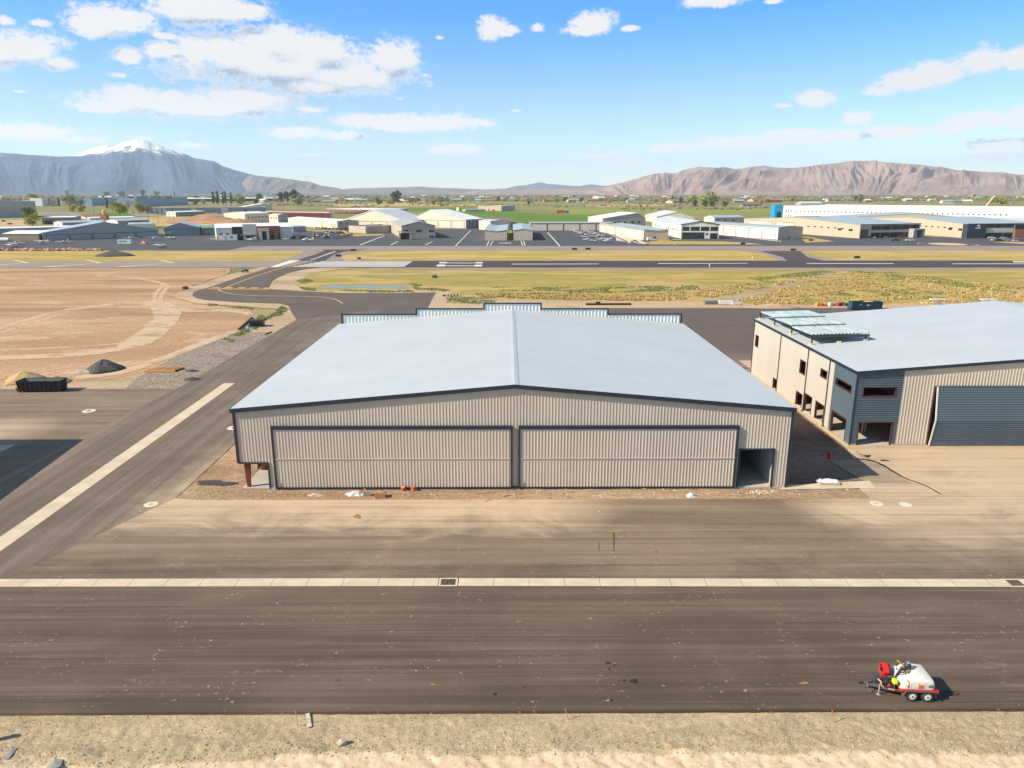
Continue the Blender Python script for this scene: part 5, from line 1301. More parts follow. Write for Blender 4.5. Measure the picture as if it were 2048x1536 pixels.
# materials stacked along the back edge
a, b = G(1172, 610), G(1262, 609.6); mb = MB(); mb.tube([(*a, .2), (*b, .2)], .35, 8); mb.tube([(a[0] + 3, a[1] + 1, .55), (b[0] - 9, b[1] + 1, .55)], .3, 8); setp(mb.build('steel_pipe', M('dark_pipe', (.05, .035, .03), .6)), 'long dark steel pipes on the sand behind the hangar parapet', 'pipe')
x, y = G(1440, 608); s = thing('sheet_stack', 'stack of grey and white sheets on the sand edge behind the taupe hangar', 'sheet stack', (x, y, 0))
mb = MB(); mb.obox((x - 1.6, y + .6, .45), (6.0, 2.4, .8), .02); mb.build('grey_sheets', M('grey_sheets', (.16, .17, .19), .5, var=.3), s)
mb = MB(); mb.obox((x + 1.5, y - .5, .55), (4.2, 2.2, .9), -.03); mb.obox((x + 4.2, y - 1.2, .3), (2.6, 1.4, .55), .1); mb.build('white_sheets', WHT, s)
for i, (dx, dy, c, sz) in enumerate(((-4.5, 0, (.7, .38, .04), 1.1), (-3.2, -.5, (.6, .05, .03), .9), (-2.1, .3, (.72, .3, .05), 1.2), (-.8, -.4, (.75, .72, .68), 1.3), (.4, .2, (.75, .70, .68), 1.1), (1.3, -.4, (.60, .03, .04), 1.2), (2.6, .1, (.12, .11, .13), 1.3), (3.6, -.2, (.10, .12, .16), 1.1), (4.6, .1, (.5, .33, .18), .8))):
    x, y = G(1665, 611); cn = ('yellow', 'dark red', 'orange', 'white', 'cream', 'crimson', 'charcoal', 'blue grey', 'tan')[i]
    mb = MB(); mb.obox((x + dx, y + dy, sz * .35), (sz, sz * .8, sz * .7), R.random()); setp(mb.build('crate', M('crate_%d' % i, c, .6)), cn + ' crate in the litter of materials left of the teal skip', 'crate', 'crates left of the teal skip')
x, y = G(906, 592); s = thing('pipe_bundle', 'pale bundle of fittings on the turf behind the hangar', 'pipe bundle', (x, y, 0))
mb = MB(); mb.obox((x, y, .35), (4.2, 1.2, .5)); mb.build('fittings', M('pale_fittings', (.62, .58, .5), .6, var=.3, sc=2), s)
mb = MB(); mb.obox((x - 2.8, y - .3, .25), (1.1, .8, .45), .3); mb.build('red_case', M('brick_case', (.42, .1, .06), .6), s)
mb = MB()
for k in range(4): mb.box(x - 1.7 + k * 1.0, x - 1.4 + k * 1.0, y - .66, y + .66, .1, .66)
mb.build('strap', BLKP, s)
# white T-shaped panels in the field beyond the slate hangar
for px, lb in ((1875, 'white T-shaped field light behind the slate hangar ridge, the left one'), (1976, 'white T-shaped field light right of the slate hangar ridge')):
    x, y = G(px, 609.5); s = thing('field_light', lb, 'field light', (x, y, 0), 0, 'white field lights')
    mb = MB(); mb.box(x - .25, x + .25, y - .25, y + .25, 0, 1.5); mb.build('pedestal', WHT, s)
    mb = MB(); mb.box(x - 2.3, x + 2.3, y - .8, y + .8, 1.5, 1.75); mb.build('panel', WHT, s)
# ------------------------------------------------------------------ worker and utility cart by the runway end
s = thing('utility_cart', 'small green utility cart with a canopy parked at the end of the taxiway', 'utility cart')
GRNP = M('cart_green', (.025, .20, .14), .5)
mb = MB(); rbox(mb, -1.45, 1.45, -.72, .72, .42, .95, .08); rbox(mb, -1.45, -.3, -.72, .72, .9, 1.22, .06); mb.build('body', GRNP, s)
mb = MB(); rbox(mb, -.55, 1.0, -.75, .75, 1.92, 2.02, .04); mb.build('canopy', M('cart_dark', (.015, .06, .06), .5), s)
mb = MB()
for x in (-.5, .95):
    for y in (-.68, .68): mb.bar((x, y, .9), (x, y, 1.93), .07)
mb.build('roll_bar', BLKP, s)
mb = MB(); mb.box(-.25, .25, -.6, .6, .95, 1.15); mb.box(-.35, -.2, -.6, .6, 1.1, 1.6); mb.build('seat', BLKP, s)
for x in (-.95, .95):
    for y in (-.68, .68): wheel(s, x, y, .32, .26, y)
s.location = (-109.0, 303.5, -.07); s.rotation_euler = (0, 0, radians(200))
def person(loc, rz, shirt, trousers, label):
    t = thing('person', label, 'person')
    me = bpy.data.meshes.new('body')
    V = [(0, 0, .95), (0, .02, 1.15), (0, .06, 1.40), (0, .10, 1.50), (0, .14, 1.62), (.12, 0, .92), (.14, .02, .50), (.14, -.03, .08), (.14, .12, .04), (-.12, 0, .92), (-.14, .10, .52), (-.15, .0, .08), (-.15, .15, .04),
         (.19, .06, 1.40), (.27, .06, 1.14), (.25, .24, .98), (.25, .31, .93), (-.19, .06, 1.40), (-.28, .12, 1.14), (-.22, .30, 1.02), (-.21, .37, .98)]
    E_ = [(0, 1), (1, 2), (2, 3), (3, 4), (0, 5), (5, 6), (6, 7), (7, 8), (0, 9), (9, 10), (10, 11), (11, 12), (2, 13), (13, 14), (14, 15), (15, 16), (2, 17), (17, 18), (18, 19), (19, 20)]
    rad = [.15, .14, .17, .065, .06, .10, .075, .05, .04, .10, .075, .05, .04, .075, .05, .038, .04, .075, .05, .038, .04]
    me.from_pydata(V, E_, []); o = bpy.data.objects.new('body', me); COL.objects.link(o); o.parent = t; KIDS.setdefault(t.name, []).append(o)
    m = o.modifiers.new('skin', 'SKIN')
    for i, q in enumerate(me.skin_vertices[0].data): q.radius = (rad[i], rad[i] * .8); q.use_root = i == 0
    m2 = o.modifiers.new('sub', 'SUBSURF'); m2.levels = 1; m2.render_levels = 1
    me.materials.append(M('navy_clothes', shirt, .8))
    mb = MB(); mb.ball((0, .15, 1.70), (.085, .10, .125), 10, 8); mb.build('head', M('skin_tone', (.45, .27, .18), .6), t)
    mb = MB(); mb.ball((0, .14, 1.745), (.095, .11, .09), 10, 5); mb.build('cap', M('dark_cap', (.03, .04, .07), .7), t)
    t.location = loc; t.rotation_euler = (0, 0, rz); return t
person((-115.2, 304.6, -.07), radians(70), (.03, .07, .18), None, 'worker in dark blue clothes standing by the dirt field edge near the green cart')
x, y = -118.6, 305.8; s = thing('bucket', 'small red-orange bucket on the ground left of the worker in blue', 'bucket', (x, y, -.07))
mb = MB(); mb.lathe([(.22, 0), (.28, .5), (.3, .52), (.01, .5)], (x, y, -.07), 10); mb.build('pail', M('bucket_far', (.80, .13, .03), .5), s)
# ------------------------------------------------------------------ the airfield's far side
def wm(name, c): return wall_mat(name, c, 0.05)
CREAM, TANW, GREYW, TAUPE, WHITEW = wm('cream_metal', (.76, .69, .58)), wm('tan_metal', (.54, .47, .38)), wm('grey_metal_wall', (.46, .45, .43)), wm('taupe_metal', (.55, .47, .39)), wm('white_metal', (.84, .80, .74))
GRNG, BLUG, BROWNW, BRICK = wm('grey_green_metal', (.40, .45, .42)), wm('blue_grey_metal', (.30, .345, .37)), wm('brown_block', (.34, .26, .21)), wm('brick_red', (.38, .16, .09))
DKW, TEALW, SKYB, PEACH = wm('dark_charcoal', (.05, .06, .085)), wm('blue_grey_panel', (.30, .43, .56)), wm('bright_blue', (.02, .33, .68)), wm('peach_panel', (.64, .50, .38))
def rm(name, c):
    t = NT(name); p = t.pos(); a = t.noise(t.scale(p, (.06, .1, 1)), 1.0, 4); return t.fin(t.mix(t.ramp(a, .3, .7), mul(c, .93), mul(c, 1.05)), .5, 0, .4)
RWHITE, RPALE, RGREY, RBLUE, RTEAL, RBROWN, RDARK = rm('white_roof', (.88, .90, .92)), rm('pale_roof', (.62, .67, .72)), rm('grey_roof', (.42, .45, .48)), rm('blue_grey_roof', (.40, .50, .57)), rm('teal_roof', (.20, .40, .44)), rm('brown_roof', (.25, .20, .19)), rm('dark_roof', (.10, .12, .15))
GLS = NT('dark_glass'); GLASS = GLS.fin(GLS.mix(GLS.ramp(GLS.noise(GLS.obj(), .4, 3), .3, .7), (.018, .026, .032), (.05, .075, .08)), .12, 0, .5)
TRIMB = M('bronze_trim', (.07, .05, .04), .5)
LOG = []
def far_building(name, label, A, B, yt, depth, wall, roof, ridge='depth', rise=None, rf=.5, wallL=None, wallR=None, doors=(), windows=(), C=None, side='R', over=.35, band=None, extra=None, group=None, cat='hangar', flat=None, zoff=0.0):
    """A, B: photo points of the near wall's foot; yt: photo height of its eave at A; C: photo point of the far eave corner (instead of depth)"""
    a, b = Vector((*G(*A), 0)), Vector((*G(*B), 0)); u = (b - a); L = u.length; u.normalize(); v = Vector((-u.y, u.x, 0))
    if v.y < 0: v = -v
    h = max(2.5, Zat(A[0], yt, a.y)[1])
    if C is not None:
        c = Vector((*G(*C, h), 0)); q = (c - (b if side == 'R' else a)); depth = abs(q.dot(v)); LOG.append((name, label[:30], round(L), round(depth), round(h, 1), round(q.dot(u), 1)))
    else: LOG.append((name, label[:30], round(L), round(depth), round(h, 1)))
    rise = rise if rise is not None else (L if ridge == 'depth' else depth) * .5 * .11
    s = thing(name, label, cat, (a.x, a.y, 0), 0, group)
    def P(x, y, z): p = a + u * x + v * y; return (p.x, p.y, z)
    def top(x, y):
        if flat is not None: return h
        if ridge == 'depth': return h + rise * (x / (L * rf) if x < L * rf else (L - x) / (L * (1 - rf)))
        if ridge == 'mono': return h + rise * y / depth
        return h + rise * (y / (depth * rf) if y < depth * rf else (depth - y) / (depth * (1 - rf)))
    # walls, one material per face
    mb = MB(); xm, ym = L * rf, depth * rf
    if ridge == 'depth' and flat is None:
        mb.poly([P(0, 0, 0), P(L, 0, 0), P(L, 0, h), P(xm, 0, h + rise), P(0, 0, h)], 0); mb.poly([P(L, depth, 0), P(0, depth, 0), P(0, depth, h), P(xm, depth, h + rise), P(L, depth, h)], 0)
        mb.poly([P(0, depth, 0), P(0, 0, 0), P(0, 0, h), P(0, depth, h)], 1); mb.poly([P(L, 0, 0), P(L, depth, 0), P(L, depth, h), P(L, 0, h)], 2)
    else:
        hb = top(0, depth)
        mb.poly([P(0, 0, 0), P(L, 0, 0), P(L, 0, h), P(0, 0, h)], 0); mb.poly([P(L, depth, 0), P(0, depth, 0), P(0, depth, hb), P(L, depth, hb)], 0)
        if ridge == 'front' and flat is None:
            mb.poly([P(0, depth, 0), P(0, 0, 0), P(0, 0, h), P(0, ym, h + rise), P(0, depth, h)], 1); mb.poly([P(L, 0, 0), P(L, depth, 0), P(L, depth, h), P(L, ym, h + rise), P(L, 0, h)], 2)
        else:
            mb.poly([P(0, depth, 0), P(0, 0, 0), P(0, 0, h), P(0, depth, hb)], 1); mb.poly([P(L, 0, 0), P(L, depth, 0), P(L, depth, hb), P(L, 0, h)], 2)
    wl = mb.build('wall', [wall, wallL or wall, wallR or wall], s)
    # roof
    mb = MB(); o = over; th = .28
    if flat is not None:
        mb.hexa([P(.25, .25, h - .9), P(L - .25, .25, h - .9), P(L - .25, depth - .25, h - .9), P(.25, depth - .25, h - .9), P(.25, .25, h - .5), P(L - .25, .25, h - .5), P(L - .25, depth - .25, h - .5), P(.25, depth - .25, h - .5)])
        mb.build('roof', roof, s)
        mb = MB()
        for x0, x1, y0, y1 in ((-.05, L + .05, -.05, .28), (-.05, L + .05, depth - .28, depth + .05), (-.05, .28, .28, depth - .28), (L - .28, L + .05, .28, depth - .28)):
            mb.hexa([P(x0, y0, h), P(x1, y0, h), P(x1, y1, h), P(x0, y1, h), P(x0, y0, h + .25), P(x1, y0, h + .25), P(x1, y1, h + .25), P(x0, y1, h + .25)])
        mb.build('parapet_cap', band or roof, s)
    else:
        if ridge == 'depth':
            ks = rise / (L * rf); kr = rise / (L * (1 - rf))
            sec = [(-o, h - o * ks + .03), (xm, h + rise + .03), (L + o, h - o * kr + .03), (L + o, h - o * kr + th), (xm, h + rise + th), (-o, h - o * ks + th)]
            mb.prism([P(x, -o, z) for x, z in sec], v * (depth + 2 * o))
        elif ridge == 'mono':
            sec = [(-o, h + .03 - o * rise / depth), (depth + o, h + rise + .03), (depth + o, h + rise + th), (-o, h + th - o * rise / depth)]; mb.prism([P(-o, y, z) for y, z in sec], u * (L + 2 * o))
        else:
            ks = rise / ym; kr = rise / (depth - ym)
            sec = [(-o, h - o * ks + .03), (ym, h + rise + .03), (depth + o, h - o * kr + .03), (depth + o, h - o * kr + th), (ym, h + rise + th), (-o, h - o * ks + th)]
            mb.prism([P(-o, y, z) for y, z in sec], u * (L + 2 * o))
        ro = mb.build('roof', roof, s)
        if band:
            mb = MB()
            if ridge == 'depth':
                for x0, x1 in ((-o, xm), (xm, L + o)): mb.bar(P(x0, -o - .05, top(max(0, min(L, x0)), 0) + .1), P(x1, -o - .05, top(max(0, min(L, x1)), 0) + .1), .12, .5)
            else: mb.bar(P(-o, -o - .05, h + .08), P(L + o, -o - .05, h + .08), .12, .45)
            mb.build('fascia', band, ro)
    def face(f, t0, t1, z0, z1, pr, mb, m=0):
        if f == 'F': q = [P(L * t0, -pr, z0), P(L * t1, -pr, z0), P(L * t1, .05, z0), P(L * t0, .05, z0)]
        elif f == 'R': q = [P(L + pr, depth * t0, z0), P(L + pr, depth * t1, z0), P(L - .05, depth * t1, z0), P(L - .05, depth * t0, z0)]
        else: q = [P(-pr, depth * t0, z0), P(-pr, depth * t1, z0), P(.05, depth * t1, z0), P(.05, depth * t0, z0)]; 
        q2 = [(p[0], p[1], z1) for p in q]; mb.hexa(q + q2, m)
    for d in doors:
        f, t0, t1, z0, z1, mt = d[:6]; mb = MB(); face(f, t0, t1, z0, h * z1, .10, mb); dd = mb.build('door', mt, s)
        mb = MB(); W_ = L if f == 'F' else depth; e = .32 / W_
        face(f, t0 - e, t0, z0, h * z1 + .32, .14, mb); face(f, t1, t1 + e, z0, h * z1 + .32, .14, mb); face(f, t0, t1, h * z1, h * z1 + .32, .14, mb); mb.build('frame', d[6] if len(d) > 6 else TRIMB, dd)
    for wdw in windows:
        f, t0, t1, z0, z1 = wdw[:5]; mb = MB(); face(f, t0, t1, h * z0, h * z1, .06, mb); mb.build('window', wdw[5] if len(wdw) > 5 else GLASS, s)
    return s, P, L, depth, h, face
def row(f, n, t0, t1, z0, z1, fill=.86, mt=None, kind='d'):
    out = []; w = (t1 - t0) / n
    for k in range(n):
        c = t0 + w * (k + .5); out.append((f, c - w * fill / 2, c + w * fill / 2, z0, z1) + ((mt,) if mt else ()))
    return out
AH = 'aircraft_hangar'
# left part of the ramp
far_building(AH, 'long grey-green hangar with five dark-framed doors behind the parked light planes', (87, 481.4), (318, 473.2), 466.6, 24, GRNG, RBLUE, rise=6.3, rf=.52, wallL=TANW, doors=row('F', 5, .02, .98, .1, .72, .9, GRNG), band=RBLUE)
far_building(AH, 'slate grey gabled hangar with one wide door right of the grey-green hangar', (329, 471.8), (400, 470.6), 456, 22, BLUG, RBLUE, rise=3.6, rf=.45, wallL=TANW, doors=[('F', .06, .82, .1, .80, BLUG)], C=(309, 452.5), side='L')
far_building('shed', 'low tan shed with teal roof beside the slate grey gabled hangar', (404, 469.5), (452, 468), 456.5, 12, TANW, RTEAL, 'front', rise=1.5, doors=[('F', .1, .9, .1, .75, TANW)], cat='shed')
far_building('storage_shed', 'long brown storage shed with white roof behind the fuel truck', (7, 481.5), (79, 481.5), 468, 14, BROWNW, RWHITE, 'mono', rise=1.5, wallL=TANW, cat='shed')
far_building('storage_shed', 'very long low white-roofed shed along the back of the left ramp', (-60, 470), (143, 464), 459, 12, GREYW, RWHITE, 'front', rise=.8, cat='shed')
far_building('workshop', 'brown block workshop with white flat roof and a dark doorway', (85, 448.5), (150, 447.5), 435.5, 40, BROWNW, RWHITE, flat=1, doors=[('F', .1, .32, .1, .5, DKW)], cat='workshop', C=(52, 432), side='L', wallL=CREAM)
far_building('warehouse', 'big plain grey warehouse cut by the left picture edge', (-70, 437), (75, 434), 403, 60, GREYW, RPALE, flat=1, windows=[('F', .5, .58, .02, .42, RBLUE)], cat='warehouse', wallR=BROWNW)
far_building('farm_shed', 'shed with pale blue roof and white gable behind the grey-green hangar', (126, 455), (214, 452), 446, 20, BLUG, RBLUE, 'front', rise=1.5, wallL=WHITEW, cat='shed', windows=[('L', .4, .6, .3, .6)])
far_building('farm_shed', 'long white-roofed shed left of the red block tower', (181, 442), (270, 440), 436.5, 18, GREYW, RWHITE, 'front', rise=1, cat='shed')
far_building('farm_shed', 'blue roofed shed right of the red block tower', (236, 450), (299, 447.5), 442, 20, BLUG, RBLUE, 'front', rise=1.8, wallL=WHITEW, cat='shed', doors=[('F', .35, .75, .1, .7, DKW)])
far_building('farm_shed', 'pale blue roofed shed just behind the slate grey gabled hangar', (258, 457), (312, 456), 449, 22, WHITEW, RBLUE, 'front', rise=1.2, cat='shed')
far_building('barn', 'low rust red roofed barn behind the brown workshop', (172, 439), (222, 437), 434, 16, CREAM, BRICK, 'front', rise=1.5, cat='barn')
s = thing('block_tower', 'red block tower with a yellow tank on top among the left sheds', 'tower', (*G(211, 447), 0)); x, y = G(211, 447)
mb = MB(); mb.box(x - 3.2, x + 3.2, y - 3, y + 3, 0, 9.5); mb.build('wall', BRICK, s); mb = MB(); mb.lathe([(2.0, 0), (2.0, 3.5), (1.2, 4.6), (.1, 4.8)], (x, y, 9.5), 12); mb.build('tank', M('tank_yellow', (.75, .45, .03), .6), s)
far_building('office_building', 'white two storey building among yellow trees at the far left', (86, 412), (121, 411), 396, 30, WHITEW, RDARK, flat=1, windows=[('F', .32, .44, .2, .95), ('F', .86, .99, .0, 1.0)], cat='building', band=RDARK)
o2 = far_building('office_building', 'long blue-grey office block with dark upright window bays, left of the pair', (152, 412), (230, 409.5), 397.5, 40, TEALW, RGREY, flat=1, windows=row('F', 6, .03, .72, .03, .82, .36) + row('F', 3, .76, .98, .5, .75, .45) + row('F', 3, .76, .98, .1, .35, .45), cat='building', band=TEALW)
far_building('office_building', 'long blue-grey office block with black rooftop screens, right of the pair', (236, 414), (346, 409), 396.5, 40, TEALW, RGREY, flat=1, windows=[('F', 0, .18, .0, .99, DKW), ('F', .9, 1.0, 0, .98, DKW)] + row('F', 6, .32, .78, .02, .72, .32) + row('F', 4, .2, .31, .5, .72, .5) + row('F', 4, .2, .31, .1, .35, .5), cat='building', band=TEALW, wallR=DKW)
for i, (x0, x1) in enumerate(((254, 263), (272, 291), (300, 318), (328, 340))):
    a, b = G(x0, 411), G(x1, 411); mb = MB(); z = Zat(x0, 397, a[1])[1]; mb.box(a[0], b[0], a[1] + 8, a[1] + 14, z - 1.0, z + 6)
    setp(mb.build('roof_screen', RDARK), 'black plant screen on the roof of the right blue-grey office block, number %s along it' % ('one', 'two', 'three', 'four')[i] if False else ['shortest', 'first long', 'second long', 'rightmost'][i] + ' black plant screen on the right blue-grey office block', 'roof screen', 'plant screens on the office roof')
far_building('warehouse', 'very long low dark grey warehouse with pale roof edge', (300, 427), (532, 424.5), 416, 30, BLUG, RWHITE, flat=1, windows=row('F', 3, .02, .14, .1, .9, .7, CREAM) + [('F', .34, .39, .02, .8, CREAM), ('F', .6, .66, .02, .9, CREAM), ('F', .8, .83, .02, .5, DKW)], cat='warehouse', band=RWHITE)
far_building('shed', 'white-roofed grey shed in front of the long dark warehouse', (352, 433.5), (412, 431), 424.5, 16, BLUG, RWHITE, 'mono', rise=.7, wallL=WHITEW, cat='shed')
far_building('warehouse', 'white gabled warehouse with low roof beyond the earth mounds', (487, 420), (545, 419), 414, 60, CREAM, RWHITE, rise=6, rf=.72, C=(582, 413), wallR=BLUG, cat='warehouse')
# the fixed base operator's building
s, P, L, D_, h, face = far_building('terminal_building', 'flying club building of white, charcoal and rust fronts with a small white portico', (434, 481), (586, 477.5), 456.5, 45, WHITEW, RWHITE, 'front', rise=2.0, wallR=GREYW, windows=[('R', .15, .25, .35, .5), ('R', .55, .65, .35, .5)] + row('F', 2, .02, .18, .42, .58, .5), cat='terminal')
for nm, t0, t1, z1, mt, pr in (('glass_front', .205, .34, 1.10, GLASS, 1.2), ('white_front', .34, .52, 1.30, WHITEW, 2.0), ('rust_front', .52, .83, 1.12, BRICK, 2.6)):
    mb = MB(); face('F', t0, t1, 0, h * z1, pr, mb); mb.build(nm, mt, s)
mb = MB(); face('F', .545, .68, h * .72, h * .92, 4.2, mb); face('F', .55, .585, 0, h * .72, 4.0, mb); face('F', .645, .675, 0, h * .72, 4.0, mb); mb.build('portico', WHITEW, s)
mb = MB(); face('F', .59, .64, 0, h * .6, 2.8, mb); mb.build('door', GLASS, s)
for t0, t1, z0, z1 in ((.70, .745, 0, .45), (.70, .75, .58, .66), (.80, .82, 0, .55), (.44, .47, .0, .35), (.38, .42, 0, .35)):
    mb = MB(); face('F', t0, t1, h * z0, h * z1, 2.75, mb); mb.build('window', GLASS, s)
mb = MB(); face('F', .30, .53, h * .36, h * .44, 3.6, mb); mb.build('canopy', BROWNW, s)
far_building('site_office', 'white mobile site office with one window before the flying club', (443, 481), (475, 480.6), 470, 3.2, WHITEW, RWHITE, flat=1, windows=[('F', .58, .72, .45, .75), ('F', .22, .3, .1, .75, GREYW)], cat='site office')
far_building('shed', 'small lilac grey shed right of the flying club', (586, 464.5), (612, 463.5), 453.5, 18, wm('lilac_metal', (.38, .39, .47)), RPALE, 'front', rise=1, cat='shed')
far_building('office_hangar', 'tan hangar offices with a row of small square windows', (491, 446), (539, 444), 427.5, 55, CREAM, RWHITE, 'front', rise=1.5, windows=row('F', 6, .08, .95, .52, .68, .34), cat='hangar', C=(540, 424), side='R')
far_building('office_hangar', 'tan and grey twin block right of the windowed hangar offices', (539, 446), (557, 446.5), 429.5, 40, CREAM, RWHITE, 'front', rise=.8, windows=row('F', 3, .1, .95, .55, .72, .4) , cat='hangar', C=(595, 429.5), wallR=GREYW)
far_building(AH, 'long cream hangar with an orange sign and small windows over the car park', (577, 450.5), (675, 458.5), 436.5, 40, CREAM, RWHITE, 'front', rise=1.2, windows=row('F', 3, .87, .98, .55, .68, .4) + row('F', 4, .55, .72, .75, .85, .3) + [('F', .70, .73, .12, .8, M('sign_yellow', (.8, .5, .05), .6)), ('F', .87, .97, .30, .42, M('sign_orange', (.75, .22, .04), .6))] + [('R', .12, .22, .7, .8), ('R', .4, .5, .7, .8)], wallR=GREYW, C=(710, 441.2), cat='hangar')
# steel frames still without cladding
def steel_frame(A, B, yt, C, label, n):
    a, b = Vector((*G(*A), 0)), Vector((*G(*B), 0)); u = b - a; L = u.length; u.normalize(); v = Vector((-u.y, u.x, 0)); v = v if v.y > 0 else -v
    h = Zat(A[0], yt, a.y)[1]; c = Vector((*G(*C, h), 0)); D = abs((c - b).dot(v)); s = thing('steel_frame_building', label, 'building frame', (a.x, a.y, 0))
    P = lambda x, y, z: tuple((a + u * x + v * y) + Vector((0, 0, z)))
    for k in range(n + 1):
        x = L * k / n; mb = MB(); mb.bar(P(x, 0, 0), P(x, 0, h), .7, .7); mb.build('steel_column', M('oxide_column', (.26, .06, .05), .6), s)
    mb = MB()
    for z in (h * .25, h * .5, h * .75, h): mb.bar(P(0, -.1, z), P(L, -.1, z), .35, .5 if z < h else 1.3)
    for k in range(n): mb.bar(P(L * k / n, 0, h * .5), P(L * (k + 1) / n, 0, h), .25)
    mb.build('girt', M('oxide_girt', (.30, .08, .07), .6), s)
    mb = MB(); mb.hexa([P(-.4, -.4, h + .3), P(L + .4, -.4, h + .3), P(L + .4, D, h + .3), P(-.4, D, h + .3), P(-.4, -.4, h + .8), P(L + .4, -.4, h + .8), P(L + .4, D, h + .8), P(-.4, D, h + .8)]); mb.build('roof', RWHITE, s)
    mb = MB(); mb.poly([P(L, 0, 0), P(L, D, 0), P(L, D, h), P(L, 0, h)]); mb.build('wall', TANW, s)
    mb = MB(); mb.poly([P(0, D - 1, 0), P(L, D - 1, 0), P(L, D - 1, h), P(0, D - 1, h)]); mb.build('inner_wall', wm('oxide_sheeting', (.27, .085, .07)), s)
    return s
steel_frame((531, 433), (659, 435.5), 424, (702, 427), 'long open frame of red steel columns under a white roof', 14)
steel_frame((652, 426), (745, 428), 418.5, (775, 424.5), 'second red steel frame with white roof farther behind the long one', 9)
far_building('shed', 'small tan box shed on the grass island by the car park', (698, 465), (732, 467), 451.5, 22, TANW, RGREY, flat=1, wallR=GREYW, C=(750, 448.2), cat='shed', doors=[('F', .88, .96, .1, .5, WHITEW)])
far_building(AH, 'cream gabled hangar row with three big doors and dark grey roof slope', (690, 454.8), (809, 457.6), 440, 60, CREAM, RPALE, rise=9.5, rf=.5, C=(848, 439), wallR=GREYW, doors=row('F', 3, .22, .98, .1, .85, .88, CREAM), band=RWHITE)  # right wall grey: its shade is put into the colour
far_building(AH, 'big cream hangar with white roof and low broad gable left of the brown shed', (826, 453.8), (932, 457.0), 437, 60, CREAM, RWHITE, rise=8.3, rf=.34, C=(961, 437.5), wallR=BLUG, doors=row('F', 3, .25, .98, .1, .85, .88, CREAM), windows=row('R', 4, .1, .9, .02, .95, .12, TRIMB))  # blue-grey right wall has its shade put into the colour
far_building(AH, 'two storey taupe hangar with dark windows and a brown entrance canopy', (804, 477.5), (871, 476.5), 452.5, 70, TAUPE, RGREY, rise=2.8, rf=.5, wallR=GREYW, C=(897, 442.2), windows=[('F', .03, .20, .56, .70), ('F', .43, .51, .52, .68), ('F', .52, .58, .52, .68), ('F', .81, .88, .50, .66), ('F', .89, .96, .50, .66), ('F', .81, .88, .06, .22), ('F', .89, .96, .06, .22)] + row('R', 5, .08, .98, .03, .9, .08, TRIMB), band=BRICK)
x0, x1 = G(799, 479)[0], G(822, 479)[0]; y = G(810, 479)[1]; s = thing('entrance_canopy', 'brown timber canopy on thick posts before the two storey taupe hangar', 'canopy', (x0, y, 0))
mb = MB(); mb.prism([(x0 - .8, y - 1.2, 5.2), (x1 + 1, y - 1.2, 4.6), (x1 + 1, y - 1.2, 5.0), (x0 - .8, y - 1.2, 5.7)], (0, 4.5, 0)); mb.build('roof', BROWNW, s)
for xx in (x0 + .3, x1 - .3): mb = MB(); mb.box(xx - .55, xx + .55, y - .8, y + .8, 0, 4.7); mb.build('post', M('canopy_post', (.40, .28, .17), .7), s)
mb = MB(); mb.box(x0 + .9, x1 - .9, y + .6, y + .8, 0, 4.4); mb.build('glass_panel', GLASS, s)
far_building(AH, 'plain taupe box hangar with blue-grey roof, left one of the pair beside the grass slot', (970, 481), (1014, 481), 460.5, 50, TAUPE, RBLUE, rise=-.9, rf=.5, C=(1010, 449), wallL=CREAM)
far_building(AH, 'plain taupe box hangar with blue-grey roof, right one of the pair casting a wide shadow', (1027, 481), (1065, 481), 461, 50, TAUPE, RBLUE, rise=1.0, rf=.5, C=(1062, 449))
far_building('shed', 'cream shed end just behind the left plain box hangar', (958, 459), (981, 461), 441, 20, CREAM, RPALE, 'front', rise=.8, cat='shed')
far_building('house', 'brown roofed low building behind the pair of plain box hangars', (983, 456), (1031, 455), 445, 40, BROWNW, RBROWN, 'front', rise=3.5, cat='building')
far_building(AH, 'long low taupe hangar row of five pale doors facing the packed planes', (1061, 461.5), (1225, 461), 446.5, 16, TAUPE, RGREY, 'front', rise=.7, doors=row('F', 5, .005, .995, .1, .86, .93, CREAM), windows=row('F', 5, .04, .96, .58, .74, .62, TANW))
far_building('workshop', 'long tan two storey workshop with a line of dark windows', (1204.5, 459), (1290, 458), 437, 40, TANW, RWHITE, rise=4.5, rf=.8, windows=[('F', .08, .13, .55, .7), ('F', .15, .20, .55, .7), ('F', .27, .32, .55, .7), ('F', .36, .42, .55, .7), ('F', .5, .55, .55, .7), ('F', .67, .73, .58, .73), ('F', .83, .88, .58, .73)], cat='workshop', wallL=CREAM)
far_building(AH, 'row hangar of cream doors stepping back beside the white van', (1286.6, 480.5), (1336, 480), 459.5, 70, PEACH, RBLUE, 'depth', rise=-.8, rf=.6, wallL=CREAM, C=(1235, 446), side='L', doors=[('L', .02, .38, .1, .9, CREAM), ('L', .42, .58, .1, .86, CREAM), ('L', .60, .78, .1, .86, CREAM), ('L', .82, .97, .1, .86, CREAM)], windows=[('F', .3, .5, .2, .34)])
s, P, L, D_, h, face = far_building(AH, 'white hangar with tall dark glass front of four upper bays', (1361, 477.5), (1437, 477.5), 449.5, 110, WHITEW, RPALE, rise=2.4, rf=.5, wallL=WHITEW, C=(1286, 438.5), side='L', windows=[('F', .03, .22, .56, .86), ('F', .25, .49, .56, .86), ('F', .52, .74, .56, .86), ('F', .77, .97, .56, .86), ('F', .03, .62, .0, .46), ('F', .66, .72, .26, .40), ('F', .77, .97, .0, .40)] + row('L', 6, .08, .5, .5, .65, .25) + row('L', 3, .65, .9, .5, .65, .3), band=TRIMB)
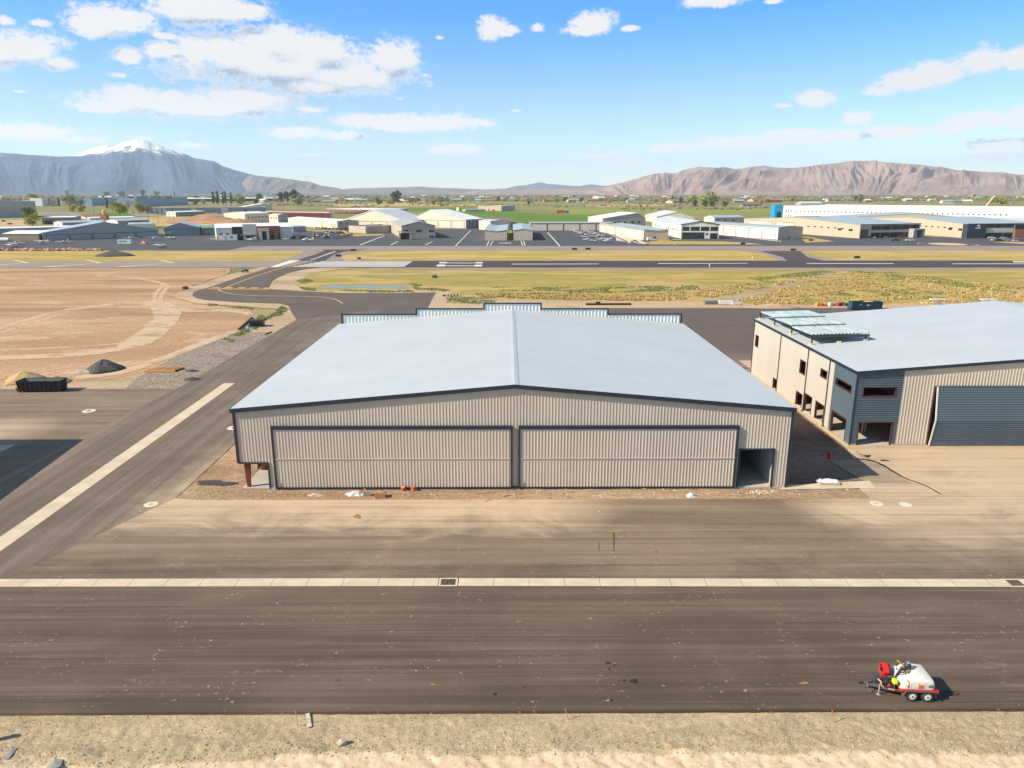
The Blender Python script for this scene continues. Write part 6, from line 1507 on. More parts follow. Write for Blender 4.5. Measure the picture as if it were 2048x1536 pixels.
far_building(AH, 'cream gabled hangar behind the glass fronted one', (1313, 446), (1388, 446), 434, 60, CREAM, RPALE, rise=5.5, rf=.55, C=(1395, 430), wallR=TAUPE)
far_building(AH, 'taupe hangar with cream gable end and three small windows', (1428, 452), (1487, 451), 435.5, 45, TANW, RBLUE, 'front', rise=2.0, wallL=CREAM, C=(1396, 434.5), side='L', windows=[('F', .08, .16, .62, .74), ('F', .33, .41, .62, .74), ('F', .60, .68, .62, .74)])
far_building(AH, 'long white row of hangar doors ending in a taupe gable', (1555, 479.5), (1604, 478), 455.5, 90, TAUPE, RBLUE, rise=1.0, rf=.5, wallL=WHITEW, C=(1449, 445), side='L', doors=row('L', 6, .02, .98, .1, .86, .9, WHITEW))
s, P, L, D_, h, face = far_building(AH, 'peach walled hangar with two storey glass front and cars before it', (1718, 477), (1838, 474), 449.5, 100, PEACH, RBLUE, 'front', rise=3.0, wallL=PEACH, C=(1572, 436), side='L', windows=row('F', 5, .18, .98, .60, .93, .96) + row('F', 5, .18, .98, .04, .40, .96) + row('L', 6, .10, .42, .62, .70, .4) + [('L', .05, .08, .5, .66), ('L', .13, .16, .5, .66)], doors=[('F', .02, .13, .1, .62, M('brown_roller', (.17, .10, .08), .6)), ('L', .52, .68, .1, .85, CREAM), ('L', .72, .95, .1, .85, CREAM)], band=TRIMB)
mb = MB(); face('F', .80, .86, 0, h * .55, 5.0, mb); face('F', .95, .99, 0, h * .55, 5.0, mb); face('F', .80, .99, h * .55, h * .65, 5.2, mb); mb.build('portico', GREYW, s)
s, P, L, D_, h, face = far_building(AH, 'second peach hangar with a black corner bearing a white emblem', (1932, 476.5), (2075, 475), 448, 100, PEACH, RBLUE, 'front', rise=3.0, wallL=PEACH, C=(1770, 436), side='L', windows=row('F', 3, .24, .64, .72, .97, .97) + row('F', 3, .24, .64, .40, .68, .97, wm('pale_green_panel', (.62, .66, .55))) + row('F', 3, .24, .64, .0, .36, .97) + [('F', .66, 1.0, .58, .95), ('F', .80, .90, 0, .48)] + row('L', 6, .10, .42, .62, .70, .4) + [('L', .04, .07, .5, .66), ('L', .12, .15, .5, .66)], doors=[('L', .52, .68, .1, .85, CREAM), ('L', .72, .95, .1, .85, CREAM)], band=TRIMB)
mb = MB(); face('F', -.02, .235, 0, h * 1.02, 1.6, mb); face('L', -.012, .03, 0, h * 1.0, .8, mb); mb.build('black_corner', DKW, s)
mb = MB(); face('F', .655, 1.0, 0, h * .55, .9, mb); mb.build('rust_front', BRICK, s)
mb = MB(); face('F', .085, .155, h * .68, h * .75, 1.72, mb)
for q in ((.105, .125, .84, .92), (.115, .14, .88, .95), (.12, .145, .80, .87)): face('F', q[0], q[1], h * q[2], h * q[3], 1.72, mb)
mb.build('white_emblem', M('emblem_white', (.85, .85, .85), .5), s)
far_building(AH, 'grey ridged hangar behind the two peach hangars', (1640, 448), (1990, 452), 437.5, 70, TAUPE, RBLUE, rise=6.0, rf=.55)
far_building(AH, 'cream hangar with rust roof edge at the right picture edge', (1960, 462), (2100, 468), 442, 60, CREAM, RPALE, 'front', rise=2.5, wallL=CREAM, windows=row('F', 2, .1, .4, .4, .6, .2), band=BRICK)
far_building(AH, 'cream hangar end with a dark open bay left of the peach hangar', (1567, 456), (1600, 458), 440, 30, CREAM, BROWNW, rise=3.5, rf=.6, doors=[('F', .1, .85, .1, .55, DKW)])
s, P, L, D_, h, face = far_building('distribution_warehouse', 'enormous white warehouse with one line of small dark windows and a blue end', (1565, 437), (2160, 452), 411.5, 130, WHITEW, RWHITE, flat=1, windows=row('F', 46, .05, .80, .545, .635, .32) + row('F', 3, .008, .04, .50, .72, .3) + row('F', 3, .008, .04, .08, .30, .3), cat='warehouse', band=WHITEW)
far_building('office_building', 'bright blue office end with dark tall window on the white warehouse', (1548, 437), (1564, 437), 410, 14, SKYB, RWHITE, flat=1, windows=[('F', .3, .8, .05, .5)], cat='building', band=SKYB, wallL=SKYB)
far_building('school_building', 'peach and grey low building alone beyond the green field', (956, 421.5), (1003, 422), 411.5, 50, PEACH, RPALE, flat=1, windows=[('F', .45, .5, .05, .4), ('F', .6, .72, .05, .25)], C=(1060, 411), wallR=GREYW, cat='building')
far_building('barn', 'small brown barn with pale gable left of the lone peach building', (913, 422), (918, 422.2), 415.5, 12, CREAM, RBROWN, rise=1.5, cat='barn', C=(932, 416), wallR=BROWNW)
far_building('shed', 'low blue roofed shed in front of the lone peach building', (931, 423), (971, 422.5), 419.5, 14, GREYW, RBLUE, 'front', rise=.8, cat='shed')
far_building('shed', 'grey gabled barn left of the white warehouse crane', (1602, 410), (1645, 410), 406.5, 40, GREYW, RPALE, 'front', rise=4, cat='shed')
far_building('warehouse', 'long white-roofed depot with a dark wall in front of the poplars', (355, 403.5), (560, 401.5), 398, 60, DKW, RWHITE, 'front', rise=3, cat='warehouse')
if False:
    for l in LOG: print(l)
# crane over the white warehouse
x, y = G(1962, 425); s = thing('crane', 'white crane boom leaning over the white warehouse', 'crane', (x, y, 0)); d0 = Zat(1962, 414, y); d1 = Zat(1989, 392, y)
mb = MB(); mb.bar((d0[0], y, d0[1] - 10), (d1[0], y, d1[1]), 1.5, 1.5); mb.build('boom', WHT, s); mb = MB(); mb.box(x - 4, x + 3, y - 2, y + 2, 0, 4); mb.build('carrier', WHT, s); mb = MB(); mb.bar((d1[0], y, d1[1]), (d1[0] + 4, y, d1[1] - 1), .9, .9); mb.build('jib', WHT, s)

# ------------------------------------------------------------------ cars, vans, aircraft (one of each kind, then copies)
def mcol(n, c): return M('car_' + n, c, .3, 0, .03)
CARC = {'white': mcol('white', (.78, .78, .76)), 'silver': mcol('silver', (.46, .48, .50)), 'black': mcol('black', (.025, .027, .03)), 'dark blue': mcol('blue', (.03, .07, .16)), 'grey': mcol('grey', (.17, .18, .19)), 'dark red': mcol('red', (.28, .03, .03)), 'teal': mcol('teal', (.04, .15, .18)), 'tan': mcol('tan', (.45, .38, .28)), 'bright red': mcol('bright_red', (.62, .04, .03)), 'bright blue': mcol('bright_blue', (.03, .16, .50))}
def car_proto(kind, colour):
    s = thing('parked_car' if kind != 'van' else 'parked_van', 'proto', 'car' if kind != 'van' else 'van')
    L, H, B = {'sedan': (4.6, 1.45, .85), 'suv': (4.8, 1.8, 1.0), 'pickup': (5.6, 1.85, 1.05), 'van': (5.9, 2.6, 1.2)}[kind]
    mat = CARC[colour]; w = .92 if kind != 'van' else 1.0; mb = MB()
    prof = {'sedan': [(-2.3, .4), (-2.3, .75), (-1.9, .92), (1.0, .95), (2.1, .82), (2.3, .6), (2.3, .35)], 'suv': [(-2.4, .45), (-2.4, 1.0), (1.2, 1.05), (2.2, .95), (2.4, .7), (2.4, .4)],
            'pickup': [(-2.8, .55), (-2.8, 1.08), (-.6, 1.08), (1.6, 1.12), (2.6, 1.0), (2.8, .75), (2.8, .5)], 'van': [(-2.95, .45), (-2.95, 2.5), (-2.7, 2.6), (1.4, 2.55), (2.2, 1.5), (2.8, 1.25), (2.95, .9), (2.95, .4)]}[kind]
    mb.prism([(x, -w, z) for x, z in prof], (0, 2 * w, 0)); bd = mb.build('body', mat, s)
    mb = MB(); cab = {'sedan': [(-1.75, .93), (-1.1, 1.40), (.35, 1.42), (1.15, .95)], 'suv': [(-2.25, 1.02), (-1.95, 1.72), (.5, 1.75), (1.25, 1.04)], 'pickup': [(-.75, 1.08), (-.6, 1.78), (.8, 1.80), (1.55, 1.11)], 'van': [(.7, 1.62), (.7, 2.28), (1.56, 2.25), (2.12, 1.6)]}[kind]
    if kind == 'van': mb.prism([(x, -w - .02, z) for x, z in cab], (0, 2 * w + .04, 0)); mb.build('window', GLASS, s)
    else:
        mb.prism([(x, -w + .1, z) for x, z in cab], (0, 2 * w - .2, 0)); mb.build('window', GLASS, s)
        mb = MB(); zt = max(z for _, z in cab); xs2 = [x for x, z in cab if z > zt - .06]; mb.box(min(xs2) - .05, max(xs2) + .05, -w + .12, w - .12, zt - .02, zt + .05); mb.build('roof', mat, s)
    if kind == 'pickup': mb = MB(); mb.box(-2.7, -.85, -w + .12, w - .12, 1.06, 1.09); mb.build('bed', BLKP, s)
    r = .34 if kind == 'sedan' else .39
    for x in (-L * .30, L * .31):
        for y in (-w + .08, w - .08):
            mb = MB(); mb.lathe([(.01, -.13), (r, -.13), (r, .13), (.01, .13)], (x, y, r), 12, axis='Y'); o = mb.build('wheel', BLK, s)
    mb = MB(); mb.box(L / 2 - .02, L / 2 + .03, -w + .1, -w + .4, .65, .8); mb.build('headlight', CHROME, s); mb = MB(); mb.box(L / 2 - .02, L / 2 + .03, w - .4, w - .1, .65, .8); mb.build('headlight', CHROME, s)
    return s
PROTO = {}
def car(kind, colour, px, py, rz, where, group):
    key = (kind, colour); x, y = G(px, py)
    if key not in PROTO: o = PROTO[key] = car_proto(kind, colour)
    else: o = copy_tree(PROTO[key])
    o.location = (x, y, -.02); o.rotation_euler = (0, 0, radians(rz)); o['label'] = '%s %s %s' % (colour, {'suv': 'estate car', 'sedan': 'saloon car', 'pickup': 'pickup truck', 'van': 'van'}[kind], where); o['group'] = group
    return o
rc = random.Random(21)
car('pickup', 'white', 431, 480, 0, 'left of the mobile site office', 'vehicles by the flying club'); car('sedan', 'white', 571, 479.5, 0, 'under the right end of the flying club', 'vehicles by the flying club')
for i, px in enumerate((590, 598, 607, 632, 640, 648, 655)): car(('suv', 'sedan')[i % 2], ('dark blue', 'white', 'grey', 'black', 'silver', 'white', 'teal')[i], px, 477.5 - (px > 625) * (i % 2) * 1.6, 15 + rc.uniform(-8, 8), 'in the front line behind the white parked plane', 'cars in the club car park')
for i, px in enumerate((628, 636, 643, 651, 660)): car(('suv', 'sedan')[i % 2], ('silver', 'white', 'teal', 'silver', 'white')[i], px, 471.5 + (i % 2), 80 + rc.uniform(-8, 8), 'in the middle line of the club car park', 'cars in the club car park')
for i, px in enumerate((654, 660, 667, 673, 679, 685)): car(('suv', 'sedan')[i % 2], ('white', 'silver', 'grey', 'white', 'dark blue', 'black')[i], px, 466.0 + (i % 3) * .8, 75 + rc.uniform(-8, 8), 'in the rear right corner of the club car park', 'cars in the club car park')
for i, px in enumerate((633, 639, 645, 652, 660, 667, 673, 681, 687, 692)): car(('suv', 'sedan', 'pickup')[i % 3], ('white', 'silver', 'tan', 'dark red', 'black', 'grey', 'silver', 'bright red', 'dark red', 'dark red')[i], px, 457.5 + i * .35, 60 + rc.uniform(-10, 10), 'parked along the foot of the long cream hangar', 'cars along the cream hangar')
for i, px in enumerate((262, 268, 274, 281, 289, 294, 311, 317, 325, 333)): car(('suv', 'sedan', 'pickup')[i % 3], ('white', 'silver', 'white', 'grey', 'white', 'silver', 'white', 'silver', 'bright red', 'black')[i], px, 425.5 + (i > 5) * 3.4 + (i % 3) * .5, rc.uniform(-30, 30), 'in the car park beyond the left sheds', 'cars in the left car park')
for i, px in enumerate((432, 440, 448, 456, 466, 474, 484, 494)): car(('pickup', 'suv', 'sedan')[i % 3], ('white', 'dark blue', 'silver', 'bright blue', 'white', 'grey', 'silver', 'white')[i], px, 427.0 + (i % 3) * .8, rc.uniform(-20, 20), 'before the long dark warehouse beside the mounds', 'cars by the dark warehouse')
car('pickup', 'silver', 1269, 485.0, 0, 'alone left of the white van', 'vehicles on the right ramp'); car('van', 'white', 1302, 481.8, 10, 'in front of the peach gable', 'vehicles on the right ramp'); car('suv', 'silver', 1343, 480.2, 5, 'half hidden left of the white pickup', 'vehicles on the right ramp'); car('pickup', 'white', 1354, 480.8, 0, 'at the corner of the glass fronted hangar', 'vehicles on the right ramp')
car('suv', 'silver', 1582, 478.8, 90, 'against the taupe gable of the white door row', 'vehicles on the right ramp')
for i, px in enumerate((1736, 1747, 1758, 1771, 1801)): car(('suv', 'sedan')[i % 2], ('black', 'silver', 'black', 'grey', 'dark red')[i], px, 476.2, 80 + rc.uniform(-6, 6), 'in the line before the first peach hangar', 'cars before the first peach hangar')
car('pickup', 'black', 1791, 482, 175, 'out on the tarmac before the first peach hangar', 'vehicles on the right ramp'); car('pickup', 'white', 1819, 482.2, 175, 'out on the tarmac right of the black pickup', 'vehicles on the right ramp')
for i, (px, py) in enumerate(((1983, 477.5), (1990, 482), (2011, 482), (2007, 477.5), (2033, 482.5), (2043, 483), (1999, 482.5))): car(('suv', 'pickup', 'suv', 'sedan', 'suv', 'sedan', 'suv')[i], ('white', 'white', 'white', 'silver', 'white', 'bright blue', 'black')[i], px, py, rc.uniform(-10, 10), 'in the cluster before the black corner with the emblem', 'cars before the black corner')
car('suv', 'dark blue', 1540, 443, 20, 'behind the white door row near the blue end', 'vehicles on the right ramp'); car('suv', 'dark red', 8, 443.5, 20, 'in the yard at the left picture edge', 'cars in the left yard'); car('pickup', 'black', 20, 449, 0, 'under the lean-to at the left picture edge', 'cars in the left yard')

def plane_proto(high, trim):
    s = thing('light_aircraft', 'proto', 'aircraft'); W_ = M('aircraft_white', (.84, .83, .80), .3, var=.03)
    mb = MB(); rs = []
    for x, ry, rz_, zc in ((3.1, .12, .12, 1.25), (2.9, .42, .42, 1.25), (2.1, .55, .52, 1.28), (1.2, .58, .72, 1.42), (0, .58, .72, 1.42), (-1.2, .42, .50, 1.42), (-3.0, .20, .26, 1.50), (-4.4, .08, .14, 1.58)):
        rs.append([(x, ry * cos(2 * pi * k / 10), zc + rz_ * sin(2 * pi * k / 10)) for k in range(10)])
    mb.rings(rs); mb.build('fuselage', W_, s, smooth=True)
    zw = 2.12 if high else 1.0; mb = MB()
    for sg in (-1, 1):
        t = .25 if not high else .12
        mb.hexa([(1.35, 0, zw), (-.25, 0, zw), (0, sg * 5.3, zw + t), (1.15, sg * 5.3, zw + t), (1.35, 0, zw + .17), (-.25, 0, zw + .17), (0, sg * 5.3, zw + t + .1), (1.15, sg * 5.3, zw + t + .1)])
    mb.build('wing', W_, s)
    mb = MB(); mb.hexa([(-3.7, -1.7, 1.62), (-4.5, -1.7, 1.62), (-4.5, 1.7, 1.62), (-3.7, 1.7, 1.62), (-3.7, -1.7, 1.7), (-4.5, -1.7, 1.7), (-4.5, 1.7, 1.7), (-3.7, 1.7, 1.7)]); mb.build('tailplane', W_, s)
    mb = MB(); mb.prism([(-3.3, -.05, 1.65), (-4.5, -.05, 1.62), (-4.9, -.05, 3.0), (-4.35, -.05, 3.0)], (0, .1, 0)); mb.build('fin', trim, s)
    mb = MB(); mb.prism([(1.75, -.53, 1.62), (-.9, -.53, 1.72), (-.5, -.46, 2.1), (1.0, -.46, 2.1)], (0, 1.04, 0)); mb.build('window', GLASS, s)
    mb = MB(); mb.box(-2.5, 2.4, -.57, .57, 1.18, 1.3); mb.build('stripe', trim, s)
    for x, y in ((2.2, 0), (.1, -1.15), (.1, 1.15)):
        mb = MB(); mb.lathe([(.01, -.09), (.25, -.09), (.25, .09), (.01, .09)], (x, y, .25), 10, axis='Y'); mb.bar((x, y, .25), (x - .1, y * .35, 1.0), .10, .10); mb.build('wheel', BLK, s)
    if high:
        for sg in (-1, 1): mb = MB(); mb.bar((.5, sg * .5, 1.0), (.6, sg * 2.6, 2.15), .10, .07); mb.build('strut', W_, s)
    mb = MB(); mb.bar((3.15, -.95, 1.15), (3.15, .95, 1.35), .05, .16); mb.build('propeller', BLKP, s)
    return s
PTR = {'white': M('aircraft_white', (.84, .83, .80), .3), 'red': M('trim_red', (.55, .04, .05), .35), 'blue': M('trim_blue', (.04, .12, .42), .35), 'teal': M('trim_teal', (.03, .34, .34), .35), 'amber': M('trim_amber', (.80, .42, .02), .35), 'navy': M('trim_navy', (.02, .05, .15), .35), 'green': M('trim_green', (.03, .42, .25), .35), 'sky blue': M('trim_sky', (.20, .55, .70), .35), 'violet': M('trim_violet', (.22, .16, .45), .35)}
PP = {}
def plane(high, trim, px, py, rz, label, group=None, sc=1.0, cover=None):
    x, y = G(px, py); key = (high, trim)
    if key not in PP: o = PP[key] = plane_proto(high, PTR[trim])
    else: o = copy_tree(PP[key])
    o.location = (x, y, -.02); o.rotation_euler = (0, 0, radians(rz)); o.scale = (sc,) * 3; o['label'] = label
    if group: o['group'] = group
    return o
gp = 'light planes on the left ramp'
plane(True, 'red', 26, 494.5, 5, 'high wing plane with red fin and blue belly nearest the left edge', gp); plane(False, 'white', 34, 489, -80, 'white plane behind the red finned plane', gp); plane(True, 'white', 86, 488, -100, 'white high wing plane facing the runway under the hangar corner', gp); plane(False, 'white', 130, 486.5, -85, 'white low wing plane before the first hangar door', gp)
plane(False, 'white', 261, 478.8, -80, 'white low wing plane before the fourth hangar door', gp); plane(True, 'white', 308, 480.2, -75, 'white plane right of the orange lift', gp); plane(False, 'sky blue', 343, 478.5, 15, 'white twin-like plane facing right before the slate hangar', gp); plane(False, 'teal', 322, 494.5, 10, 'small pale blue plane nearest the grass edge', gp); plane(True, 'white', 330, 472, -85, 'white plane half behind the slate hangar corner', gp); plane(True, 'white', 392, 470.0, -85, 'white high wing plane before the right end of the slate hangar', gp)
plane(True, 'teal', 505, 482.8, 0, 'white plane with teal fin before the rust club front', gp); plane(True, 'white', 614, 483, 180, 'white plane facing left before the club car park', gp)
gc = 'planes packed together on the right ramp'
cl = [('white', 1150, 463.8, 20), ('white', 1157, 466.6, 0), ('navy', 1172, 465.4, 10), ('navy', 1181, 466.8, 175), ('red', 1162, 469.8, 10), ('red', 1174, 471.2, 190), ('white', 1190, 470.0, 5), ('amber', 1187, 475.0, 30), ('green', 1199, 473.8, 170), ('white', 1171, 475.8, 15), ('blue', 1174, 482.0, 0), ('violet', 1187, 484.0, 10), ('sky blue', 1203, 481.5, 5), ('white', 1212, 481.0, 175), ('teal', 1214, 484.8, 0)]
word = {'white': 'all white', 'navy': 'navy trimmed', 'red': 'red trimmed', 'amber': 'amber finned', 'green': 'green finned', 'blue': 'blue striped', 'violet': 'violet striped', 'sky blue': 'pale blue striped', 'teal': 'teal finned'}
pos_ = {0: 'at the rear left tip of the packed group', 1: 'second at the rear of the packed group', 2: 'at the rear middle of the packed group', 3: 'right of its navy twin in the packed group', 4: 'at the left flank of the packed group', 5: 'behind the amber fin in the packed group', 6: 'at the rear right of the packed group', 7: 'in the heart of the packed group', 8: 'on the right flank of the packed group', 9: 'on the front left flank of the packed group', 10: 'at the front of the packed group', 11: 'nearest the taxiway in the packed group', 12: 'at the front right of the packed group', 13: 'at the right tip of the packed group', 14: 'at the front right tip of the packed group'}
for i, (t_, px, py, rz) in enumerate(cl): plane(i % 2 == 0, t_, px, py, rz, word[t_] + ' light plane ' + pos_[i], gc, .8)
# ramp oddments
def small_box(name, label, cat, px, py, size, mat, parts=(), rz=0.0):
    x, y = G(px, py); s = thing(name, label, cat, (x, y, 0)); mb = MB(); mb.obox((x, y, size[2] / 2 + .15), size, rz); mb.build('body', mat, s)
    for nm, dx, dy, dz, sz, mt in parts: mb = MB(); mb.obox((x + dx, y + dy, dz), sz, rz); mb.build(nm, mt, s)
    return s
small_box('cargo_container', 'pale blue cargo box standing on the left ramp', 'container', 251, 488.2, (8.4, 3, 2.7), M('container_pale', (.55, .66, .70), .5), (('sign', -1, -1.55, 1.9, (4.5, .06, .9), M('container_sign', (.22, .36, .48), .5)), ('door', 4.22, 0, 1.4, (.06, 2.6, 2.2), WHITEW)))
small_box('lift_cart', 'orange service cart with white tank on the left ramp', 'service cart', 288, 489, (3.8, 1.8, .9), M('lift_orange', (.85, .30, .03), .5), (('tank', -.2, 0, 1.5, (1.8, 1.2, .9), WHT), ('rail', 1.7, 0, 1.3, (.2, 1.6, .9), ORANGE)))
x, y = G(35, 480.5); s = thing('fuel_truck', 'white tank truck before the brown storage shed', 'truck', (x, y, 0)); mb = MB(); mb.lathe([(.3, -4.5), (1.4, -4.3), (1.5, 0), (1.4, 4.3), (.3, 4.5)], (x - .5, y, 2.6), 14, axis='X'); mb.build('tank', WHT, s); mb = MB(); rbox(mb, x + 4.2, x + 6.6, y - 1.2, y + 1.2, .6, 2.9, .3); mb.build('cab', WHT, s)
mb = MB(); mb.box(x - 5, x + 4.2, y - .9, y + .9, .7, 1.2); mb.build('chassis', BLKP, s)
for xx in (-4, -2.8, 5.2): mb = MB(); mb.lathe([(.01, -1.2), (.5, -1.2), (.5, 1.2), (.01, 1.2)], (x + xx, y, .5), 10, axis='Y'); mb.build('wheel', BLK, s)
x, y = G(8, 484); s = thing('tank_trailer', 'low white tank at the left picture edge of the ramp', 'tank', (x, y, 0)); mb = MB(); mb.lathe([(.3, -6), (1.3, -5.7), (1.3, 5.7), (.3, 6)], (x - 2, y, 1.6), 14, axis='X'); mb.build('vessel', WHT, s); mb = MB(); mb.box(x - 6, x - 5, y - 1, y + 1, 0, .8); mb.box(x + 1, x + 2, y - 1, y + 1, 0, .8); mb.build('saddle', GREYM, s)
x, y = G(1126, 427); s = thing('semi_truck', 'red trailer and blue tractor on the field road beyond the crop', 'truck', (x, y, 0)); mb = MB(); mb.box(x - 10, x + 2.5, y - 1.4, y + 1.4, 1, 5.0); mb.build('trailer', M('truck_red', (.55, .03, .06), .5), s); mb = MB(); rbox(mb, x + 3.2, x + 9, y - 1.4, y + 1.4, .8, 4.2, .5); mb.build('cab', M('truck_blue', (.04, .14, .42), .5), s)
for xx in (-8, -6.6, 4.4, 7.8): mb = MB(); mb.lathe([(.01, -1.4), (.55, -1.4), (.55, 1.4), (.01, 1.4)], (x + xx, y, .55), 10, axis='Y'); mb.build('wheel', BLK, s)
for px, py, lb in ((677, 514.2, 'black taxiway sign board on the left exit shoulder'), (707, 502.8, 'black taxiway sign board behind the left exit'), (1486, 489.5, 'black sign board on the turf before the glass fronted hangar'), (1586, 502, 'black sign board at the right exit corner'), (1714, 517.5, 'black sign board on the turf right of the right exit'), (1622, 482.5, 'black sign board on the small turf by the white door row'), (1149, 500.5, 'small black sign board on the far turf behind the runway'), (1176, 500.2, 'second small black sign board on the far turf')):
    x, y = G(px, py); s = thing('sign_board', lb, 'sign', (x, y, 0), 0, 'black taxiway sign boards'); mb = MB(); mb.box(x - 1.5, x + 1.5, y - .15, y + .15, .25, 1.35); mb.build('panel', BLKP, s)
    for dx in (-1.1, 1.1): mb = MB(); mb.box(x + dx - .06, x + dx + .06, y - .05, y + .05, 0, .25); mb.build('leg', GREYM, s)
for px, py, c, lb in ((1350, 490.5, (.8, .6, .1), 'yellow marker by the glass hangar turf'), (1505, 518, (.75, .72, .66), 'white edge light by the far runway edge'), (1561, 485, (.75, .75, .1), 'lime marker on the ramp before the white door row'), (718, 518, (.1, .1, .1), 'dark edge marker left of the runway exit turf'), (1419, 534, (.8, .8, .78), 'white edge light on the near runway edge'), (869, 555, (.06, .06, .06), 'tiny black box in the turf behind the hangar'), (371, 578, (.10, .03, .03), 'dark red box on the taxiway shoulder')):
    x, y = G(px, py); mb = MB(); mb.lathe([(.35, 0), (.35, .15), (.12, .2), (.12, .7), (.3, .75), (.3, 1.2), (.01, 1.25)] if c[0] > .3 else [(1.0, 0), (1.0, .9), (.01, .95)], (x, y, -.05), 10); setp(mb.build('marker', M('marker_%d' % px, c, .5)), lb, 'marker')
# poles
for i, (px, py, yt) in enumerate(((87, 424, 389), (190, 436, 405), (269, 447, 418), (317, 447, 418), (297, 440, 413), (1056, 405, 397), (348, 445, 415), (340, 445, 425), (143, 465, 452), (265, 452, 446), (308, 456, 445), (1250, 428, 418), (1338, 430, 417), (560, 400, 377))):
    x, y = G(px, py); z = Zat(px, yt, y)[1]; s = thing('utility_pole', 'slim pole ' + ['with a white mast beside the big grey warehouse', 'by the lawn behind the left sheds', 'left of the mound, near the shed roof', 'before the mound on the dry grass', 'on the grass behind the white shed', 'beyond the green field', 'at the mound edge', 'thin one at the mound foot', 'behind the grey-green hangar, left one', 'behind the grey-green hangar, right one', 'beside the slate hangar roof', 'at the green field edge', 'at the turf behind the cream gable', 'tall mast far behind the poplars'][i], 'pole', (x, y, 0), 0, 'poles')
    mb = MB(); r = .35 if i in (0, 13) else .22; mb.tube([(x, y, 0), (x, y, z)], [r, r * .7], 6); mb.build('shaft', M('pole_pale', (.6, .58, .55), .6) if i in (0, 13) else M('pole_brown', (.14, .10, .08), .8), s)
    if i not in (0, 13): mb = MB(); mb.box(x - 1.2, x + 1.2, y - .1, y + .1, z - 1.0, z - .75); mb.build('cross_arm', M('pole_brown', (.14, .10, .08), .8), s)
# mounds of earth
EARTH = soil_mat('mound_earth', ((.36, .215, .13), (.50, .32, .21), (.56, .39, .27)), False)
for px, py, r, ry, h, lb in ((415, 446, 42, 22, 10, 'large brown earth mound beyond the slate hangar'), (372, 446, 26, 16, 6.5, 'left shoulder of the brown earth mounds'), (450, 447, 26, 14, 7, 'right earth mound beside the tan offices'), (478, 448, 22, 12, 6, 'small earth mound against the tan offices')): heap(px, py, r, ry, h, EARTH, 'earth_mound', lb, 'mound', px, -.1, .8)
small_box('excavator', 'yellow digger at work at the foot of the earth mounds', 'digger', 430, 451, (5, 2.6, 2.0), M('digger_yellow', (.80, .46, .03), .5), (('cab', -1, 0, 3.0, (1.6, 1.6, 1.8), M('digger_yellow', (.80, .46, .03), .5)), ('arm', 3.2, 0, 3.2, (4.5, .5, .6), M('digger_yellow', (.80, .46, .03), .5)), ('track', 0, 0, .4, (4.6, 2.8, .7), BLK)))
# jersey fence of pale blocks by the car park
x0, y0 = G(664, 479); x1, y1 = G(706, 472); s = thing('fence', 'pale mesh fence with a yellow disc sign at the car park corner', 'fence', (x0, y0, 0))
n = 9
for k in range(n + 1):
    x, y = x0 + (x1 - x0) * k / n, y0 + (y1 - y0) * k / n; mb = MB(); mb.tube([(x, y, 0), (x, y, 2.3)], .07, 6); mb.build('post', GREYM, s)
mb = MB(); mb.bar((x0, y0, 1.2), (x1, y1, 1.2), .06, 1.9); mb.build('mesh_panel', M('mesh_pale', (.48, .42, .38), .8), s)
mb = MB(); x, y = x0 + (x1 - x0) * .42, y0 + (y1 - y0) * .42; mb.lathe([(.01, -.1), (1.1, -.1), (1.1, .0), (.01, .0)], (x, y - .2, 1.4), 14, axis='Y'); mb.build('disc_sign', M('disc_yellow', (.85, .72, .02), .5), s)
# helicopter circle
x, y = G(1895, 488.2); mb = MB()
for k in range(40):
    a0, a1 = 2 * pi * k / 40, 2 * pi * (k + 1) / 40
    for r0, r1 in ((16.5, 17.2),): mb.poly([(x + r0 * cos(a0), y + r0 * sin(a0), .02), (x + r1 * cos(a0), y + r1 * sin(a0), .02), (x + r1 * cos(a1), y + r1 * sin(a1), .02), (x + r0 * cos(a1), y + r0 * sin(a1), .02)])
    mb.poly([(x, y, .018), (x + 11 * cos(a0), y + 11 * sin(a0), .018), (x + 11 * cos(a1), y + 11 * sin(a1), .018)])
mb.build('helipad_marking', MAT_YELP)['kind'] = 'structure'
sheet('ramp_turf', PXS((1980, 483.5), (2100, 483.5), (2100, 489), (2060, 489)), .01, MAT_VERGE, rough=(6, 1)); sheet('ramp_turf', PXS((1290, 485), (1330, 478), (1345, 481.5), (1450, 483), (1500, 486), (1530, 489), (1300, 488.5)), .01, MAT_VERGE, rough=(6, 1)); sheet('ramp_turf', PXS((1600, 474.5), (1615, 473), (1668, 483), (1612, 485), (1606, 480)), .01, MAT_VERGE, rough=(6, 1))
sheet('ramp_turf', PXS((688, 460), (700, 467), (768, 468), (760, 471), (700, 473), (680, 468)), .01, MAT_VERGE, rough=(6, 1)); sheet('grass_slot', PXS((1015.5, 481), (1026, 481), (1024, 460), (1014.5, 460)), .01, MAT_CROP2)
sheet('concrete_path', PXS((1232, 481), (1288, 488), (1296, 487), (1240, 463), (1232, 463)), .012, MAT_CONC)
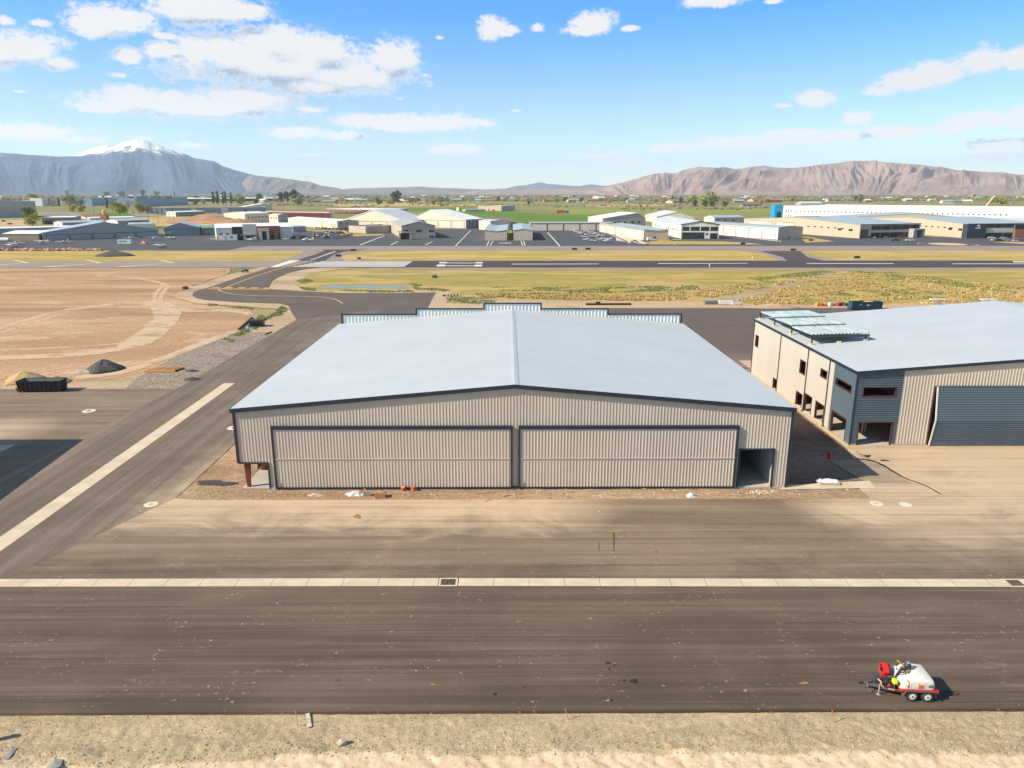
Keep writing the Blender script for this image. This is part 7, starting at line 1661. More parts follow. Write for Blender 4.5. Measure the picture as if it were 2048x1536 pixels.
# fields beyond the airfield
sheet('green_field', PXS((925, 423.5), (1003, 422), (1100, 429), (1205, 430), (1230, 447), (960, 447), (905, 437)), .05, MAT_CROP); sheet('green_field', PXS((768, 416), (940, 415.5), (930, 421), (770, 422)), .06, MAT_CROP); sheet('olive_field', PXS((1080, 417), (1550, 419), (1548, 428), (1210, 429), (1130, 428.5)), .05, MAT_CROP2)
sheet('straw_field', PXS((660, 408), (800, 406), (960, 409), (950, 412), (680, 413)), .08, MAT_CROP3); sheet('straw_field', PXS((1170, 410), (1310, 408.5), (1340, 411.5), (1200, 415)), .08, MAT_CROP3); sheet('straw_field', PXS((225, 438), (350, 432), (560, 440), (560, 452), (240, 452)), .06, MAT_CROP3); sheet('lawn', PXS((195, 425), (250, 423), (268, 432), (200, 433)), .10, MAT_CROP); sheet('olive_field', PXS((860, 405), (1160, 404), (1170, 408), (870, 409)), .08, MAT_CROP2)
sheet('yard', PXS((-40, 440), (60, 440), (60, 462), (-40, 465)), .05, MAT_SAND); sheet('road', PXS((75, 424), (128, 423), (160, 428), (182, 436), (170, 437), (150, 431), (120, 427), (78, 431)), .08, MAT_OLD); sheet('car_park', PXS((255, 425), (345, 424), (350, 434), (265, 432)), .08, MAT_OLD); sheet('car_park', PXS((420, 425), (520, 424), (520, 431), (430, 433)), .08, MAT_OLD)
# rough soil bank along the ramp
mb = MB(); rs = random.Random(6)
for i in range(260):
    px = rs.uniform(-30, 205); x, y = G(px, 500.5 + rs.uniform(-.6, 1.2)); stone(mb, x, y, .2, .6 + 1.3 * rs.random() ** 2, rs, rs.randrange(3))
setp(mb.build('soil_clods', [M('clod_a', (.42, .26, .16), .95), M('clod_b', (.52, .34, .23), .95), M('clod_c', (.34, .21, .14), .95)], kind='stuff'), 'bank of brown soil clods along the ramp edge')
# ------------------------------------------------------------------ trees, weeds, far houses
def leaf_mat(name, c):
    t = NT(name); p = t.obj(); a = t.noise(p, .9, 3); inf = t.n('ShaderNodeObjectInfo').outputs['Random']
    c = mul(c, 1.65); cc = t.mix(t.ramp(a, .3, .7), mul(c, .75), mul(c, 1.3)); cc = t.mix(t.math('MULTIPLY', inf, .5), cc, (c[0] * 1.25, c[1] * 1.02, c[2] * .8))
    t.b.inputs['Subsurface Weight'].default_value = 0; return t.fin(cc, .8, 0, .2)
BARK = M('bark', (.14, .10, .075), .9)
TK = {'round green': ((.095, .13, .035), 1.0, 1.0), 'yellow-green': ((.23, .24, .045), 1.0, .9), 'dark green': ((.045, .075, .028), .9, 1.1), 'bare brown': ((.21, .165, .115), 1.1, .9), 'pale olive': ((.21, .22, .12), 1.15, .8), 'poplar': ((.085, .115, .035), .34, 1.5), 'conifer': ((.03, .058, .03), .45, 1.25)}
def tree_proto(kind, seed):
    c, wf, hf = TK[kind]; rs = random.Random(seed); s = thing('tree', 'proto', 'tree'); H = 10.0 * hf; Rr = 4.3 * wf * (1.3 if wf > .8 else 1)
    mb = MB(); mb.tube([(0, 0, 0), (.1, .05, H * .28), (.0, .1, H * .55)], [.32, .22, .10], 7)
    for k in range(5):
        a = k * 1.3 + rs.random(); mb.tube([(0, 0, H * (.22 + .05 * k)), (Rr * .35 * cos(a), Rr * .35 * sin(a), H * (.38 + .06 * k)), (Rr * .62 * cos(a), Rr * .62 * sin(a), H * (.48 + .07 * k))], [.14, .09, .03], 5)
    mb.build('trunk', BARK, s)
    mb = MB(); n = 900 if kind != 'bare brown' else 560; cl = []
    for k in range(16):
        a = rs.random() * 6.28; f = rs.random() ** .6; z = rs.uniform(.20, .92)
        prof = sqrt(max(.05, 1 - ((z - .55) / .5) ** 2)) if kind not in ('conifer',) else (1.05 - z)
        cl.append((Rr * prof * f * cos(a) * .8, Rr * prof * f * sin(a) * .8, H * z, Rr * rs.uniform(.28, .48) if kind != 'poplar' else Rr * .6))
    for i in range(n):
        q = cl[rs.randrange(len(cl))]; d = Vector((rs.gauss(0, 1), rs.gauss(0, 1), rs.gauss(0, .8))).normalized() * q[3] * rs.random() ** .35
        p = Vector(q[:3]) + d; 
        if p.z < H * .07: continue
        sz = rs.uniform(.34, .72) * (1 if kind != 'bare brown' else .7); u = Vector((rs.gauss(0, 1), rs.gauss(0, 1), rs.gauss(0, 1))).normalized(); w = u.cross(Vector((rs.gauss(0, 1), rs.gauss(0, 1), rs.gauss(0, 1)))).normalized()
        mb.poly([p - u * sz, p - w * sz * .6, p + u * sz, p + w * sz * .6])
    mb.build('crown', leaf_mat('leaf_' + kind.replace(' ', '_'), c), s)
    return s
TP = {}
def tree(kind, px, py, hpx, where, group, var=0):
    x, y = G(px, py); key = (kind, var)
    if key not in TP: o = TP[key] = tree_proto(kind, 31 + var * 7 + len(kind))
    else: o = copy_tree(TP[key])
    h = hpx * 1.22 / F * sqrt(x * x + y * y); k = h / (10 * TK[kind][2]); o.location = (x, y, 0); o.rotation_euler = (0, 0, R.random() * 6.28); o.scale = (k * R.uniform(.9, 1.15), k * R.uniform(.9, 1.15), k)
    o['label'] = kind + ' tree ' + where; o['category'] = 'tree'; o['group'] = group; return o
for kd, px, py, hp, wh in (('yellow-green', 66, 452, 16, 'standing before the brown block workshop'), ('round green', 60, 436, 17, 'against the corner of the big grey warehouse'), ('yellow-green', 73, 409, 14, 'left of the white two storey building'), ('yellow-green', 147, 423, 9, 'left one of two bright bushes by the curved road'), ('yellow-green', 164, 424, 9, 'right one of two bright bushes by the curved road'), ('round green', 165, 452, 11, 'in front of the shed with white gable'),
      ('yellow-green', 240, 428, 17, 'tall slim one before the office blocks'), ('poplar', 215, 420, 18, 'slim one between the two office blocks'), ('yellow-green', 278, 427, 15, 'left one at the car park edge'), ('pale olive', 295, 427, 12, 'right one at the car park edge'), ('pale olive', 140, 412, 14, 'beside the left office block'), ('bare brown', 140, 415, 9, 'low in front of the left office block'), ('bare brown', 258, 418, 12, 'between the office blocks and the lawn'), ('bare brown', 225, 422, 10, 'at the lawn left of the slim yellow one'), ('bare brown', 105, 413, 9, 'under the white two storey building'),
      ('round green', 213, 394, 9, 'on the skyline over the left office block'), ('round green', 243, 394, 10, 'on the skyline over the gap of the office blocks'), ('dark green', 287, 394, 10, 'on the skyline over the right office block'), ('round green', 315, 393, 9, 'on the skyline right of the office screens'), ('conifer', 350, 395, 9, 'single dark one right of the office blocks'),
      ('poplar', 428, 411, 21, 'first in the poplar clump'), ('poplar', 436, 411, 22, 'second in the poplar clump'), ('poplar', 447, 411, 20, 'third in the poplar clump'), ('poplar', 452, 411, 22, 'fourth in the poplar clump'), ('poplar', 463, 411, 20, 'last one standing apart right of the poplar clump'), ('pale olive', 480, 410, 14, 'right of the poplar clump'), ('round green', 520, 402, 13, 'left of the big green clump'), ('dark green', 562, 405, 15, 'left part of the big green clump'), ('dark green', 575, 405, 16, 'middle of the big green clump'), ('dark green', 588, 404, 18, 'right top of the big green clump'), ('round green', 597, 403, 12, 'right foot of the big green clump'),
      ('dark green', 788, 404, 15, 'left half of the lone dark pair beyond the fields'), ('dark green', 797, 404, 17, 'right half of the lone dark pair beyond the fields'), ('bare brown', 822, 406, 7, 'right of the lone dark pair'), ('bare brown', 862, 407, 9, 'left one in the middle fields'), ('dark green', 1057, 411, 7, 'over the lone peach building'), ('pale olive', 1420, 411, 19, 'tallest one on the right plain'), ('yellow-green', 1405, 413, 12, 'left of the tallest right one'), ('dark green', 1390, 415, 11, 'left green clump under the tallest right one'), ('dark green', 1410, 415, 11, 'middle green clump under the tallest right one'), ('dark green', 1425, 416, 10, 'right green clump under the tallest right one'), ('round green', 1450, 414, 11, 'right of the tallest right group'), ('bare brown', 1280, 415, 9, 'left scrub on the right plain'), ('bare brown', 1295, 415, 8, 'right scrub on the right plain'),
      ('round green', 1720, 405, 10, 'over the roof of the white warehouse, left'), ('dark green', 1720, 402, 9, 'behind the round one over the warehouse'), ('yellow-green', 1985, 410, 12, 'left of two by the crane'), ('yellow-green', 2005, 410, 11, 'right of two by the crane'), ('bare brown', 2028, 410, 8, 'peach coloured one right of the crane pair'), ('pale olive', 1545, 448, 8, 'near the blue warehouse end'), ('pale olive', 1522, 410, 8, 'left of the blue warehouse end'), ('conifer', 394, 427, 7, 'before the long dark warehouse'), ('conifer', 20, 404, 6, 'at the far left skyline'), ('dark green', 134, 391, 7, 'far behind the white building')):
    tree(kd, px, py, hp, wh, 'single trees beyond the airfield')
zones = ((0, 340, 'on the far left plain below the snowy mountain'), (340, 700, 'on the plain behind the poplar clump'), (700, 1020, 'on the middle plain beyond the green field'), (1020, 1380, 'on the plain left of the tallest right tree'), (1380, 1720, 'on the plain below the brown range'), (1720, 2060, 'on the plain behind the white warehouse'))
kinds = ('bare brown', 'pale olive', 'round green', 'bare brown', 'yellow-green', 'dark green', 'pale olive')
rt = random.Random(77)
for i in range(238):
    px = rt.uniform(-10, 2060); py = 394.5 + 18 * rt.random() ** 1.15; d = G(px, py)[1]; hp = max(2.6, rt.uniform(8, 15) / d * F)
    if 1560 < px and py > 403: py = 400 + rt.random() * 4; hp = max(2.6, rt.uniform(5, 9.5) / G(px, py)[1] * F)
    if (880 < px < 1080 or 1080 < px < 1560) and py > 409: py -= 6
    z = next((q[2] for q in zones if q[0] <= px < q[1]), zones[0][2] if px < 0 else zones[-1][2]); kd = kinds[rt.randrange(7)]
    tree(kd, px, py, hp, 'of middling size ' + z, 'trees scattered ' + z, rt.randrange(2))
# distant wood and scrub that reads as one band
mb = MB(); rs = random.Random(13)
for i in range(8200):
    px = rs.uniform(-250, 2300); py = 389.6 + 12.5 * rs.random() ** 1.7; x, y = G(px, py); w = rs.uniform(5, 16) * (1 + y / 9000); h = rs.uniform(2.5, 6.5) * (1 + y / 16000)
    if rs.random() < .25: w *= 1.8; h *= .6
    stone(mb, x, y, h * .4, 1.0, rs, rs.randrange(5)); 
    for q in range(len(mb.v) - 12, len(mb.v)): v = mb.v[q]; mb.v[q] = (x + (v[0] - x) * w, y + (v[1] - y) * w * .7, max(0, h * .45 + (v[2] - h * .4) * h * .9))
for i in range(2600):
    px = rs.uniform(-60, 760) if i % 3 else rs.uniform(760, 2100); py = rs.uniform(394.5, 404) if i % 3 else rs.uniform(393, 399); x, y = G(px, py); w = rs.uniform(3.5, 8); h = rs.uniform(3.5, 7.5)
    if mnoise.noise(Vector((px * .02, py * .4, 5))) < -.05: continue
    for k in range(3):
        stone(mb, x + rs.uniform(-w, w), y + rs.uniform(-w, w), h * .5 + rs.uniform(-1, 1), rs.uniform(.5, .9) * w * .6, rs, rs.randrange(5))
setp(mb.build('far_woods', [M('wood_a', (.16, .18, .06), .95), M('wood_b', (.20, .175, .11), .95), M('wood_c', (.11, .145, .05), .95), M('wood_d', (.235, .23, .11), .95), M('wood_e', (.24, .19, .14), .95)], kind='stuff'), 'hazy band of far trees and scrub across the valley floor')
# low scrub on the middle plain
mb = MB()
for i in range(3400):
    px = rs.uniform(-50, 2100); py = 399 + 22 * rs.random() ** 1.3; x, y = G(px, py)
    if 770 < px < 1240 and py > 414 or (px > 1540 and py > 405) or (px < 700 and py > 412): continue
    if mnoise.noise(Vector((px * .012, py * .35, 2))) < .02: continue
    w = rs.uniform(2, 7); h = rs.uniform(1.2, 3.4); stone(mb, x, y, h * .3, 1.0, rs, rs.randrange(3))
    for q in range(len(mb.v) - 12, len(mb.v)): v = mb.v[q]; mb.v[q] = (x + (v[0] - x) * w, y + (v[1] - y) * w, max(0, h * .4 + (v[2] - h * .3) * h))
setp(mb.build('scrub', [M('scrub_a', (.23, .21, .11), .95), M('scrub_b', (.17, .16, .085), .95), M('scrub_c', (.28, .22, .15), .95)], kind='stuff'), 'low olive and brown scrub over the middle plain')
# far houses
HW = [M('house_white', (.80, .77, .72), .7), M('house_cream', (.68, .56, .42), .7), M('house_brick', (.38, .20, .14), .8), M('house_grey', (.42, .42, .43), .7), M('house_peach', (.70, .48, .34), .7)]
HRF = [M('tile_brown', (.22, .15, .12), .8), M('tile_grey', (.26, .27, .29), .8), M('tile_red', (.36, .16, .11), .8), M('tile_white', (.80, .80, .80), .6), M('tile_teal', (.28, .42, .44), .7)]
hn, rn = ['white', 'cream', 'brick', 'grey', 'peach'], ['brown', 'grey', 'red', 'white', 'teal']
HPR = {}
def house(wi, ri, px, py, w, rz, where, group):
    key = (wi, ri); x, y = G(px, py)
    if key not in HPR:
        s = HPR[key] = thing('house', 'proto', 'house'); mb = MB(); mb.box(-7, 7, -4.5, 4.5, 0, 4.2); mb.prism([(-7, -4.5, 4.2), (-7, 4.5, 4.2), (-7, 0, 7.0)], (14, 0, 0)); mb.build('wall', HW[wi], s)
        mb = MB(); mb.prism([(-7.5, -5.2, 3.9), (-7.5, 0, 7.25), (-7.5, 5.2, 3.9), (-7.5, 5.2, 4.2), (-7.5, 0, 7.6), (-7.5, -5.2, 4.2)], (15, 0, 0)); mb.build('roof', HRF[ri], s)
        for xx in (-4.5, -1, 4): mb = MB(); mb.box(xx - .8, xx + .8, -4.56, -4.4, 1.3, 2.8); mb.build('window', GLASS, s)
    else: s = copy_tree(HPR[key])
    k = w / 14; s.location = (x, y, 0); s.rotation_euler = (0, 0, rz); s.scale = (k, k, max(.8, min(1.4, k))); s['label'] = '%s house with %s roof %s' % (hn[wi], rn[ri], where); s['group'] = group
for i in range(180):
    px = rt.uniform(-10, 2055); py = 392.5 + 14 * rt.random() ** 1.6
    if px > 1560 and py > 404: py = 396 + rt.random() * 8
    if px < 640 and py > 404: py = 394 + rt.random() * 8
    z = next((q[2] for q in zones if q[0] <= px < q[1]), zones[0][2] if px < 0 else zones[-1][2]); house(rt.randrange(5), rt.randrange(5), px, py, rt.uniform(15, 42) * (1.5 if i % 4 == 0 else 1), rt.uniform(-.5, .5), 'somewhere ' + z, 'far houses ' + z)
for wi, ri, px, py, w, lb in ((1, 3, 1930, 406, 34, 'in the row left of the crane'), (0, 1, 1912, 406.5, 30, 'second in the row left of the crane'), (0, 4, 1892, 406.5, 30, 'first in the row left of the crane'), (2, 0, 642, 405, 50, 'right of the big green clump'), (3, 1, 660, 407, 40, 'beyond the white gabled warehouse'), (0, 3, 707, 402, 60, 'in the straw field'), (2, 2, 806, 405, 30, 'right of the lone dark tree pair'), (4, 2, 1182, 402.5, 40, 'bright one on the middle plain'), (0, 3, 1350, 406, 40, 'left of the tallest right tree'), (2, 2, 1540, 404, 70, 'long one left of the blue warehouse end'), (3, 0, 1500, 414, 40, 'dark one left of the blue warehouse end')): house(wi, ri, px, py, w, rt.uniform(-.2, .2), lb, 'far houses standing out')
# ------------------------------------------------------------------ tall dry grass and green weeds in the infield
def tufts(name, label, polys, n, cols, hmin, hmax, w, seed, base=-.07, thr=None):
    mb = MB(); rs = random.Random(seed); P = []
    for poly in polys:
        q = [G(*p) for p in poly]; x0, x1, y0, y1 = min(p[0] for p in q), max(p[0] for p in q), min(p[1] for p in q), max(p[1] for p in q); P.append((q, x0, x1, y0, y1, (x1 - x0) * (y1 - y0)))
    tot = sum(p[5] for p in P); k = 0; tries = 0
    while k < n and tries < n * 30:
        tries += 1; r = rs.random() * tot
        for q, x0, x1, y0, y1, ar in P:
            r -= ar
            if r <= 0: break
        x, y = rs.uniform(x0, x1), rs.uniform(y0, y1); ins = False; j = len(q) - 1
        for i in range(len(q)):
            if (q[i][1] > y) != (q[j][1] > y) and x < (q[j][0] - q[i][0]) * (y - q[i][1]) / (q[j][1] - q[i][1] + 1e-9) + q[i][0]: ins = not ins
            j = i
        if not ins or (thr is not None and mnoise.noise(Vector((x * .09, y * .13, seed))) < thr): continue
        m = rs.randrange(len(cols)); h = rs.uniform(hmin, hmax)
        for b in range(5):
            a = rs.random() * 6.28; dx, dy = cos(a) * w * rs.uniform(.3, 1), sin(a) * w * rs.uniform(.3, 1); ox, oy = rs.uniform(-w, w), rs.uniform(-w, w); c, s_ = -sin(a) * w * .35, cos(a) * w * .35; hh = h * rs.uniform(.6, 1)
            mb.poly([(x + ox - c, y + oy - s_, base), (x + ox + c, y + oy + s_, base), (x + ox + dx + c * .5, y + oy + dy + s_ * .5, base + hh), (x + ox + dx - c * .5, y + oy + dy - s_ * .5, base + hh)], m)
        k += 1
    o = mb.build(name, [M('%s_%d' % (name, i), c, .9, var=.2) for i, c in enumerate(cols)], kind='stuff'); o['label'] = label
GOLD = [(.56, .42, .17), (.62, .47, .20), (.50, .37, .14), (.56, .45, .22)]
tufts('dry_reeds', 'tall golden dry grass on the turf behind the hangars', [((950, 588), (1100, 586), (1250, 590), (1330, 586), (1440, 573), (1520, 566), (1545, 571), (1490, 583), (1420, 595), (1330, 601), (1200, 601), (1060, 597), (960, 594)), ((1470, 603), (1520, 590), (1560, 578), (1640, 566), (1700, 562), (1720, 575), (1640, 590), (1600, 607), (1520, 610)), ((1760, 560), (1850, 568), (1960, 585), (2060, 592), (2060, 612), (1960, 600), (1850, 585))], 13000, GOLD, .22, .70, .38, 5, thr=-.22)
tufts('dry_reeds', 'short straw grass clumps across the right turf', [((1560, 558), (1700, 545), (1900, 560), (2060, 575), (2060, 614), (1760, 606), (1600, 606), (1540, 580))], 5200, [(.56, .43, .19), (.52, .42, .20), (.44, .38, .15)], .15, .5, .5, 9, thr=.0)
GW = [(.24, .28, .09), (.29, .31, .11), (.34, .33, .13), (.20, .24, .08)]
tufts('green_weeds', 'green weeds in strips on the turf', [((985, 574), (1180, 575), (1395, 570), (1400, 579), (1200, 586), (980, 580)), ((1495, 556), (1560, 548), (1640, 541), (1680, 544), (1600, 556), (1540, 566)), ((1690, 541), (1800, 546), (1900, 556), (2060, 577), (2060, 590), (1960, 579), (1860, 565), (1740, 553)), ((1660, 570), (1860, 575), (1900, 600), (1760, 596), (1660, 590)), ((895, 592), (1000, 597), (985, 606), (890, 612)), ((1520, 607), (1570, 612), (1540, 614), (1510, 613))], 5600, GW, .12, .42, .38, 7, thr=-.08)
tufts('green_weeds', 'green and golden weeds beside the black cage crate', [((520, 640), (545, 628), (562, 612), (578, 618), (560, 632), (530, 640)), ((415, 607), (500, 613), (505, 618), (420, 612)), ((450, 678), (490, 655), (500, 662), (462, 685)), ((500, 655), (522, 630), (530, 636), (512, 660))], 700, [(.26, .33, .06), (.36, .38, .09), (.50, .42, .14), (.58, .42, .15)], .1, .35, .35, 11, thr=-.25)
tufts('green_weeds', 'green weeds at the edge of the taxiway and pond', [((600, 574), (640, 578), (700, 580), (820, 580), (830, 584), (700, 585), (610, 580)), ((820, 565), (860, 574), (900, 580), (880, 584), (830, 578)), ((590, 560), (610, 556), (625, 562), (610, 568))], 900, [(.27, .32, .08), (.33, .34, .09), (.42, .37, .12)], .1, .35, .5, 15, thr=-.2)
# ------------------------------------------------------------------ mountains
def az_of(px):
    d = ray(px, 385.0); L = sqrt(d[0] ** 2 + d[1] ** 2); return d[0] / L, d[1] / L
def interp(P, x):
    for (x0, y0), (x1, y1) in zip(P[:-1], P[1:]):
        if x0 <= x <= x1:
            t = (x - x0) / (x1 - x0); t = t * t * (3 - 2 * t) * .5 + t * .5
            return y0 + (y1 - y0) * t
    return P[0][1] if x < P[0][0] else P[-1][1]
def fbm(v, o=5, ridged=False):
    s, a, f = 0, 1.0, 1.0
    for k in range(o):
        n = mnoise.noise(v * f)
        s += a * ((1 - 2 * abs(n)) if ridged else n); a *= .42; f *= 2.05
    return s
def mountain(name, sil, D, Wf, step, mat, label_seed, gfreq, gamp, power=1.25, jag=1.2, foot=-5.0, rows=44, fade=None):
    mb = MB(); xs = []; x = sil[0][0]
    while x <= sil[-1][0]: xs.append(x); x += step
    nc = len(xs); allr = rows + 8
    for i, px in enumerate(xs):
        dx, dy = az_of(px)
        y = interp(sil, px) + jag * fbm(Vector((px * .035, label_seed, 0)), 5)
        d = ray(px, y); hl = sqrt(d[0] ** 2 + d[1] ** 2); H = CAMH + d[2] / hl * D
        H = max(H, foot + 1)
        for j in range(allr):
            if j < 8:      # far side
                t = (8 - j) / 8; dist = D + Wf * .5 * t; z = foot + (H - foot) * (1 - t) ** 1.1
            else:
                t = (j - 8) / (rows - 1); wv = Wf * (1 + .25 * mnoise.noise(Vector((px * .012, label_seed + 5, 0))))
                dist = D - wv * t
                base = (1 - t) ** (power * (.85 + .5 * t))
                ww = px * gfreq + .9 * t * (mnoise.noise(Vector((px * .004, 11.0, label_seed))) * 2.0) + .35 * mnoise.noise(Vector((px * .015, t * 1.6, label_seed))) + .5 * t * mnoise.noise(Vector((px * .006, 3.0, label_seed)))
                n1 = 1 - 2 * abs(mnoise.noise(Vector((ww, t * .35, label_seed + 2)))); n2 = 1 - 2 * abs(mnoise.noise(Vector((ww * 2.3 + 4, t * .8, label_seed + 3)))); n3 = 1 - 2 * abs(mnoise.noise(Vector((ww * 5.1, t * 2.2, label_seed + 4)))); n4 = mnoise.noise(Vector((ww * 11, t * 9, label_seed + 6)))
                u2 = ww + 1.3 * mnoise.noise(Vector((ww * .5, t * 1.1, label_seed + 9)))
                m1 = 1 - 2 * abs(mnoise.noise(Vector((u2 * .9, t * 1.5 + ww * .35, label_seed + 7)))); m2 = 1 - 2 * abs(mnoise.noise(Vector((u2 * 2.1, t * 3.0 - ww * .5, label_seed + 8))))
                r = .50 * n1 + .70 * m1 + .12 * n2 + .26 * m2 + .10 * n3 + .12 * n4 - .1
                amp = gamp * (H - foot) * min(1, t * 3.2) * (1 - t) ** 1.25
                z = foot + (H - foot) * base + amp * (r - .55)
                z = max(z, foot) if t < 1 else foot
            mb.v.append((dx * dist, dy * dist, z))
    for i in range(nc - 1):
        for j in range(allr - 1):
            a = i * allr + j
            mb.f.append((a, a + 1, a + allr + 1, a + allr)); mb.m.append(0)
    o = mb.build(name, mat, smooth=False); o['kind'] = 'structure'; return o
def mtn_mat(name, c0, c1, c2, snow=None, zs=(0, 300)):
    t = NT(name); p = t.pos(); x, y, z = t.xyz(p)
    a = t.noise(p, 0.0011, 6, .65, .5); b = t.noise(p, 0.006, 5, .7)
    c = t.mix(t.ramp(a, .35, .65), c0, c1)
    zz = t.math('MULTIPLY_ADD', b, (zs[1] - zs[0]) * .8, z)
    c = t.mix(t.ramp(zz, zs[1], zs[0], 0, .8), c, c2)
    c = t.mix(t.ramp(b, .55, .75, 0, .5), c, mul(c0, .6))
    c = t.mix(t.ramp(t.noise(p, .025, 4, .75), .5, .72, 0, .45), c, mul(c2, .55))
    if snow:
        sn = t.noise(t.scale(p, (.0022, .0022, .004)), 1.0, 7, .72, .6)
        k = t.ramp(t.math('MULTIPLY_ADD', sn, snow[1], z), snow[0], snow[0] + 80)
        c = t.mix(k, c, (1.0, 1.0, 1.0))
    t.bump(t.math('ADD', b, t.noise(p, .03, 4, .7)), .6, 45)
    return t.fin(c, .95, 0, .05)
ML = mtn_mat('left_mountain', (.07, .108, .225), (.10, .14, .255), (.14, .165, .18), (1190, 880), (0, 260))  # base colours lean blue: distance haze put into the colour
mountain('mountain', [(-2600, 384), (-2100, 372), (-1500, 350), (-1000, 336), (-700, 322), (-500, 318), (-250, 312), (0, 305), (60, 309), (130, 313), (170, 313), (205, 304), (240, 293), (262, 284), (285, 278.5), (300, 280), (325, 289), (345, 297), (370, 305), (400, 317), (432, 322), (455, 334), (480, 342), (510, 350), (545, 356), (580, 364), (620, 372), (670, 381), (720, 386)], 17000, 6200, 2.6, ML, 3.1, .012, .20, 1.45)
MS = mtn_mat('snow_ridge', (.30, .31, .34), (.40, .41, .44), (.3, .3, .3), (200, 700), (0, 200))
mountain('mountain', [(90, 330), (140, 316), (165, 309), (185, 300), (205, 294), (228, 290), (245, 292), (300, 310), (360, 330)], 21500, 3000, 2.6, MS, 8.2, .03, .12, 1.1)
MM = mtn_mat('far_hills', (.22, .19, .20), (.30, .25, .235), (.30, .27, .17), None, (0, 120))
mountain('hills', [(470, 378), (505, 350), (540, 353), (580, 358), (615, 363), (650, 372), (700, 381), (760, 386)], 14500, 2500, 3, MM, 12.5, .03, .3)
mountain('hills', [(600, 387), (660, 381), (720, 376), (780, 375), (845, 373), (890, 376), (930, 377), (980, 380), (1040, 380), (1120, 381), (1200, 386)], 15500, 3000, 3, MM, 17.5, .03, .25)
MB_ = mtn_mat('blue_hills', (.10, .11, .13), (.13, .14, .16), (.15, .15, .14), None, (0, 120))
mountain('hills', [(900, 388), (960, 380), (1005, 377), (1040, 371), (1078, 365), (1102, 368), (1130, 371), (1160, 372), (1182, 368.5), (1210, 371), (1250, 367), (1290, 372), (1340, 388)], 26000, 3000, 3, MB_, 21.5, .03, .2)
MR = mtn_mat('right_mountain', (.36, .25, .225), (.45, .335, .30), (.44, .34, .27), None, (0, 150))
mountain('mountain', [(900, 388), (960, 382), (1080, 379), (1160, 377), (1205, 375), (1240, 366), (1270, 358), (1290, 352), (1312, 347), (1350, 346), (1368, 339), (1395, 333), (1440, 336), (1470, 338), (1505, 332), (1525, 331), (1545, 335), (1580, 336), (1620, 332), (1660, 327), (1700, 321.5), (1735, 322), (1760, 325), (1840, 330), (1870, 334), (1920, 341), (1990, 345), (2048, 350), (2200, 362), (2450, 372), (2900, 376), (3400, 387)], 12500, 4300, 2.4, MR, 27.5, .017, .58, 1.4, .8)
# ------------------------------------------------------------------ the air
mb = MB(); mb.box(-32000, 32000, -2000, 34000, -8, 1420)
hz = NT('haze'); hz.t.nodes.remove(hz.b); pv = hz.n('ShaderNodeVolumePrincipled'); hz.link(pv.outputs[0], hz.out.inputs['Volume'])
pv.inputs['Color'].default_value = (.74, .87, 1.0, 1); pv.inputs['Density'].default_value = 3.4e-5; pv.inputs['Anisotropy'].default_value = .15
h = mb.build('haze', hz.mat); h['kind'] = 'stuff'; h['label'] = 'thin pale air between the camera and the mountains'
# ------------------------------------------------------------------ sun, sky, view
SUN_DIR = Vector((-12.1, -3.8, 9.3)).normalized()
sun = bpy.data.lights.new('sun', 'SUN'); sun.energy = 4.8; sun.angle = radians(0.55); sun.color = (1.0, 0.92, 0.80)
so = bpy.data.objects.new('sun', sun); COL.objects.link(so)
so.rotation_euler = SUN_DIR.to_track_quat('Z', 'Y').to_euler()
W = bpy.data.worlds.new('World'); S.world = W; W.use_nodes = True
class WT(NT):
    warm = False
    def __init__(s): s.t = W.node_tree; s.pos_ = None
w = WT(); w.t.nodes.clear()
wo = w.n('ShaderNodeOutputWorld'); bg = w.n('ShaderNodeBackground'); w.link(bg.outputs[0], wo.inputs[0])
sky = w.n('ShaderNodeTexSky'); sky.sky_type = 'NISHITA'; sky.sun_disc = False
sky.sun_elevation = math.asin(SUN_DIR.z); sky.sun_rotation = atan2(SUN_DIR.x, SUN_DIR.y); sky.altitude = 1400; sky.air_density = 1.0; sky.dust_density = 0.3; sky.ozone_density = 1.5
dirv = w.n('ShaderNodeTexCoord').outputs['Generated']
sx, sy, sz = w.xyz(dirv)
az = w.math('MULTIPLY', w.math('ARCTAN2', sx, sy), 180 / pi); el = w.math('MULTIPLY', w.math('ARCSINE', sz), 180 / pi)
# clear air: blue high in view, pale at the horizon; overhead brightened to fill shade
cr = w.n('ShaderNodeValToRGB'); w.link(w.ramp(el, 0, 40, 0, 1, False), cr.inputs[0])
E_ = cr.color_ramp.elements
SKYC = ((0.0, (1.34, 1.34, 1.42)), (0.045, (1.18, 1.27, 1.31)), (0.18, (.80, 1.09, 1.44)), (0.31, (.24, .96, 1.62)), (.5, (.80, 1.0, 1.15)), (1.0, (1.25, 1.22, 1.18)))
E_[0].position = 0; E_[0].color = (*SKYC[0][1], 1); E_[1].position = 1; E_[1].color = (*SKYC[-1][1], 1)
for p_, c_ in SKYC[1:-1]: e = E_.new(p_); e.color = (*c_, 1)
clear = w.mix(1.0, sky.outputs[0], cr.outputs[0], 'MULTIPLY')
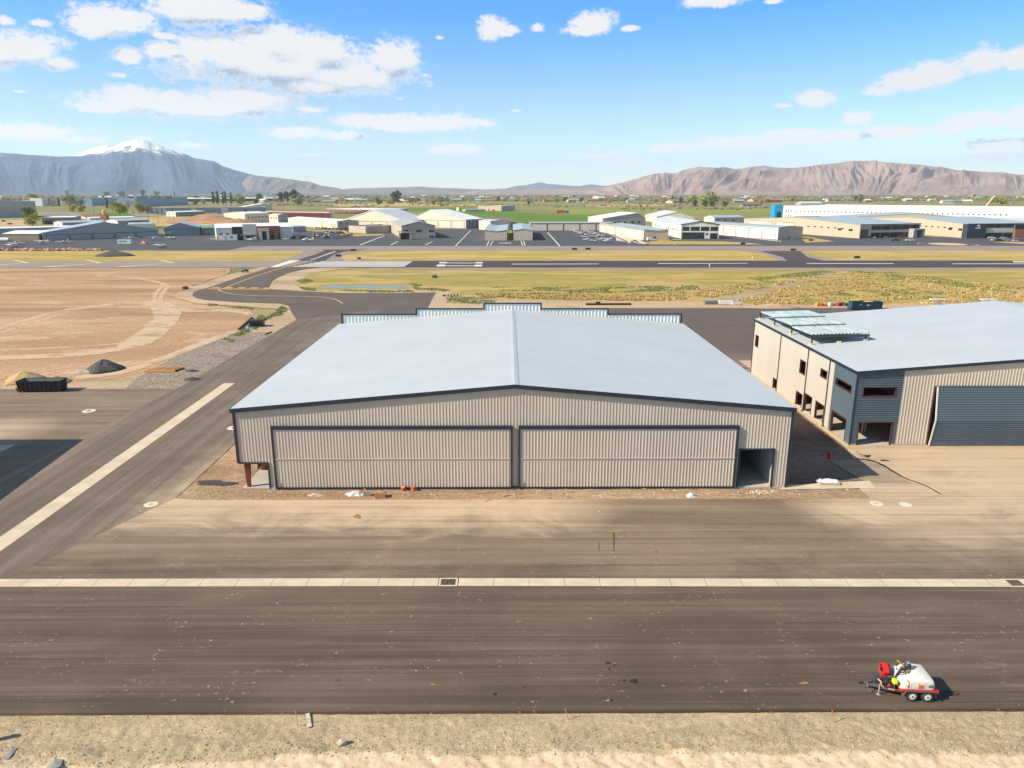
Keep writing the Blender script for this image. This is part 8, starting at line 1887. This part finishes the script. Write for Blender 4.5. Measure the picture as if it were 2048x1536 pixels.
# clouds: soft groups of cumulus, placed by bearing and height above the horizon
def ae(px, py):
    d = ray(px, py); L = sqrt(d[0] ** 2 + d[1] ** 2 + d[2] ** 2); return math.degrees(atan2(d[0], d[1])), math.degrees(math.asin(d[2] / L))
CL = [(540, 128, 250, 58), (440, 105, 120, 40), (545, 85, 105, 42), (640, 98, 90, 40), (785, 118, 60, 46), (325, 100, 62, 22), (690, 152, 150, 40), (620, 172, 110, 24),
      (390, 212, 230, 30), (270, 192, 85, 24), (500, 197, 115, 30), (215, 214, 70, 14), (618, 218, 40, 8), (240, 40, 95, 34), (400, 14, 140, 42), (190, 55, 60, 24), (490, 24, 60, 22), (330, 72, 40, 10, .1),
      (60, 94, 78, 40), (-10, 98, 60, 42), (112, 126, 44, 18), (12, 42, 26, 14, .2), (78, 46, 32, 12, .2), (258, 108, 36, 24, .05), (235, 150, 34, 8, .25), (60, 264, 130, 22), (150, 278, 75, 12, .2), (40, 183, 18, 5, .2),
      (830, 246, 165, 20), (720, 242, 66, 17), (940, 245, 62, 11), (600, 265, 75, 15), (680, 271, 56, 12), (910, 298, 58, 16), (620, 310, 62, 6, .3), (985, 58, 34, 28), (1012, 62, 30, 13), (1075, 55, 22, 13, .2), (1185, 44, 48, 26), (1172, 60, 46, 14), (1260, 56, 24, 8, .2),
      (1425, 2, 68, 16), (880, 75, 18, 9, .35), (1545, 3, 20, 7, .1), (1815, 162, 78, 26), (1870, 150, 70, 26), (1965, 124, 62, 30), (2040, 118, 60, 28), (1765, 182, 46, 12), (1630, 196, 46, 18), (1565, 212, 26, 6, .1), (1716, 236, 34, 17), (1480, 287, 120, 17), (1350, 296, 62, 11), (1600, 274, 90, 19), (1780, 264, 105, 15), (1690, 272, 80, 17),
      (1960, 240, 88, 20), (2050, 235, 66, 24), (1895, 258, 46, 14), (2010, 288, 110, 15, .1), (1995, 312, 130, 12, .15), (1210, 312, 100, 12, .2), (1120, 332, 66, 9, .3), (280, 275, 60, 6, .3), (800, 197, 16, 6, .35), (850, 150, 10, 5, .2), (1033, 222, 16, 4, .2), (380, 290, 90, 10, .35), (1270, 325, 120, 9, .3)]
comb = w.n('ShaderNodeCombineXYZ'); w.link(az, comb.inputs[0]); w.link(el, comb.inputs[1]); P0 = comb.outputs[0]
def vm(op, a, b):
    nd = w.n('ShaderNodeVectorMath', operation=op); w.put(nd.inputs[0], a)
    if b is not None: nd.inputs[1].default_value = b if isinstance(b, tuple) else (0, 0, 0)
    return nd
def field(P, blobs):
    cur = None
    # ragged outlines: warp the bearing before measuring
    nz = w.n('ShaderNodeTexNoise'); w.link(w.scale(P, (1.0, 1.35, 1)), nz.inputs['Vector']); nz.inputs['Scale'].default_value = .30; nz.inputs['Detail'].default_value = 6; nz.inputs['Roughness'].default_value = .55
    f = nz.outputs[0]
    for i in blobs:
        px, py, rx, ry = CL[i][:4]
        a, e = ae(px, py); a1, _ = ae(px + rx, py); _, e1 = ae(px, py - ry)
        ra, re_ = max(abs(a1 - a), .2) * 1.25, max(abs(e1 - e), .12) * 1.25
        s_ = vm('SUBTRACT', P, (a, e, 0)); m_ = vm('MULTIPLY', s_.outputs[0], (1 / ra, 1 / re_, 0)); l_ = w.n('ShaderNodeVectorMath', operation='LENGTH'); w.link(m_.outputs[0], l_.inputs[0]); v = l_.outputs['Value']
        if len(CL[i]) > 4: v = w.math('ADD', v, CL[i][4])
        cur = v if cur is None else w.math('SMOOTH_MIN', cur, v, .10)
    n2 = w.n('ShaderNodeTexNoise'); w.link(w.scale(P, (1.0, 1.5, 1)), n2.inputs['Vector']); n2.inputs['Scale'].default_value = .75; n2.inputs['Detail'].default_value = 7; n2.inputs['Roughness'].default_value = .60
    rag = w.math('ADD', w.math('MULTIPLY_ADD', f, .8, -.4), w.math('MULTIPLY_ADD', n2.outputs[0], .85, -.425))
    n3 = w.n('ShaderNodeTexNoise'); w.link(w.scale(P, (1.0, 1.3, 1)), n3.inputs['Vector']); n3.inputs['Scale'].default_value = 2.2; n3.inputs['Distortion'].default_value = .7; n3.inputs['Detail'].default_value = 5; n3.inputs['Roughness'].default_value = .62
    rag = w.math('ADD', rag, w.math('MULTIPLY_ADD', n3.outputs[0], .95, -.475))
    return w.math('SUBTRACT', 0.90, cur), rag
def bgnode(col):
    b_ = w.n('ShaderNodeBackground'); w.link(col, b_.inputs[0]); b_.inputs[1].default_value = 0.10; return b_.outputs[0]
def cloudy(blobs):
    (c0, r0), (c1, r1) = field(P0, blobs), field(vm('ADD', P0, (-.6, 1.15, 0)).outputs[0], blobs); f0 = w.math('ADD', c0, r0)
    alpha = w.ramp(f0, -0.04, 0.46)
    lit = w.ramp(w.math('MULTIPLY_ADD', w.math('SUBTRACT', r0, r1), .45, w.math('MULTIPLY', w.math('SUBTRACT', c0, c1), 1.3)), -.50, .24)
    lum = w.math('MAXIMUM', lit, w.ramp(f0, .55, .12, 0.0, .75))
    ccol = w.mix(w.ramp(lum, 0.0, .50, 0, 1, False), (2.5, 3.3, 4.4), w.mix(w.ramp(lum, .5, 1.0), (5.7, 5.95, 6.2), (6.9, 6.7, 6.5)))
    ccol = w.mix(1.0, ccol, w.ramp(el, 0.5, 7.5, 1.34, 1.0), 'MULTIPLY')
    low = w.ramp(el, 0.5, 6.0, 0.88, 1.0)
    return bgnode(w.mix(w.math('MULTIPLY', w.math('MULTIPLY', alpha, .96), low), clear, ccol))
def mixsh(fac, a, b):
    m = w.n('ShaderNodeMixShader'); w.link(fac, m.inputs[0]); w.link(a, m.inputs[1]); w.link(b, m.inputs[2]); return m.outputs[0]
# the cloud banks lie in three neighbouring bearings ahead; elsewhere the sky is clear
cut1, cut2 = ae(1030 - 185, 200)[0], ae(1300, 200)[0]
SETS = [[i for i, c in enumerate(CL) if c[0] - c[2] * 2.2 < 1030 - 185 + 60], [i for i, c in enumerate(CL) if c[0] + c[2] * 2.2 > 785 and c[0] - c[2] * 2.2 < 1360], [i for i, c in enumerate(CL) if c[0] + c[2] * 2.2 > 1240]]
ahead = w.math('MULTIPLY', w.math('MULTIPLY', w.math('LESS_THAN', el, 17.0), w.math('GREATER_THAN', el, -.5)), w.math('LESS_THAN', w.math('ABSOLUTE', az), 56.0))
sh = mixsh(w.math('GREATER_THAN', az, cut1), cloudy(SETS[0]), mixsh(w.math('GREATER_THAN', az, cut2), cloudy(SETS[1]), cloudy(SETS[2])))
w.t.nodes.remove(bg); w.link(mixsh(ahead, bgnode(clear), sh), wo.inputs[0])
S.view_settings.view_transform = 'Standard'; S.view_settings.look = 'None'; S.view_settings.exposure = 0.50; S.view_settings.gamma = 1.0
S.view_settings.use_curve_mapping = False
S.cycles.use_denoising = True
S.cycles.max_bounces = 6; S.cycles.diffuse_bounces = 3; S.cycles.glossy_bounces = 2; S.cycles.volume_bounces = 2; S.cycles.transparent_max_bounces = 6
S.cycles.caustics_reflective = False; S.cycles.caustics_refractive = False
